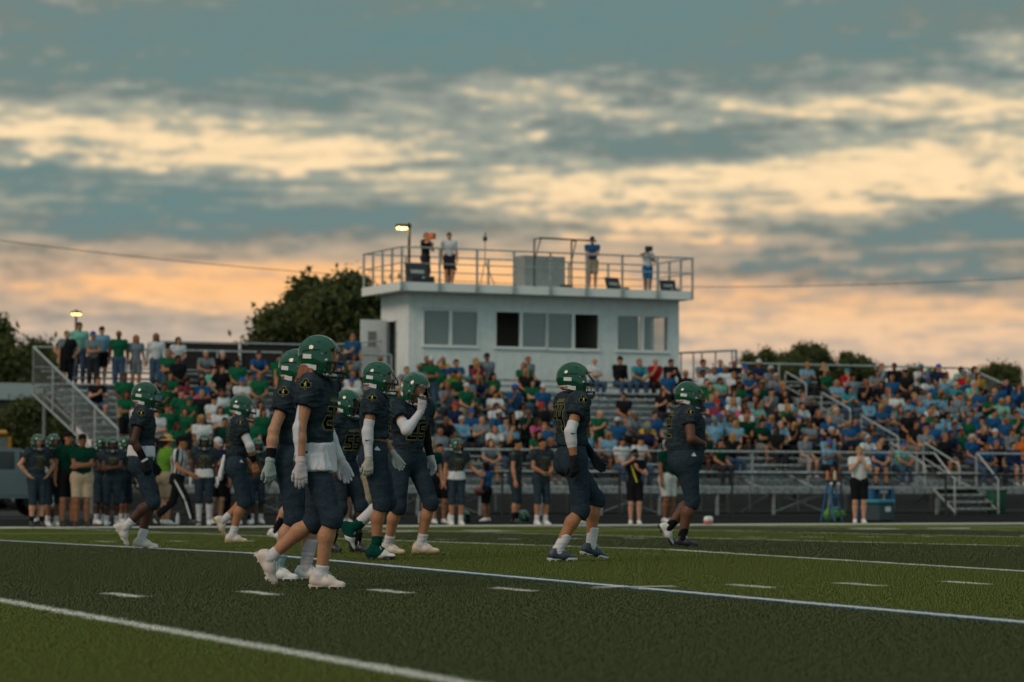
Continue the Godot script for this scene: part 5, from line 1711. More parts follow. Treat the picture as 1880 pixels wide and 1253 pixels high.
	if spec.has("hair"):
		var c: Vector3 = j.skull
		var hb: Basis = j.headb
		var ha := []
		for k in 9:
			var an := lerpf(-1.35, 1.35, k / 8.0)
			var d := Vector3(sin(an) * 0.088, 0, -cos(an) * 0.098 - 0.012)
			ha.append(bone(c + hb * (d + Vector3(0, -0.05, 0)), c + hb * (d * 1.5 + Vector3(0, -0.185 + 0.025 * sin(k * 2.4), 0)), 0.030, 0.014, 0.02))
		part("hair", blob(ha, 0.008, cloth_noise, 0.010, Vector3(3.5, 0.5, 3.5)).mesh(), mat("hair_" + spec.hair, {"auburn": lin(0.20, 0.062, 0.024), "dark": lin(0.014, 0.010, 0.008)}[spec.hair], 0.6), root)
	if spec.get("logo", false):
		var lo := part("mark", kit.adidas.mesh(), mats.decal_white, root)
		lo.transform = stick(ps, j.hr + Vector3(-0.10, 0.06, 0.06), Vector3(-0.8, 0, 0.55).normalized(), Vector3.UP, 0.004)
	head_parts(root, j)
	if spec.get("visor", false):
		var vs := Shape.new()
		var top := arc(0.108, 0.030, 1.15, 0.045, 0.116, 13)
		var bot := arc(0.106, -0.026, 1.15, 0.045, 0.122, 13)
		for k in 12: vs.quad(bot[k], bot[k + 1], top[k + 1], top[k])
		var gmat := mat("visor", Color(0.5, 0.65, 0.75, 0.45), 0.03)
		gmat.transparency = BaseMaterial3D.TRANSPARENCY_ALPHA
		var vo := part("visor", vs.mesh(), gmat, root); vo.transform = Transform3D(j.headb, j.skull)
	return root

const PLACE := {"p1": Vector3(2.43, 0.095, -16.84), "p1b": Vector3(2.73, 0.103, -18.12), "p2": Vector3(4.34, 0.124, -27.21), "p3": Vector3(6.61, 0.102, -30.80), "p8": Vector3(5.53, 0.144, -24.41), "p4": Vector3(5.06, 0.130, -22.40), "p5": Vector3(5.83, 0.137, -23.48), "p6": Vector3(6.61, 0.124, -21.50), "p7": Vector3(10.13, 0.133, -25.97), "p1c": Vector3(7.91, 0.090, -32.74)}

func facing(alpha: float) -> float:
	# 0: walks to the right of the picture; positive turns towards the camera
	return deg_to_rad(65.6 - alpha)

func build_players() -> void:
	make_kit()
	var white := cloth("sleeve_white", lin(0.60, 0.59, 0.62))
	var black := cloth("band_black", lin(0.012, 0.012, 0.014))
	var glove_w := cloth("glove_white", lin(0.56, 0.50, 0.52), 0.6)
	var glove_g := cloth("glove_pale_green", lin(0.34, 0.40, 0.38), 0.6)
	var glove_b := cloth("glove_black", lin(0.02, 0.022, 0.025), 0.6)
	var cream := cloth("cuff_cream", lin(0.58, 0.50, 0.44), 0.7)
	player({"label": "player with long auburn hair, white shirt tail and white gloves, walking nearest the camera", "at": PLACE.p1, "turn": facing(13), "scale": 0.957, "cell": 0.011, "skin": 0, "number": "20", "hair": "auburn",
		"pose": {"nape": 0.02, "build": 0.95, "hip": 0.90, "lean": 0.02, "anr": Vector3(-0.08, 0.09, 0.07), "anl": Vector3(0.08, 0.21, -0.36), "fpl": 1.0, "fyl": 0.0, "fyr": -0.1, "wrr": Vector3(-0.255, 0.875, -0.03), "wrl": Vector3(0.25, 0.90, 0.12), "head_yaw": 0.12, "head_pitch": 0.06, "curlr": 0.35, "curll": 0.5, "plr": Vector3(0.9, 0, -0.3), "hdr": Vector3(0.02, -1, 0.03)},
		"hem": -0.125, "undershirt": ["undershirt_white", -0.262], "arms": [["l", white, 0.5, 1.95], ["r", white, 0.40, 1.95, "half"]], "gloves": "lr", "glove_mat": glove_w, "cuff_mat": cream, "sock": ["white", 0.82], "shoe": ["cream", "cream"]})
	player({"label": "player partly hidden behind the long-haired player, black wristband and pale gloves", "at": PLACE.p1b, "turn": facing(14), "scale": 0.94, "cell": 0.012, "skin": 4, "number": "12",
		"pose": {"hip": 0.91, "anr": Vector3(-0.09, 0.09, -0.10), "anl": Vector3(0.09, 0.09, 0.08), "wrr": Vector3(-0.27, 0.885, -0.10), "wrl": Vector3(0.25, 0.90, 0.05), "head_pitch": 0.12, "hdr": Vector3(0, -1, 0.1), "plr": Vector3(0.8, 0, -0.6), "curlr": 0.7},
		"hem": -0.08, "arms": [["r", black, 1.52, 1.86]], "gloves": "lr", "glove_mat": glove_g, "sock_r": ["blue", 0.70], "sock_l": ["pink", 0.45], "shoe": ["white", "white"]})
	player({"label": "dark-skinned player with a tinted visor walking alone at the left", "at": PLACE.p2, "turn": facing(-4), "scale": 0.975, "cell": 0.013, "skin": 3, "number": "4", "visor": true,
		"pose": {"hip": 0.91, "anl": Vector3(0.08, 0.09, 0.0), "anr": Vector3(-0.08, 0.22, -0.17), "fpr": 1.0, "fyr": 0.0, "wrr": Vector3(-0.22, 0.93, 0.06), "wrl": Vector3(0.23, 0.93, 0.10), "head_pitch": 0.15, "hdr": Vector3(0.05, -1, 0.25), "curlr": 0.8, "plr": Vector3(1, 0, -0.1)},
		"hem": -0.06, "undershirt": ["undershirt_white", -0.12], "arms": [["r", black, 1.35, 1.85]], "gloves": "lr", "glove_mat": glove_b, "cuff_mat": white, "sock": ["white", 0.70], "shoe": ["cream", "white"]})
	var p3 := player({"label": "player walking with a white towel at his back and a white elbow sleeve", "at": PLACE.p3, "turn": facing(-10), "scale": 0.99, "cell": 0.013, "skin": 1, "number": "21", "logo": true,
		"pose": {"hip": 0.91, "lean": 0.05, "anr": Vector3(-0.08, 0.09, -0.05), "anl": Vector3(0.08, 0.26, -0.16), "fpl": 1.05, "fyl": 0.0, "wrr": Vector3(-0.13, 0.95, 0.21), "epr": Vector3(-1.0, -0.2, 0.3), "wrl": Vector3(0.2, 0.98, 0.16), "head_yaw": -0.05, "head_pitch": 0.2, "hdr": Vector3(0.1, -1, 0.2), "curlr": 0.9},
		"hem": -0.06, "arms": [["r", white, 0.5, 1.25], ["r", black, 1.45, 1.85]], "sock": ["white", 0.72], "shoe": ["cream", "gold"]})
	part("towel", blob([bone(Vector3(-0.02, 1.03, -0.15), Vector3(-0.02, 0.80, -0.19), 0.035, 0.055, 0.02, Vector3(0, 0, 1), 1.9), bone(Vector3(0.02, 1.0, -0.15), Vector3(0.03, 0.84, -0.18), 0.03, 0.05, 0.02, Vector3(0, 0, 1), 2.0)], 0.011, fold_noise, 0.01, Vector3(1.6, 0.4, 1.6)).mesh(), white, p3)
	player({"label": "dark-skinned player in black cleats turned towards the camera behind the long-haired player", "at": PLACE.p8, "turn": facing(42), "scale": 0.888, "cell": 0.013, "skin": 3, "number": "55",
		"pose": {"hip": 0.90, "lean": 0.10, "anr": Vector3(-0.10, 0.09, -0.08), "anl": Vector3(0.10, 0.09, 0.12), "wrr": Vector3(-0.25, 0.92, 0.10), "wrl": Vector3(0.24, 0.95, 0.15), "head_yaw": 0.35, "head_pitch": 0.12},
		"hem": -0.08, "build": 1.0, "sock": ["black", 0.68], "shoe": ["black", "black"]})
	player({"label": "player with bare midriff, long white arm sleeve and green spats over his cleats", "at": PLACE.p4, "turn": facing(4), "scale": 0.984, "cell": 0.012, "skin": 1, "number": "3", "logo": true,
		"pose": {"hip": 0.93, "lean": 0.03, "anr": Vector3(-0.07, 0.09, 0.03), "anl": Vector3(0.09, 0.27, -0.22), "fpl": 1.1, "fyl": 0.0, "wrr": Vector3(-0.24, 0.885, -0.02), "wrl": Vector3(0.2, 0.95, 0.16), "head_yaw": 0.0, "head_pitch": 0.12, "curlr": 0.7, "hdr": Vector3(0, -1, -0.05), "plr": Vector3(1, 0, -0.2)},
		"hem": -0.01, "waist": -0.055, "arms": [["r", white, 0.62, 1.95, "black", 0.30, Vector3(-1, 0, 0.1)]], "gloves": "lr", "glove_mat": cloth("glove_bone", lin(0.46, 0.43, 0.38), 0.6), "legs": [["l", 0.10, 0.78]], "spats": true, "sock": ["green", 0.70], "shoe": ["white", "black"]})
	player({"label": "player holding one gloved hand up to his face mask", "at": PLACE.p5, "turn": facing(52), "scale": 0.975, "cell": 0.012, "skin": 0, "number": "25", "logo": true,
		"pose": {"hip": 0.90, "lean": 0.10, "twist": 0.05, "anr": Vector3(-0.12, 0.09, -0.16), "anl": Vector3(0.14, 0.10, 0.03), "fyl": 0.75, "fyr": 0.5, "kpl": Vector3(0.5, 0, 1), "wrr": Vector3(-0.02, 1.385, 0.24), "epr": Vector3(-0.75, -1, 0.25), "hdr": Vector3(0.12, 1, 0.10), "plr": Vector3(0.1, 0, -1), "curlr": 0.45, "wrl": Vector3(0.30, 0.93, -0.02), "head_pitch": 0.34, "head_yaw": -0.02, "head_tilt": -0.12},
		"hem": -0.14, "arms": [["r", white, 0.55, 1.95], ["l", black, 0.40, 1.95]], "gloves": "lr", "glove_mat": glove_w, "sock": ["white", 0.74], "shoe": ["cream", "gold"]})
	player({"label": "player striding alone with a white elbow sleeve, black gloves and tall white socks", "at": PLACE.p6, "turn": facing(-20), "scale": 1.012, "cell": 0.012, "skin": 1, "number": "84",
		"pose": {"hip": 0.875, "lean": 0.0, "twist": 0.0, "anr": Vector3(-0.08, 0.09, -0.17), "anl": Vector3(0.10, 0.125, 0.22), "fpl": 0.2, "fyl": 0.0, "kpl": Vector3(0, 0, 1), "wrr": Vector3(-0.26, 0.88, -0.08), "epr": Vector3(-0.4, 0, -1), "wrl": Vector3(0.19, 0.92, 0.28), "head_yaw": -0.22, "head_pitch": 0.04, "hdr": Vector3(0.05, -1, 0.12), "curlr": 0.8, "plr": Vector3(1, 0, -0.1)},
		"hem": -0.05, "arms": [["r", white, 0.66, 1.55, "black", 0.03, Vector3(-1, 0, 0.0)], ["l", black, 1.2, 1.9]], "gloves": "lr", "glove_mat": glove_b, "sock": ["white", 0.60], "shoe": ["navy", "white"]})
	player({"label": "heavy-set dark-skinned player with hands tucked at his waist, black high cleat", "at": PLACE.p7, "turn": facing(-6), "scale": 1.0, "cell": 0.013, "skin": 5, "number": "72", "logo": true,
		"pose": {"hip": 0.92, "lean": 0.02, "build": 1.26, "anr": Vector3(-0.10, 0.09, -0.06), "anl": Vector3(0.09, 0.20, -0.18), "fpl": 0.95, "fyl": 0.0, "wrr": Vector3(-0.10, 1.13, 0.17), "epr": Vector3(-1.0, -0.2, -0.7), "wrl": Vector3(0.12, 1.08, 0.13), "epl": Vector3(1.0, -0.45, -0.55), "head_pitch": 0.1, "hdr": Vector3(0.8, -0.3, 0.5), "hdl": Vector3(-0.8, -0.3, 0.5), "plr": Vector3(0.4, 0, -1), "pll": Vector3(-0.4, 0, -1)},
		"hem": -0.13, "cuff": 0.40, "knee": 0.17, "sock": ["black", 0.72], "shoe_r": ["black", "black"], "shoe_l": ["white", "black"]})
	player({"label": "player farthest back, only a lower leg showing behind the pair on the left", "at": PLACE.p1c, "turn": facing(5), "scale": 0.95, "cell": 0.016, "skin": 4, "number": "12",
		"pose": {"hip": 0.91, "anr": Vector3(-0.08, 0.12, -0.10), "fpr": 0.4, "anl": Vector3(0.08, 0.09, 0.10), "head_pitch": 0.1},
		"sock": ["black", 0.5], "shoe": ["white", "white"]})

# who sits (or stands) where: bleacher row -> place along the row, shirt, hair
const SEATED := {
	0: "17.47 G long stand; 18.14 W short stand; 18.75 D short stand; 19.48 G short stand; 24.55 A long; 26.28 A long; 28.09 K short; 30.27 W short; 30.79 W cap; 33.34 D short; 38.41 B short; 39.17 V cap; 42.08 B short; 42.53 K short; 43.12 N short",
	1: "17.11 W short stand; 18.30 D long stand; 19.56 G long stand; 25.11 A bald; 28.03 G long; 33.20 D short; 34.06 K blonde; 36.43 A short; 38.40 W grey; 38.91 K short; 41.13 K short; 42.07 B grey; 43.87 O short",
	2: "16.86 W short stand; 17.58 G short stand; 18.08 G long stand; 19.02 W long stand; 19.52 W long stand; 20.20 G long stand; 28.51 B short; 31.56 N cap; 35.85 K long; 37.66 K grey; 38.92 B short; 42.06 G short; 43.30 B cap; 43.88 A short",
	3: "17.22 G short stand; 18.36 G cap stand; 19.04 W cap stand; 19.58 G long stand; 20.34 W long stand; 25.72 K bald; 26.30 S grey; 28.56 P long; 31.08 B cap; 31.89 Y blonde; 34.18 S cap; 34.87 S long; 36.74 K blonde; 38.65 B short; 40.95 K short; 41.54 B bald",
	4: "16.85 G long stand; 18.34 G short stand; 18.92 K short stand; 19.45 W short stand; 20.03 W short stand; 26.86 B cap; 27.54 B cap; 28.04 K long; 30.77 G bald; 31.77 A bald; 32.55 B short; 34.51 S cap; 35.01 A long; 39.02 B short; 41.54 N short; 42.63 S cap; 43.18 G short; 43.62 B cap",
	5: "18.05 G short stand; 18.84 P long stand; 26.60 N capred; 28.65 W curly; 29.26 K capred; 34.97 S short; 35.91 W long; 38.96 A grey; 41.45 K short",
	6: "17.15 G short stand; 18.01 K long stand; 18.86 M long stand; 19.31 B long stand; 25.91 A short; 35.28 M capred; 36.07 P long; 37.96 W short; 42.65 W short; 44.27 A cap; 44.82 V long; 45.61 A long",
	7: "18.61 G long stand; 32.50 K short; 35.42 B long; 36.06 W long; 37.92 W long; 38.69 K bald; 42.64 S long; 43.80 A long; 44.26 A short",
	8: "16.83 K short; 21.24 G long; 27.14 A short; 27.65 M cap; 28.59 K long; 29.23 B cap; 34.06 K long; 35.78 B short; 36.47 W long; 37.20 K bald; 37.72 A short; 38.82 A short; 42.67 B short; 43.86 S long",
	9: "21.45 A short; 28.05 A cap; 30.12 G long; 37.01 G short; 37.80 D short; 38.51 K long; 42.21 A long; 43.48 A long; 45.70 B cap",
	10: "20.56 V short; 21.27 S cap; 27.87 L cap; 28.63 N blonde; 29.12 G long; 36.09 G short; 36.69 V short; 41.78 K short; 45.17 T grey; 45.76 V grey",
	11: "26.59 A short; 27.06 T short; 27.61 G bald; 35.22 B short; 35.80 K short; 38.03 B short; 38.90 A grey; 41.74 A short; 43.19 B short",
	12: "28.46 B short; 39.07 A grey; 41.83 R cap; 44.08 K cap; 44.86 D cap; 45.58 W long; 46.26 R cap; 46.79 Y long",
	13: "16.74 A grey stand rest; 17.49 A cap stand cross; 18.25 G short stand rest; 18.75 A long stand rest; 19.34 W long stand rest; 19.99 W long stand clasp; 20.90 A grey; 21.34 K grey; 22.45 B cap; 27.72 K short; 28.26 Y long; 29.25 K blonde; 29.73 A cap; 31.08 A short; 33.33 W bald; 34.18 K cap; 34.76 T short; 35.38 R bald; 37.69 B short; 39.07 N cap; 40.78 S short; 41.34 K short; 43.47 T short; 44.04 K short; 44.97 W cap",
	14: "17.28 V short stand rest; 17.92 S cap stand rest",
}

# ---------------------------------------------------------------- people in everyday clothes
const SHIRTS := {"K": ["black", 0.014, 0.014, 0.016], "N": ["navy", 0.018, 0.028, 0.075], "B": ["royal blue", 0.016, 0.080, 0.19], "S": ["light blue", 0.15, 0.31, 0.42], "T": ["teal", 0.03, 0.24, 0.30], "V": ["mint green", 0.16, 0.42, 0.34], "G": ["green", 0.010, 0.100, 0.046], "D": ["dark green", 0.004, 0.036, 0.022], "L": ["lime green", 0.11, 0.26, 0.03], "W": ["white", 0.50, 0.54, 0.55], "A": ["grey", 0.17, 0.20, 0.22], "R": ["red", 0.42, 0.015, 0.025], "P": ["pink", 0.50, 0.10, 0.20], "M": ["maroon", 0.20, 0.03, 0.06], "Y": ["yellow", 0.52, 0.30, 0.03], "O": ["orange", 0.55, 0.13, 0.02]}
const HAIRS := {"brown": [0.055, 0.028, 0.014], "dark": [0.012, 0.009, 0.008], "blonde": [0.30, 0.19, 0.08], "grey": [0.38, 0.37, 0.35], "auburn": [0.12, 0.04, 0.016]}
const CAPS := {"white": [0.5, 0.5, 0.5], "blue": [0.015, 0.10, 0.40], "navy": [0.012, 0.016, 0.035], "red": [0.45, 0.02, 0.02], "teal": [0.02, 0.22, 0.28], "black": [0.012, 0.012, 0.013], "green": [0.006, 0.10, 0.05]}
var pose_cache := {}

func tint(prefix: String, called: String, c: Array, rough := 0.85) -> StandardMaterial3D:
	return cloth("%s_%s" % [prefix, called], lin(c[0], c[1], c[2]), rough)

func poses() -> Dictionary:
	return {
		"rest": {"hip": 0.93, "wrr": Vector3(-0.27, 0.88, 0.06), "wrl": Vector3(0.27, 0.88, 0.06)},
		"cross": {"hip": 0.93, "wrr": Vector3(0.09, 1.19, 0.19), "epr": Vector3(-1, -0.6, 0.2), "hdr": Vector3(1, 0.15, -0.1), "wrl": Vector3(-0.09, 1.15, 0.22), "epl": Vector3(1, -0.6, 0.2), "hdl": Vector3(-1, 0.1, -0.1), "plr": Vector3(0, 0, -1), "pll": Vector3(0, 0, -1)},
		"hips": {"hip": 0.93, "wrr": Vector3(-0.20, 1.02, 0.05), "epr": Vector3(-1, 0, -0.35), "hdr": Vector3(0.5, -0.6, 0.4), "wrl": Vector3(0.20, 1.02, 0.05), "epl": Vector3(1, 0, -0.35), "hdl": Vector3(-0.5, -0.6, 0.4)},
		"clasp": {"hip": 0.93, "wrr": Vector3(-0.05, 1.05, 0.22), "epr": Vector3(-1, -0.5, -0.5), "hdr": Vector3(0.9, -0.1, 0.3), "wrl": Vector3(0.05, 1.05, 0.24), "epl": Vector3(1, -0.5, -0.5), "hdl": Vector3(-0.9, -0.1, 0.3)},
		"mouth": {"hip": 0.93, "head_pitch": 0.12, "wrr": Vector3(-0.05, 1.42, 0.20), "epr": Vector3(-0.8, -1, 0.2), "hdr": Vector3(0.25, 1, -0.1), "plr": Vector3(0.4, 0, -1), "wrl": Vector3(0.05, 1.42, 0.20), "epl": Vector3(0.8, -1, 0.2), "hdl": Vector3(-0.25, 1, -0.1), "pll": Vector3(-0.4, 0, -1)},
		"camera": {"hip": 0.93, "wrr": Vector3(-0.09, 1.52, 0.20), "epr": Vector3(-1, -0.5, 0.1), "hdr": Vector3(0.5, 0.8, 0.1), "plr": Vector3(0.6, 0, -1), "wrl": Vector3(0.05, 1.30, 0.24), "epl": Vector3(0.7, -1, 0.1), "hdl": Vector3(-0.5, 0.7, 0.3), "pll": Vector3(0, 1, -0.3)},
		"phone": {"hip": 0.93, "head_pitch": 0.35, "wrr": Vector3(-0.06, 1.22, 0.28), "epr": Vector3(-0.7, -1, -0.2), "hdr": Vector3(0.3, 0.6, 0.5), "plr": Vector3(0.3, 0.4, -1)},
		"walk": {"hip": 0.90, "lean": 0.10, "anr": Vector3(-0.08, 0.09, 0.34), "fpr": -0.15, "anl": Vector3(0.08, 0.20, -0.42), "fpl": 0.9, "fyl": 0.0, "wrr": Vector3(-0.20, 1.02, 0.30), "epr": Vector3(-0.4, -0.5, -1), "wrl": Vector3(0.2, 1.0, 0.25), "epl": Vector3(0.4, -0.5, -1)},
		"sit_rest": {"hip": 0.515, "lean": 0.06, "anr": Vector3(-0.13, 0.085, 0.37), "anl": Vector3(0.13, 0.085, 0.39), "wrr": Vector3(-0.13, 0.64, 0.30), "wrl": Vector3(0.13, 0.64, 0.30), "hdr": Vector3(0.1, -0.25, 1), "hdl": Vector3(-0.1, -0.25, 1), "plr": Vector3(0, -1, -0.2), "pll": Vector3(0, -1, -0.2)},
		"sit_lean": {"hip": 0.515, "lean": 0.55, "head_pitch": -0.2, "anr": Vector3(-0.16, 0.085, 0.36), "anl": Vector3(0.16, 0.085, 0.40), "wrr": Vector3(-0.04, 0.66, 0.50), "epr": Vector3(-1, -0.2, 0), "wrl": Vector3(0.04, 0.65, 0.50), "epl": Vector3(1, -0.2, 0), "hdr": Vector3(0.6, -0.3, 0.5), "hdl": Vector3(-0.6, -0.3, 0.5)},
		"sit_cross": {"hip": 0.515, "lean": -0.03, "anr": Vector3(-0.12, 0.085, 0.42), "anl": Vector3(0.12, 0.085, 0.36), "wrr": Vector3(0.09, 0.80, 0.19), "epr": Vector3(-1, -0.6, 0.2), "hdr": Vector3(1, 0.15, -0.1), "wrl": Vector3(-0.09, 0.76, 0.21), "epl": Vector3(1, -0.6, 0.2), "hdl": Vector3(-1, 0.1, -0.1), "plr": Vector3(0, 0, -1), "pll": Vector3(0, 0, -1)},
		"sit_chin": {"hip": 0.515, "lean": 0.22, "twist": 0.15, "anr": Vector3(-0.10, 0.085, 0.36), "anl": Vector3(0.16, 0.085, 0.36), "wrr": Vector3(-0.03, 0.98, 0.27), "epr": Vector3(-0.6, -1, 0.2), "hdr": Vector3(0.2, 1, -0.2), "plr": Vector3(0.3, 0, -1), "wrl": Vector3(0.10, 0.66, 0.30), "hdl": Vector3(-0.6, -0.2, 0.8)},
		"sit_clap": {"hip": 0.515, "lean": 0.15, "head_yaw": 0.35, "anr": Vector3(-0.15, 0.085, 0.38), "anl": Vector3(0.11, 0.085, 0.38), "wrr": Vector3(-0.05, 0.86, 0.34), "epr": Vector3(-0.9, -0.8, -0.2), "hdr": Vector3(0.25, 0.8, 0.5), "plr": Vector3(1, 0, 0), "wrl": Vector3(0.05, 0.86, 0.34), "epl": Vector3(0.9, -0.8, -0.2), "hdl": Vector3(-0.25, 0.8, 0.5), "pll": Vector3(-1, 0, 0)},
		"sit_turn": {"hip": 0.515, "lean": 0.03, "twist": -0.4, "head_yaw": -0.5, "anr": Vector3(-0.11, 0.085, 0.38), "anl": Vector3(0.15, 0.085, 0.34), "wrr": Vector3(-0.16, 0.66, 0.26), "wrl": Vector3(0.02, 0.66, 0.34), "hdr": Vector3(0.1, -0.2, 1), "hdl": Vector3(-0.4, -0.2, 0.8)},
	}

func pose_meshes(key: String, build: float, cell: float) -> Dictionary:
	var id := "%s %.2f %.3f" % [key, build, cell]
	if pose_cache.has(id): return pose_cache[id]
	var p: Dictionary = poses()[key]
	p.build = build
	var j := skeleton(p)
	var o := {"j": j}
	var bb := body_bones(j)
	var body: Shape
	if cell > 0.02:
		for s in ["l", "r"]: bb.append_array(mitt_bones(j, s))
		body = blob(bb, cell)
	else:
		body = blob(bb, cell)
		for s in ["l", "r"]: body.add(blob(hand_bones(j, s), 0.008))
	o.body = body.mesh()
	o.shirt = blob(jersey_bones(j, -0.19, 0.58, 0.12), cell, fold_noise, 0.010, Vector3(0.7, 1.1, 0.7)).mesh()
	o.long = blob(jersey_bones(j, -0.19, 0.99, 0.05) + long_sleeves(j), cell, fold_noise, 0.010, Vector3(0.7, 1.1, 0.7)).mesh()
	o.shorts = blob(shorts_bones(j), cell, fold_noise, 0.008, Vector3(0.8, 0.8, 0.8)).mesh()
	o.trousers = blob(pants_bones(j, 0.0, 0.93, 0.008), cell, fold_noise, 0.008, Vector3(0.8, 1.0, 0.8)).mesh()
	pose_cache[id] = o
	return o

func long_sleeves(j: Dictionary) -> Array:
	var o := []
	for s in ["l", "r"]:
		o.append(bone(j["s" + s], j["e" + s], 0.064, 0.054, 0.03))
		o.append(sleeve(j["e" + s], j["w" + s], 0.054, 0.040, 0.0, 0.92, 0.03))
	return o

func shorts_bones(j: Dictionary) -> Array:
	var o := pants_bones(j, 0.0, 0.0, 0.016)
	for b in o:
		for s in ["l", "r"]:
			if b[1] == j["k" + s]: b[7] = [cut_at(j["h" + s], j["k" + s], 0.86)]
	return o

func head_kit() -> void:
	if kit.has("hair_short"): return
	# hair in the frame of the head
	var b := [bone(Vector3(0, 0.030, -0.034), Vector3(0, 0.038, 0.006), 0.090, 0.084, 0.03, Vector3.RIGHT, 1.10)]
	b.append(bone(Vector3(0, -0.02, -0.06), Vector3(0, -0.055, -0.055), 0.058, 0.045, 0.03, Vector3.RIGHT, 0.85))
	kit.hair_short = blob(b, 0.012, cloth_noise, 0.008).mesh()
	var l := b.duplicate()
	for sg in [-1.0, 1.0]:
		l.append(bone(Vector3(0.062 * sg, 0.03, 0.0), Vector3(0.080 * sg, -0.19, -0.005), 0.034, 0.030, 0.03))
		l.append(bone(Vector3(0.045 * sg, 0.03, -0.05), Vector3(0.060 * sg, -0.24, -0.055), 0.050, 0.034, 0.03))
	l.append(bone(Vector3(0, 0.02, -0.06), Vector3(0, -0.25, -0.075), 0.055, 0.04, 0.03))
	kit.hair_long = blob(l, 0.012, cloth_noise, 0.012, Vector3(2.6, 0.6, 2.6)).mesh()
	var c := b.duplicate()
	for k in 10:
		var a := TAU * k / 10.0
		c.append(bone(Vector3(cos(a) * 0.075, 0.0 + 0.05 * absf(sin(a)), -0.03 + sin(a) * 0.06 - 0.02), Vector3(cos(a) * 0.09, -0.04, -0.045 + sin(a) * 0.05), 0.045, 0.045, 0.03))
	kit.hair_curly = blob(c, 0.013, cloth_noise, 0.018, Vector3(2.2, 2.2, 2.2)).mesh()
	var cp := blob([bone(Vector3(0, 0.045, -0.030), Vector3(0, 0.050, 0.012), 0.088, 0.086, 0.02, Vector3.RIGHT, 1.06, [[Vector3(0, 0.022, 0), Vector3(0, -1, 0)]])], 0.010)
	cp.add(blob([bone(Vector3(0, 0.030, 0.07), Vector3(0, 0.022, 0.135), 0.062, 0.056, 0.01, Vector3.UP, 9.0)], 0.008))
	kit.cap = cp.mesh()
	var straw := lathe([[0.0, 0.155], [0.05, 0.150], [0.078, 0.13], [0.088, 0.055], [0.11, 0.045], [0.175, 0.030], [0.19, 0.020], [0.175, 0.022], [0.10, 0.036], [0.0, 0.045]], 20)
	kit.straw = straw.mesh()

func hair_on(root: Node3D, j: Dictionary, hair: String, tone: String, cap: String) -> void:
	head_kit()
	var t := Transform3D(j.headb, j.skull)
	if hair != "bald":
		var k: Mesh = kit["hair_" + hair]
		part("hair", k, tint("hair", tone, HAIRS[tone], 0.7), root).transform = t
	if cap == "straw":
		part("hat", kit.straw, mat("straw", lin(0.40, 0.24, 0.09), 0.9), root).transform = t
	elif cap:
		part("cap", kit.cap, tint("cap", cap, CAPS[cap]), root).transform = t

func civilian(spec: Dictionary) -> Node3D:
	var root := thing("person", spec.label, "person", spec.at, spec.get("turn", 0.0), spec.get("group", ""))
	var sc: float = spec.get("scale", 0.97)
	root.scale = Vector3.ONE * sc
	var cell: float = spec.get("cell", 0.024)
	var ms := pose_meshes(spec.pose, spec.get("build", 1.0), cell)
	var j: Dictionary = ms.j
	part("body", ms.body, skin(spec.get("skin", 0)), root)
	part("shirt", ms.long if spec.get("long", false) else ms.shirt, spec.shirt, root)
	part("trousers" if spec.get("legs", "shorts") == "trousers" else "shorts", ms.trousers if spec.get("legs", "shorts") == "trousers" else ms.shorts, spec.bottom, root)
	for s in ["l", "r"]:
		var sh := part("shoe", kit.shoe_low, spec.get("shoe", mat("shoe_white", lin(0.60, 0.58, 0.56), 0.5)), root)
		sh.transform = Transform3D(j["fb" + s], j["a" + s])
	hair_on(root, j, spec.get("hair", "short"), spec.get("tone", "brown"), spec.get("cap", ""))
	var e := part("eyes", kit.eyes, mats.eye_dark, root)
	e.transform = Transform3D(j.headb, j.skull)
	return root

# ---------------------------------------------------------------- the crowd on the bleachers
const NTH := ["first", "second", "third", "fourth", "fifth", "sixth", "seventh", "eighth", "ninth", "tenth", "eleventh", "twelfth", "thirteenth", "fourteenth", "fifteenth", "sixteenth", "seventeenth", "eighteenth", "nineteenth", "twentieth"]

func nth(k: int) -> String:
	if k < 20: return NTH[k]
	return ["twenty", "thirty", "forty"][(k + 1) / 10 - 2] + "-" + NTH[k % 10] if (k + 1) % 10 else ["twentieth", "thirtieth", "fortieth"][(k + 1) / 10 - 2]

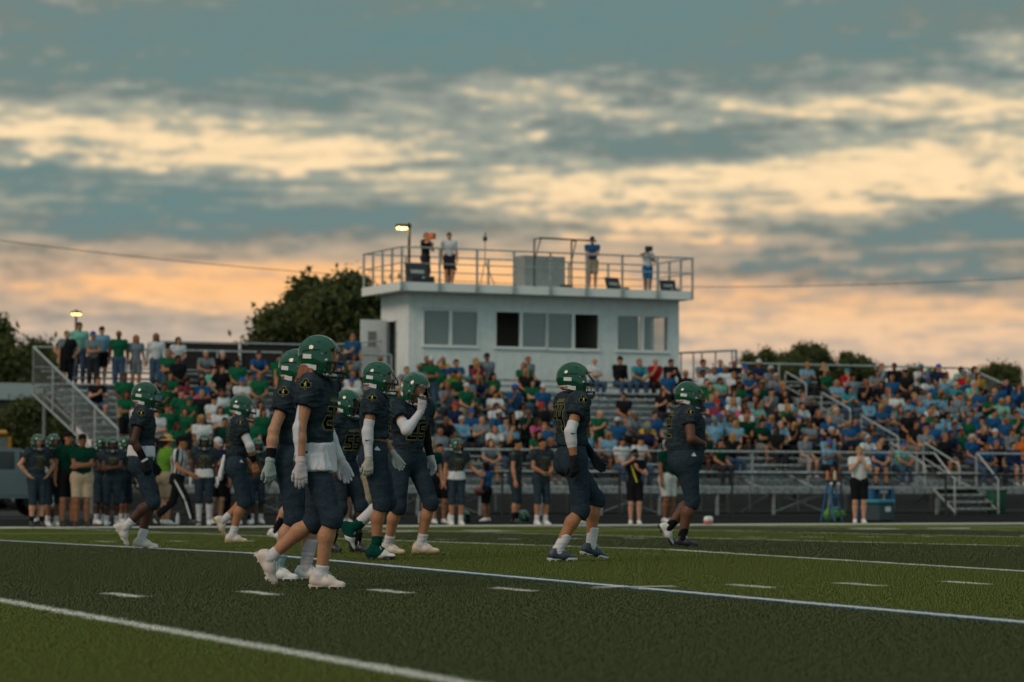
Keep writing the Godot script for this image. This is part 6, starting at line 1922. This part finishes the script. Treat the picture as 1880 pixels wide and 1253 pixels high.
func build_crowd() -> void:
	var rows := []
	for r in ROWS:
		rows.append([])
		for e in (SEATED.get(r, "") as String).split("; ", false):
			var w := e.split(" ")
			rows[r].append({"x": float(w[0]), "c": w[1], "hair": w[2], "stand": w.size() > 3 and w[3] == "stand", "pose": w[4] if w.size() > 4 else ""})
	rows[13].append({"x": 16.75, "c": "K", "hair": "short", "stand": true, "pose": "hips"})
	# fill the thick parts of the crowd: first row, last row, from, to, how many, shirt colours, standing
	for z in [[4, 10, 19.0, 27.5, 30, "GGGDGWVK", true], [9, 13, 22.0, 27.0, 8, "GBSAWK", false], [1, 5, 26.5, 33.0, 12, "BGAKWSD", false], [5, 12, 27.5, 31.0, 10, "GGBAKMW", false], [6, 13, 38.0, 39.2, 5, "BAKW", false], [0, 5, 33.0, 38.5, 12, "KBWADS", false], [4, 13, 40.8, 47.6, 44, "BBBBSSTKWAVGN", false], [6, 13, 35.6, 39.2, 12, "BAKWGV", false], [0, 4, 40.8, 47.0, 12, "BKNBAS", false]]:
		var tries := 0
		var left: int = z[4]
		while left > 0 and tries < 900:
			tries += 1
			var r := rng.randi_range(z[0], z[1])
			var x := rng.randf_range(z[2], z[3])
			var free := true
			for o in rows[r]:
				if absf(o.x - x) < 0.47: free = false
			if x > AISLE[0] - 0.15 and x < AISLE[1] + 0.15: free = false
			if not free: continue
			var pal: String = z[5]
			rows[r].append({"x": x, "c": pal[rng.randi() % pal.length()], "hair": ["short", "short", "long", "cap", "long", "short", "bald", "blonde"][rng.randi() % 8], "stand": z[6], "pose": ""})
			left -= 1
	for r in ROWS:
		rows[r].sort_custom(func(a, b): return a.x < b.x)
		for k in rows[r].size():
			spectator(r, k, rows[r][k])

func spectator(r: int, k: int, e: Dictionary) -> void:
	var hair: String = e.hair
	var kind := "short"
	var tone: String = ["brown", "dark", "brown", "auburn", "dark", "blonde"][rng.randi() % 6]
	var cap := ""
	var look := ""
	match hair:
		"long": kind = "long"; look = "long-haired "
		"blonde": kind = "long"; tone = "blonde"; look = "blonde "
		"grey": tone = "grey"; look = "grey-haired "
		"curly": kind = "curly"; tone = "dark"; look = "curly-haired "
		"bald": kind = "bald"; look = "bald "
		"cap": cap = ["blue", "navy", "white", "black", "blue", "teal"][rng.randi() % 6]
		"capred": cap = "red"
	if e.c == "G" and cap: cap = ["green", "white"][rng.randi() % 2]
	if hair == "short" : look = ""
	var woman := kind == "long"
	var pose: String = e.pose
	if pose == "":
		pose = ["rest", "cross", "clasp", "hips", "phone", "rest", "clasp"][rng.randi() % 7] if e.stand else ["sit_rest", "sit_lean", "sit_cross", "sit_chin", "sit_clap", "sit_turn", "sit_lean", "sit_rest"][rng.randi() % 8]
	var legs := rng.randf() < (0.45 if e.stand else 0.55)
	var bot: Array = [["jeans", 0.05, 0.085, 0.14], ["jeans", 0.04, 0.11, 0.16], ["charcoal", 0.03, 0.03, 0.035], ["black", 0.012, 0.012, 0.014]][rng.randi() % 4] if legs else [["khaki", 0.30, 0.24, 0.16], ["black", 0.012, 0.012, 0.014], ["denim", 0.06, 0.10, 0.16], ["grey", 0.16, 0.17, 0.17], ["charcoal", 0.03, 0.03, 0.035], ["black", 0.012, 0.012, 0.014]][rng.randi() % 6]
	var sh: Array = SHIRTS[e.c]
	var colour: String = sh[0]
	var wear := "%s %s" % [colour, "top" if woman else "shirt"]
	if cap: wear += " and %s cap" % cap
	var lab := "%sspectator in %s, %s from left, %s %s row" % [look, wear, nth(k), "standing in" if e.stand else "seated in", nth(r)]
	var sc := (rng.randf_range(0.90, 0.96) if woman else rng.randf_range(0.94, 1.01)) * (1.0 if e.stand else 1.0)
	var big := rng.randf() < 0.3 and not woman
	var p := civilian({"label": lab, "at": Vector3(e.x, foot_y(r), -row_w(r) - (0.17 if e.stand else 0.485)), "turn": rng.randf_range(-0.5, 0.25) if e.stand else rng.randf_range(-0.25, 0.2), "group": "spectators standing on the bleachers" if e.stand else "spectators seated on the bleachers",
		"pose": pose, "build": 1.16 if big else (0.92 if woman else 1.0), "scale": sc, "skin": [0, 4, 1, 1, 0, 2, 1, 2, 5][rng.randi() % 9], "shirt": tint("shirt", colour.replace(" ", "_"), [sh[1], sh[2], sh[3]]),
		"legs": "trousers" if legs else "shorts", "bottom": tint("bottom", bot[0], [bot[1], bot[2], bot[3]]), "hair": kind, "tone": tone, "cap": cap, "long": rng.randf() < 0.12,
		"shoe": [mat("shoe_white", lin(0.60, 0.58, 0.56), 0.5), mat("shoe_black", lin(0.014, 0.014, 0.016), 0.5), mat("shoe_grey", lin(0.2, 0.2, 0.2), 0.6)][rng.randi() % 3]})
	if not e.stand:
		# keep the soles on the foot plank and the seat on the seat plank whatever the person's size
		p.position.y += 0.42 * (1.0 - sc)

# ---------------------------------------------------------------- the far sideline
func bench_player(label: String, x: float, z: float, alpha: float, scale_: float, extra: Dictionary) -> Node3D:
	var spec := {"label": label, "at": Vector3(x, 0, z), "turn": facing(alpha), "scale": scale_, "cell": 0.018, "skin": 2, "number": "12", "group": "players on the sideline", "pose": {}, "sock": ["white", 0.7], "shoe": ["white", "white"]}
	spec.merge(extra, true)
	return player(spec)

func side_person(label: String, x: float, z: float, alpha: float, pose: String, shirt: String, bottom: Array, extra: Dictionary) -> Node3D:
	var sh: Array = SHIRTS[shirt]
	var spec := {"label": label, "at": Vector3(x, 0, z), "turn": facing(alpha), "pose": pose, "cell": 0.0185, "shirt": tint("shirt", sh[0].replace(" ", "_"), [sh[1], sh[2], sh[3]]), "bottom": tint("bottom", bottom[0], [bottom[1], bottom[2], bottom[3]]), "group": "people on the sideline"}
	spec.merge(extra, true)
	return civilian(spec)

func build_sideline() -> void:
	head_kit()
	var P := poses()
	var khaki := ["khaki", 0.30, 0.24, 0.16]
	var blk := ["black", 0.012, 0.012, 0.014]
	var wht := ["white_shorts", 0.5, 0.5, 0.48]
	var white := cloth("sleeve_white", lin(0.60, 0.59, 0.62))
	bench_player("helmeted player with hand on hip, leftmost on the sideline", 9.26, -50.06, 60, 0.95, {"pose": P.hips, "skin": 4, "sock": ["black", 0.7], "shoe": ["black", "black"]})
	bench_player("helmeted player with white arm sleeve left of the two green-shirted coaches", 9.66, -50.45, 50, 0.96, {"pose": {"wrr": Vector3(-0.15, 1.02, 0.2), "wrl": Vector3(0.2, 1.02, 0.15)}, "arms": [["r", white, 0.5, 1.9]]})
	side_person("coach in dark green polo and black cap beside the coach in tan shorts", 9.88, -50.2, 60, "rest", "D", blk, {"cap": "black", "hair": "short", "tone": "dark", "scale": 1.0, "build": 1.1, "skin": 1, "shoe": mat("shoe_black", lin(0.014, 0.014, 0.016), 0.5)})
	side_person("coach in dark green polo and tan shorts with folded arms", 10.06, -49.85, 75, "cross", "D", ["tan", 0.42, 0.32, 0.22], {"cap": "black", "hair": "short", "tone": "dark", "scale": 0.97, "build": 1.16, "skin": 2, "shoe": mat("shoe_black", lin(0.014, 0.014, 0.016), 0.5)})
	side_person("child in dark shirt and black shorts in front of the silver truck", 11.15, -57.3, 40, "rest", "D", blk, {"scale": 0.80, "skin": 4, "tone": "dark"})
	bench_player("helmeted player half behind another, left of the walking visor player", 11.35, -53.1, 40, 0.96, {"pose": P.cross, "skin": 3, "number": "3"})
	bench_player("helmeted player facing the camera with folded arms at the left", 10.98, -51.0, 80, 0.94, {"pose": P.cross, "number": "4", "skin": 3})
	bench_player("helmeted player mostly hidden by the visor player", 12.05, -53.8, 30, 0.97, {"pose": P.rest, "number": "21"})
	side_person("dark-haired young man in navy shirt left of the straw hat", 12.5, -53.4, 70, "rest", "N", blk, {"tone": "dark", "skin": 1, "scale": 0.96})
	side_person("person in lime green shirt, khaki shorts and straw hat", 12.18, -51.43, -30, "clasp", "L", khaki, {"cap": "straw", "hair": "short", "tone": "brown", "scale": 0.98, "build": 1.12, "skin": 0})
	referee(Vector3(11.98, 0, -50.05))
	bench_player("helmeted player with white leg sleeves and a white towel, facing the camera", 12.90, -51.23, 85, 0.98, {"pose": P.rest, "skin": 3, "number": "21", "legs": [["l", 0.05, 0.9], ["r", 0.05, 0.9]], "undershirt": ["undershirt_white", -0.17], "gloves": "lr", "glove_mat": white})
	side_person("young man in navy shirt and white cap behind the towel player", 13.6, -52.6, 60, "phone", "N", blk, {"cap": "white", "tone": "dark", "scale": 0.98, "skin": 4})
	side_person("official in black and white, half hidden behind the towel-carrying player", 14.1, -53.6, 10, "rest", "W", blk, {"legs": "trousers", "cap": "black", "scale": 0.97})
	bench_player("helmeted player standing between the two walking pairs", 14.64, -53.13, 70, 0.96, {"pose": P.rest, "skin": 3, "number": "72"})
	bench_player("helmeted player in the gap left of the front pair", 14.0, -52.0, 75, 0.93, {"pose": P.hips, "skin": 3, "number": "55", "sock": ["black", 0.7]})
	side_person("person in grey shirt and black shorts between the front pair and the spats player", 16.35, -52.6, 40, "clasp", "A", blk, {"tone": "dark", "skin": 4, "scale": 0.97})
	side_person("person in dark green shirt and khaki trousers beside the spats player", 16.62, -51.8, 50, "clasp", "D", khaki, {"legs": "trousers", "skin": 0, "scale": 1.0})
	side_person("curly blond coach in dark green shirt right of the hand-to-face player", 17.76, -51.47, 70, "rest", "D", blk, {"hair": "curly", "tone": "blonde", "skin": 4, "scale": 0.96})
	side_person("dark-haired helper in navy shirt with white lanyard", 18.28, -52.16, 75, "clasp", "N", blk, {"tone": "dark", "skin": 1, "scale": 0.93})
	bench_player("helmeted player with white shirt tail reaching one arm to the right", 17.69, -49.91, 75, 0.95, {"pose": {"wrl": Vector3(0.42, 1.08, 0.20), "epl": Vector3(0.6, -1, -0.2), "wrr": Vector3(-0.26, 0.88, 0.05), "head_yaw": 0.5, "hdl": Vector3(1, 0, 0.2)}, "number": "8", "skin": 1, "undershirt": ["undershirt_white", -0.17]})
	side_person("black-haired child in royal blue shirt seen from behind near the rail", 20.6, -55.0, 210, "rest", "B", blk, {"hair": "long", "tone": "dark", "skin": 2, "scale": 0.73})
	bareheaded("bareheaded dark-haired player looking right, black socks", Vector3(19.47, 0, -51.01), 12, {"pose": P.rest, "sock": ["black", 0.6], "shoe": ["black", "black"], "number": "20", "skin": 0})
	bareheaded("bareheaded player holding white gloves beside the striding player", Vector3(19.40, 0, -49.6), 60, {"pose": P.clasp, "number": "72", "skin": 1})
	side_person("person in black shorts mostly hidden behind the striding player", 20.7, -50.67, 30, "rest", "K", blk, {"skin": 1, "tone": "brown", "scale": 0.95})
	var cw := side_person("woman in black top and shorts holding a camera to her eye", 21.57, -49.75, 85, "camera", "K", blk, {"hair": "short", "tone": "dark", "cap": "black", "skin": 4, "scale": 0.86, "build": 0.98})
	part("camera", Shape.new().bevel(Vector3(-0.07, 1.58, 0.14), Vector3(0.07, 1.68, 0.22), 0.012).tube([Vector3(0, 1.62, 0.22), Vector3(0, 1.61, 0.38)], [0.04, 0.045], 12).mesh(), mats.black_metal, cw)
	part("strap", tube_mesh([Vector3(-0.10, 1.40, 0.14), Vector3(-0.04, 1.2, 0.165), Vector3(0.03, 1.0, 0.17)], 0.022, 6), mat("strap_yellow", lin(0.5, 0.45, 0.03), 0.8), cw)
	side_person("coach in dark green shirt and white shorts left of the heavy-set player", 23.32, -51.66, 45, "rest", "D", wht, {"tone": "dark", "skin": 2, "scale": 1.0, "build": 1.1})
	side_person("blonde woman in white shirt and black shorts with hands raised to her mouth", 26.93, -49.84, 88, "mouth", "W", blk, {"hair": "short", "tone": "blonde", "skin": 4, "scale": 0.92, "build": 1.1})
	# people up on the press box roof and by its door
	var roof := 6.886
	var up := func(label, x, z, alpha, pose, shirt, bottom, extra):
		var o: Node3D = side_person(label, x, z, alpha, pose, shirt, bottom, extra)
		o.position.y = roof
		o.set_meta("group", "people on the press box roof")
		return o
	var cam1: Node3D = up.call("person in dark clothes filming at the left end of the press box roof", 28.75, -78.1, 30, "camera", "K", ["charcoal", 0.03, 0.03, 0.035], {"legs": "trousers", "tone": "auburn", "scale": 0.93})
	part("camera", Shape.new().bevel(Vector3(-0.09, 1.55, 0.14), Vector3(0.09, 1.74, 0.36), 0.02).mesh(), mat("camera_orange", lin(0.42, 0.10, 0.03), 0.6), cam1)
	up.call("man in white printed shirt and dark shorts on the press box roof", 29.5, -78.0, 85, "rest", "W", ["charcoal", 0.03, 0.03, 0.035], {"tone": "dark", "scale": 0.94})
	up.call("child standing behind the man in white shirt on the press box roof", 29.85, -78.7, 40, "rest", "N", blk, {"tone": "dark", "scale": 0.72, "skin": 2})
	var man: Node3D = up.call("man in blue shirt with white band and khaki shorts, arms folded, on the roof", 34.3, -77.8, 88, "cross", "B", khaki, {"cap": "navy", "tone": "dark", "scale": 0.96})
	part("chest_band", blob([bone(Vector3(-0.05, 1.205, 0.0), Vector3(0.05, 1.205, 0.0), 0.152, 0.152, 0.01, Vector3(0, 0, 1), 1.10, [[Vector3(0, 1.24, 0), Vector3.UP], [Vector3(0, 1.165, 0), Vector3.DOWN]])], 0.015).mesh(), tint("shirt", "white", [0.56, 0.58, 0.58]), man)
	var cam2: Node3D = up.call("person in white shirt and blue shorts holding up a black camera on the roof", 36.3, -77.9, 80, "camera", "W", ["blue_shorts", 0.02, 0.12, 0.25], {"tone": "dark", "scale": 0.84, "skin": 2})
	part("camera", Shape.new().bevel(Vector3(-0.14, 1.56, 0.16), Vector3(0.14, 1.76, 0.30), 0.02).mesh(), mats.black_metal, cam2)
	var by_door := side_person("man in royal blue shirt, hand at his mouth, standing by the press box door", 25.95, -77.0, 85, "phone", "B", blk, {"tone": "auburn", "skin": 4, "scale": 0.97})
	by_door.position.y = foot_y(ROWS - 1)
	by_door.remove_meta("group")
	# people inside the press box
	var in1 := side_person("seated commentator in green shirt inside the dark second window", 31.35, -78.25, 85, "rest", "G", blk, {"tone": "dark", "skin": 2, "scale": 0.93})
	in1.position.y = 3.46
	in1.remove_meta("group")
	var in2 := side_person("dark-haired person in grey shirt inside the right-hand window", 36.35, -78.2, 85, "rest", "A", blk, {"tone": "dark", "skin": 4, "scale": 0.95})
	in2.position.y = 3.46
	in2.remove_meta("group")

func bareheaded(label: String, at: Vector3, alpha: float, extra: Dictionary) -> void:
	var root := bench_player(label, at.x, at.z, alpha, 0.98, extra)
	var h := root.get_node("helmet")
	root.remove_child(h); h.free()
	hair_on(root, skeleton(extra.pose), "short", "dark", "")

func referee(at: Vector3) -> void:
	var root := thing("person", "referee in black and white striped shirt striding to the right", "person", at, facing(10), "people on the sideline")
	root.scale = Vector3.ONE * 0.98
	var p: Dictionary = poses().walk
	var j := skeleton(p)
	var body := blob(body_bones(j), 0.016)
	for s in ["l", "r"]: body.add(blob(hand_bones(j, s), 0.008))
	part("body", body.mesh(), skin(1), root)
	# upright black and white stripes
	var im := Image.create(256, 8, false, Image.FORMAT_RGB8)
	for k in 256:
		im.fill_rect(Rect2i(k, 0, 1, 8), Color(0.05, 0.05, 0.06) if (k / 16) % 2 == 0 else Color(0.74, 0.74, 0.76))
	var m := StandardMaterial3D.new(); m.resource_name = "referee_stripes"
	m.albedo_texture = ImageTexture.create_from_image(im); m.roughness = 0.85
	var sh := blob(jersey_bones(j, -0.10, 0.62, 0.15), 0.016, fold_noise, 0.008, Vector3(0.7, 1.1, 0.7))
	for v in sh.v:
		sh.uv.append(Vector2(atan2((v - j.waist).dot(j.sx), (v - j.waist).dot(j.sz)) / TAU * 1.5, v.y))
	part("shirt", sh.mesh(), m, root)
	part("trousers", blob(pants_bones(j, 0.02, 0.94, 0.006), 0.016, fold_noise, 0.006).mesh(), tint("bottom", "black", [0.012, 0.012, 0.014]), root)
	for s in ["l", "r"]:
		var sg := 1.0 if s == "l" else -1.0
		var out: Vector3 = j.px * sg
		var st := Shape.new()
		var pts := []
		for t in 7:
			var a: Vector3 = j["h" + s].lerp(j["k" + s], t / 6.0)
			pts.append(a + out * lerpf(0.100, 0.070, t / 6.0))
		for t in 6:
			var a: Vector3 = j["k" + s].lerp(j["a" + s], (t + 1) / 6.5)
			pts.append(a + out * lerpf(0.068, 0.058, t / 5.0))
		st.tube(pts, 0.020, 6)
		part("stripe", st.mesh(), tint("shirt", "white", [0.56, 0.58, 0.58]), root)
		part("shoe", kit.shoe_low, mat("shoe_black", lin(0.014, 0.014, 0.016), 0.5), root).transform = Transform3D(j["fb" + s], j["a" + s])
	hair_on(root, j, "short", "dark", "black")
	part("eyes", kit.eyes, mats.eye_dark, root).transform = Transform3D(j.headb, j.skull)

# ---------------------------------------------------------------- small things along the sideline
func build_small_things() -> void:
	var blue := mat("plastic_blue", lin(0.01, 0.10, 0.22), 0.6)
	var teal := mat("plastic_teal", lin(0.02, 0.20, 0.27), 0.6)
	var stand := thing("folding_stand", "blue folding stand with two bottles left of the woman in white", "stand", Vector3(28.38, 0, -53.4), 0.35)
	for sx in [-0.13, 0.13]:
		part("leg", tube_mesh([Vector3(sx, 0, 0.20), Vector3(sx * 0.8, 0.88, 0.0)], 0.024, 6), blue, stand)
		part("leg", tube_mesh([Vector3(sx, 0, -0.20), Vector3(sx * 0.8, 0.88, -0.02)], 0.024, 6), blue, stand)
	for y in [0.28, 0.55]:
		part("rung", box_mesh(Vector3(-0.13, y - 0.02, 0.08 + (0.55 - y) * 0.3), Vector3(0.13, y + 0.02, 0.13 + (0.55 - y) * 0.3)), blue, stand)
	part("top", Shape.new().bevel(Vector3(-0.16, 0.88, -0.13), Vector3(0.16, 0.92, 0.13), 0.01).mesh(), mats.black_metal, stand)
	for k in 2:
		var b := lathe([[0.0, 0.0], [0.034, 0.0], [0.036, 0.02], [0.036, 0.13], [0.020, 0.17], [0.016, 0.20], [0.0, 0.20]], 12)
		var o := solo("bottle", b.mesh(), [mat("bottle_orange", lin(0.5, 0.13, 0.03), 0.4), mat("bottle_cream", lin(0.5, 0.4, 0.24), 0.4)][k], ["small orange bottle on the blue folding stand", "cream coloured bottle on the blue folding stand"][k], "bottle", Vector3(28.29 + k * 0.19, 0.921, -53.42))
		o.scale = Vector3(1, 1.1, 1)
	var cooler := thing("cooler", "dark cooler with a teal lid right of the woman in white", "cooler", Vector3(29.38, 0, -53.0), 0.35)
	part("tub", Shape.new().bevel(Vector3(-0.28, 0.0, -0.22), Vector3(0.28, 0.40, 0.22), 0.03).mesh(), mat("cooler_dark", lin(0.03, 0.05, 0.055), 0.6), cooler)
	part("lid", Shape.new().bevel(Vector3(-0.31, 0.402, -0.24), Vector3(0.31, 0.49, 0.24), 0.02).mesh(), teal, cooler)
	part("label", box_mesh(Vector3(-0.06, 0.22, 0.221), Vector3(0.14, 0.33, 0.225)), mats.decal_white, cooler)
	var rack := thing("table_frame", "blue folding table frame behind the cooler", "table", Vector3(29.75, 0, -53.8), 0.35)
	for sx in [-0.36, 0.36]:
		for sz in [-0.2, 0.2]:
			part("leg", box_mesh(Vector3(sx - 0.045, 0, sz - 0.045), Vector3(sx + 0.045, 0.70, sz + 0.045)), blue, rack)
	part("top", Shape.new().bevel(Vector3(-0.42, 0.702, -0.26), Vector3(0.42, 0.74, 0.26), 0.01).mesh(), blue, rack)
	var bag := blob([bone(Vector3(-0.15, 0.13, 0), Vector3(0.15, 0.13, 0), 0.14, 0.12, 0.05), bone(Vector3(-0.1, 0.22, 0), Vector3(0.05, 0.25, 0.02), 0.09, 0.07, 0.05)], 0.02, cloth_noise, 0.02)
	solo("bag", bag.mesh(), mat("bag_lime", lin(0.08, 0.20, 0.02), 0.8), "lime green soft bag on the ground beside the blue folding stand", "bag", Vector3(28.95, 0.0, -54.2))
	var bin := thing("waste_bin", "dark green waste bin beside the bleacher stairs", "bin", Vector3(40.95, 0, -65.4))
	part("bin_body", lathe([[0.0, 0.0], [0.25, 0.0], [0.29, 0.62], [0.30, 0.66]], 18).mesh(), mat("bin_green", lin(0.006, 0.085, 0.045), 0.6), bin)
	part("rim", lathe([[0.28, 0.655], [0.315, 0.655], [0.315, 0.70], [0.28, 0.70], [0.27, 0.66]], 18).mesh(), mat("bin_green", lin(0.006, 0.085, 0.045), 0.6), bin)
	# a small pale pouch lying on the sideline
	var pouch := thing("pouch", "small pink and white padded pouch lying on the sideline", "pouch", Vector3(23.05, 0.005, -49.35), 0.4)
	part("pouch_top", blob([bone(Vector3(-0.055, 0.105, 0), Vector3(0.055, 0.105, 0), 0.062, 0.062, 0.03)], 0.012).mesh(), mats.decal_white, pouch)
	part("pouch_base", blob([bone(Vector3(-0.06, 0.055, 0), Vector3(0.06, 0.055, 0), 0.060, 0.060, 0.03, Vector3.ZERO, 1.0, [[Vector3(0, 0.0, 0), Vector3.DOWN]])], 0.012).mesh(), mat("pouch_pink", lin(0.5, 0.12, 0.13), 0.7), pouch)
	# helmets on the ground behind the striding player
	for k in 3:
		var h := thing("spare_helmet", ["green helmet on the ground left of the bareheaded players", "green helmet lying right of the black-socked player", "dark green helmet on the ground near the rail"][k], "helmet", [Vector3(18.9, 0.125, -52.3), Vector3(19.95, 0.125, -51.9), Vector3(20.3, 0.125, -52.4)][k], [0.6, 1.9, 2.8][k], "helmets lying on the ground")
		part("shell", kit.shell, mats.helmet_green, h)
		part("face_mask", kit.mask, mats.mask_black, h)
	var ball := Shape.new()
	var prof := []
	for k in 11:
		var t := lerpf(-1.0, 1.0, k / 10.0)
		prof.append([0.085 * pow(1.0 - t * t, 0.75), t * 0.14])
	var fb := solo("football", lathe(prof, 14).mesh(), mat("leather", lin(0.10, 0.022, 0.018), 0.55), "maroon football held by the child in royal blue", "football", Vector3(20.35, 0.66, -54.85))
	fb.rotation.z = 1.1
	for k in 3:
		var bt := lathe([[0.0, 0.0], [0.036, 0.0], [0.038, 0.02], [0.038, 0.16], [0.020, 0.20], [0.014, 0.235], [0.0, 0.235]], 12)
		solo("water_bottle", bt.mesh(), mats.decal_white, ["white water bottle standing between the reaching player's feet", "white water bottle behind the curly blond coach", "white water bottle by the straw hat person"][k], "bottle", [Vector3(17.75, 0.0, -50.4), Vector3(17.95, 0.0, -52.4), Vector3(12.55, 0.0, -51.8)][k], "water bottles")

# ---------------------------------------------------------------- turf fibres
func build_turf_blades() -> void:
	# a tuft of short bent fibres
	var s := Shape.new()
	var r := RandomNumberGenerator.new(); r.seed = 88
	for k in 14:
		var a := r.randf() * TAU
		var b := Vector3(cos(a), 0, sin(a)) * sqrt(r.randf()) * 0.05
		var h := r.randf_range(0.008, 0.014)
		var d := Vector3(r.randfn(), 0, r.randfn()).normalized()
		var w := d.cross(Vector3.UP) * 0.0022
		var m := b + Vector3(0, h * 0.65, 0) + d * h * 0.25
		var t := b + Vector3(0, h, 0) + d * h * r.randf_range(0.5, 1.1)
		var nn := (Vector3.UP - d * 0.12).normalized()
		var k0 := s.v.size()
		s.v.append_array(PackedVector3Array([b - w, b + w, m - w * 0.9, m + w * 0.9, t]))
		for q in 5: s.n.append(nn)
		s.i.append_array(PackedInt32Array([k0, k0 + 2, k0 + 1, k0 + 1, k0 + 2, k0 + 3, k0 + 2, k0 + 4, k0 + 3]))
	var mesh := s.mesh()
	var m := StandardMaterial3D.new(); m.resource_name = "turf_fibre"; m.vertex_color_use_as_albedo = true; m.roughness = 0.8; m.metallic_specular = 0.15
	m.backlight_enabled = true; m.backlight = lin(0.02, 0.03, 0.005)
	var fwd := Vector2(sin(YAW), -cos(YAW))
	var side := Vector2(cos(YAW), sin(YAW))
	for zone in [[7.5, 15.0, 250000, 0.8], [15.0, 27.0, 220000, 1.0], [27.0, 52.0, 160000, 1.4]]:
		var buf := PackedFloat32Array(); buf.resize(int(zone[2]) * 16)
		var at := 0
		var n := 0
		for k in int(zone[2]):
			var u: float = lerpf(zone[0], zone[1], r.randf())
			var v: float = r.randf_range(-1.0, 1.0) * (u * 0.185 + 1.6)
			var p := Vector2(EYE.x, EYE.z) + fwd * u + side * v
			var w := -p.y
			if w < -6.0 or w > 48.7: continue
			var band := int(floor(p.x / YARD5))
			var off := absf(p.x - roundf(p.x / YARD5) * YARD5)
			var c := Color(0.124, 0.142, 0.036) if posmod(band, 2) == 1 else Color(0.082, 0.094, 0.040)
			c *= r.randf_range(0.95, 1.05)
			var jit := r.randfn() * 0.010
			var blue := int(roundf(p.x / YARD5)) == 1
			if w > 0.0:
				if off < 0.062 + jit: c = Color(0.72, 0.70, 0.64) * r.randf_range(0.82, 1.08)
				elif blue and off < 0.132 + jit: c = Color(0.016, 0.09, 0.22) * r.randf_range(0.7, 1.3)
				elif absf(w - 16.26) < 0.30 + jit or absf(w - 32.5) < 0.30 + jit:
					var off1 := absf(p.x - roundf(p.x / 0.9144) * 0.9144)
					if off1 < 0.058 + jit: c = Color(0.72, 0.70, 0.64) * r.randf_range(0.82, 1.08)
			if w > 16.21 and w < 16.31 and absf(p.x - YARD5) < 0.31: c = Color(0.56, 0.54, 0.48)
			if w > 40.2 and w < 42.4: continue
			var an := r.randf() * TAU
			var sc: float = zone[3] * r.randf_range(0.8, 1.25)
			var sy: float = r.randf_range(0.55, 0.85)
			var cs := cos(an) * sc
			var sn := sin(an) * sc
			buf[at] = cs; buf[at + 1] = 0.0; buf[at + 2] = sn; buf[at + 3] = p.x
			buf[at + 4] = 0.0; buf[at + 5] = sy; buf[at + 6] = 0.0; buf[at + 7] = crown(w) - 0.0085
			buf[at + 8] = -sn; buf[at + 9] = 0.0; buf[at + 10] = cs; buf[at + 11] = p.y
			buf[at + 12] = c.r; buf[at + 13] = c.g; buf[at + 14] = c.b; buf[at + 15] = 1.0
			at += 16; n += 1
		buf.resize(n * 16)
		var mm := MultiMesh.new(); mm.transform_format = MultiMesh.TRANSFORM_3D; mm.use_colors = true
		mm.mesh = mesh; mm.instance_count = n; mm.buffer = buf
		var o := MultiMeshInstance3D.new(); o.name = numbered("turf_fibres"); o.multimesh = mm; o.material_override = m
		add_child(o)
		tag(o, "short green artificial turf fibres covering the playing field", "turf", "", "stuff")
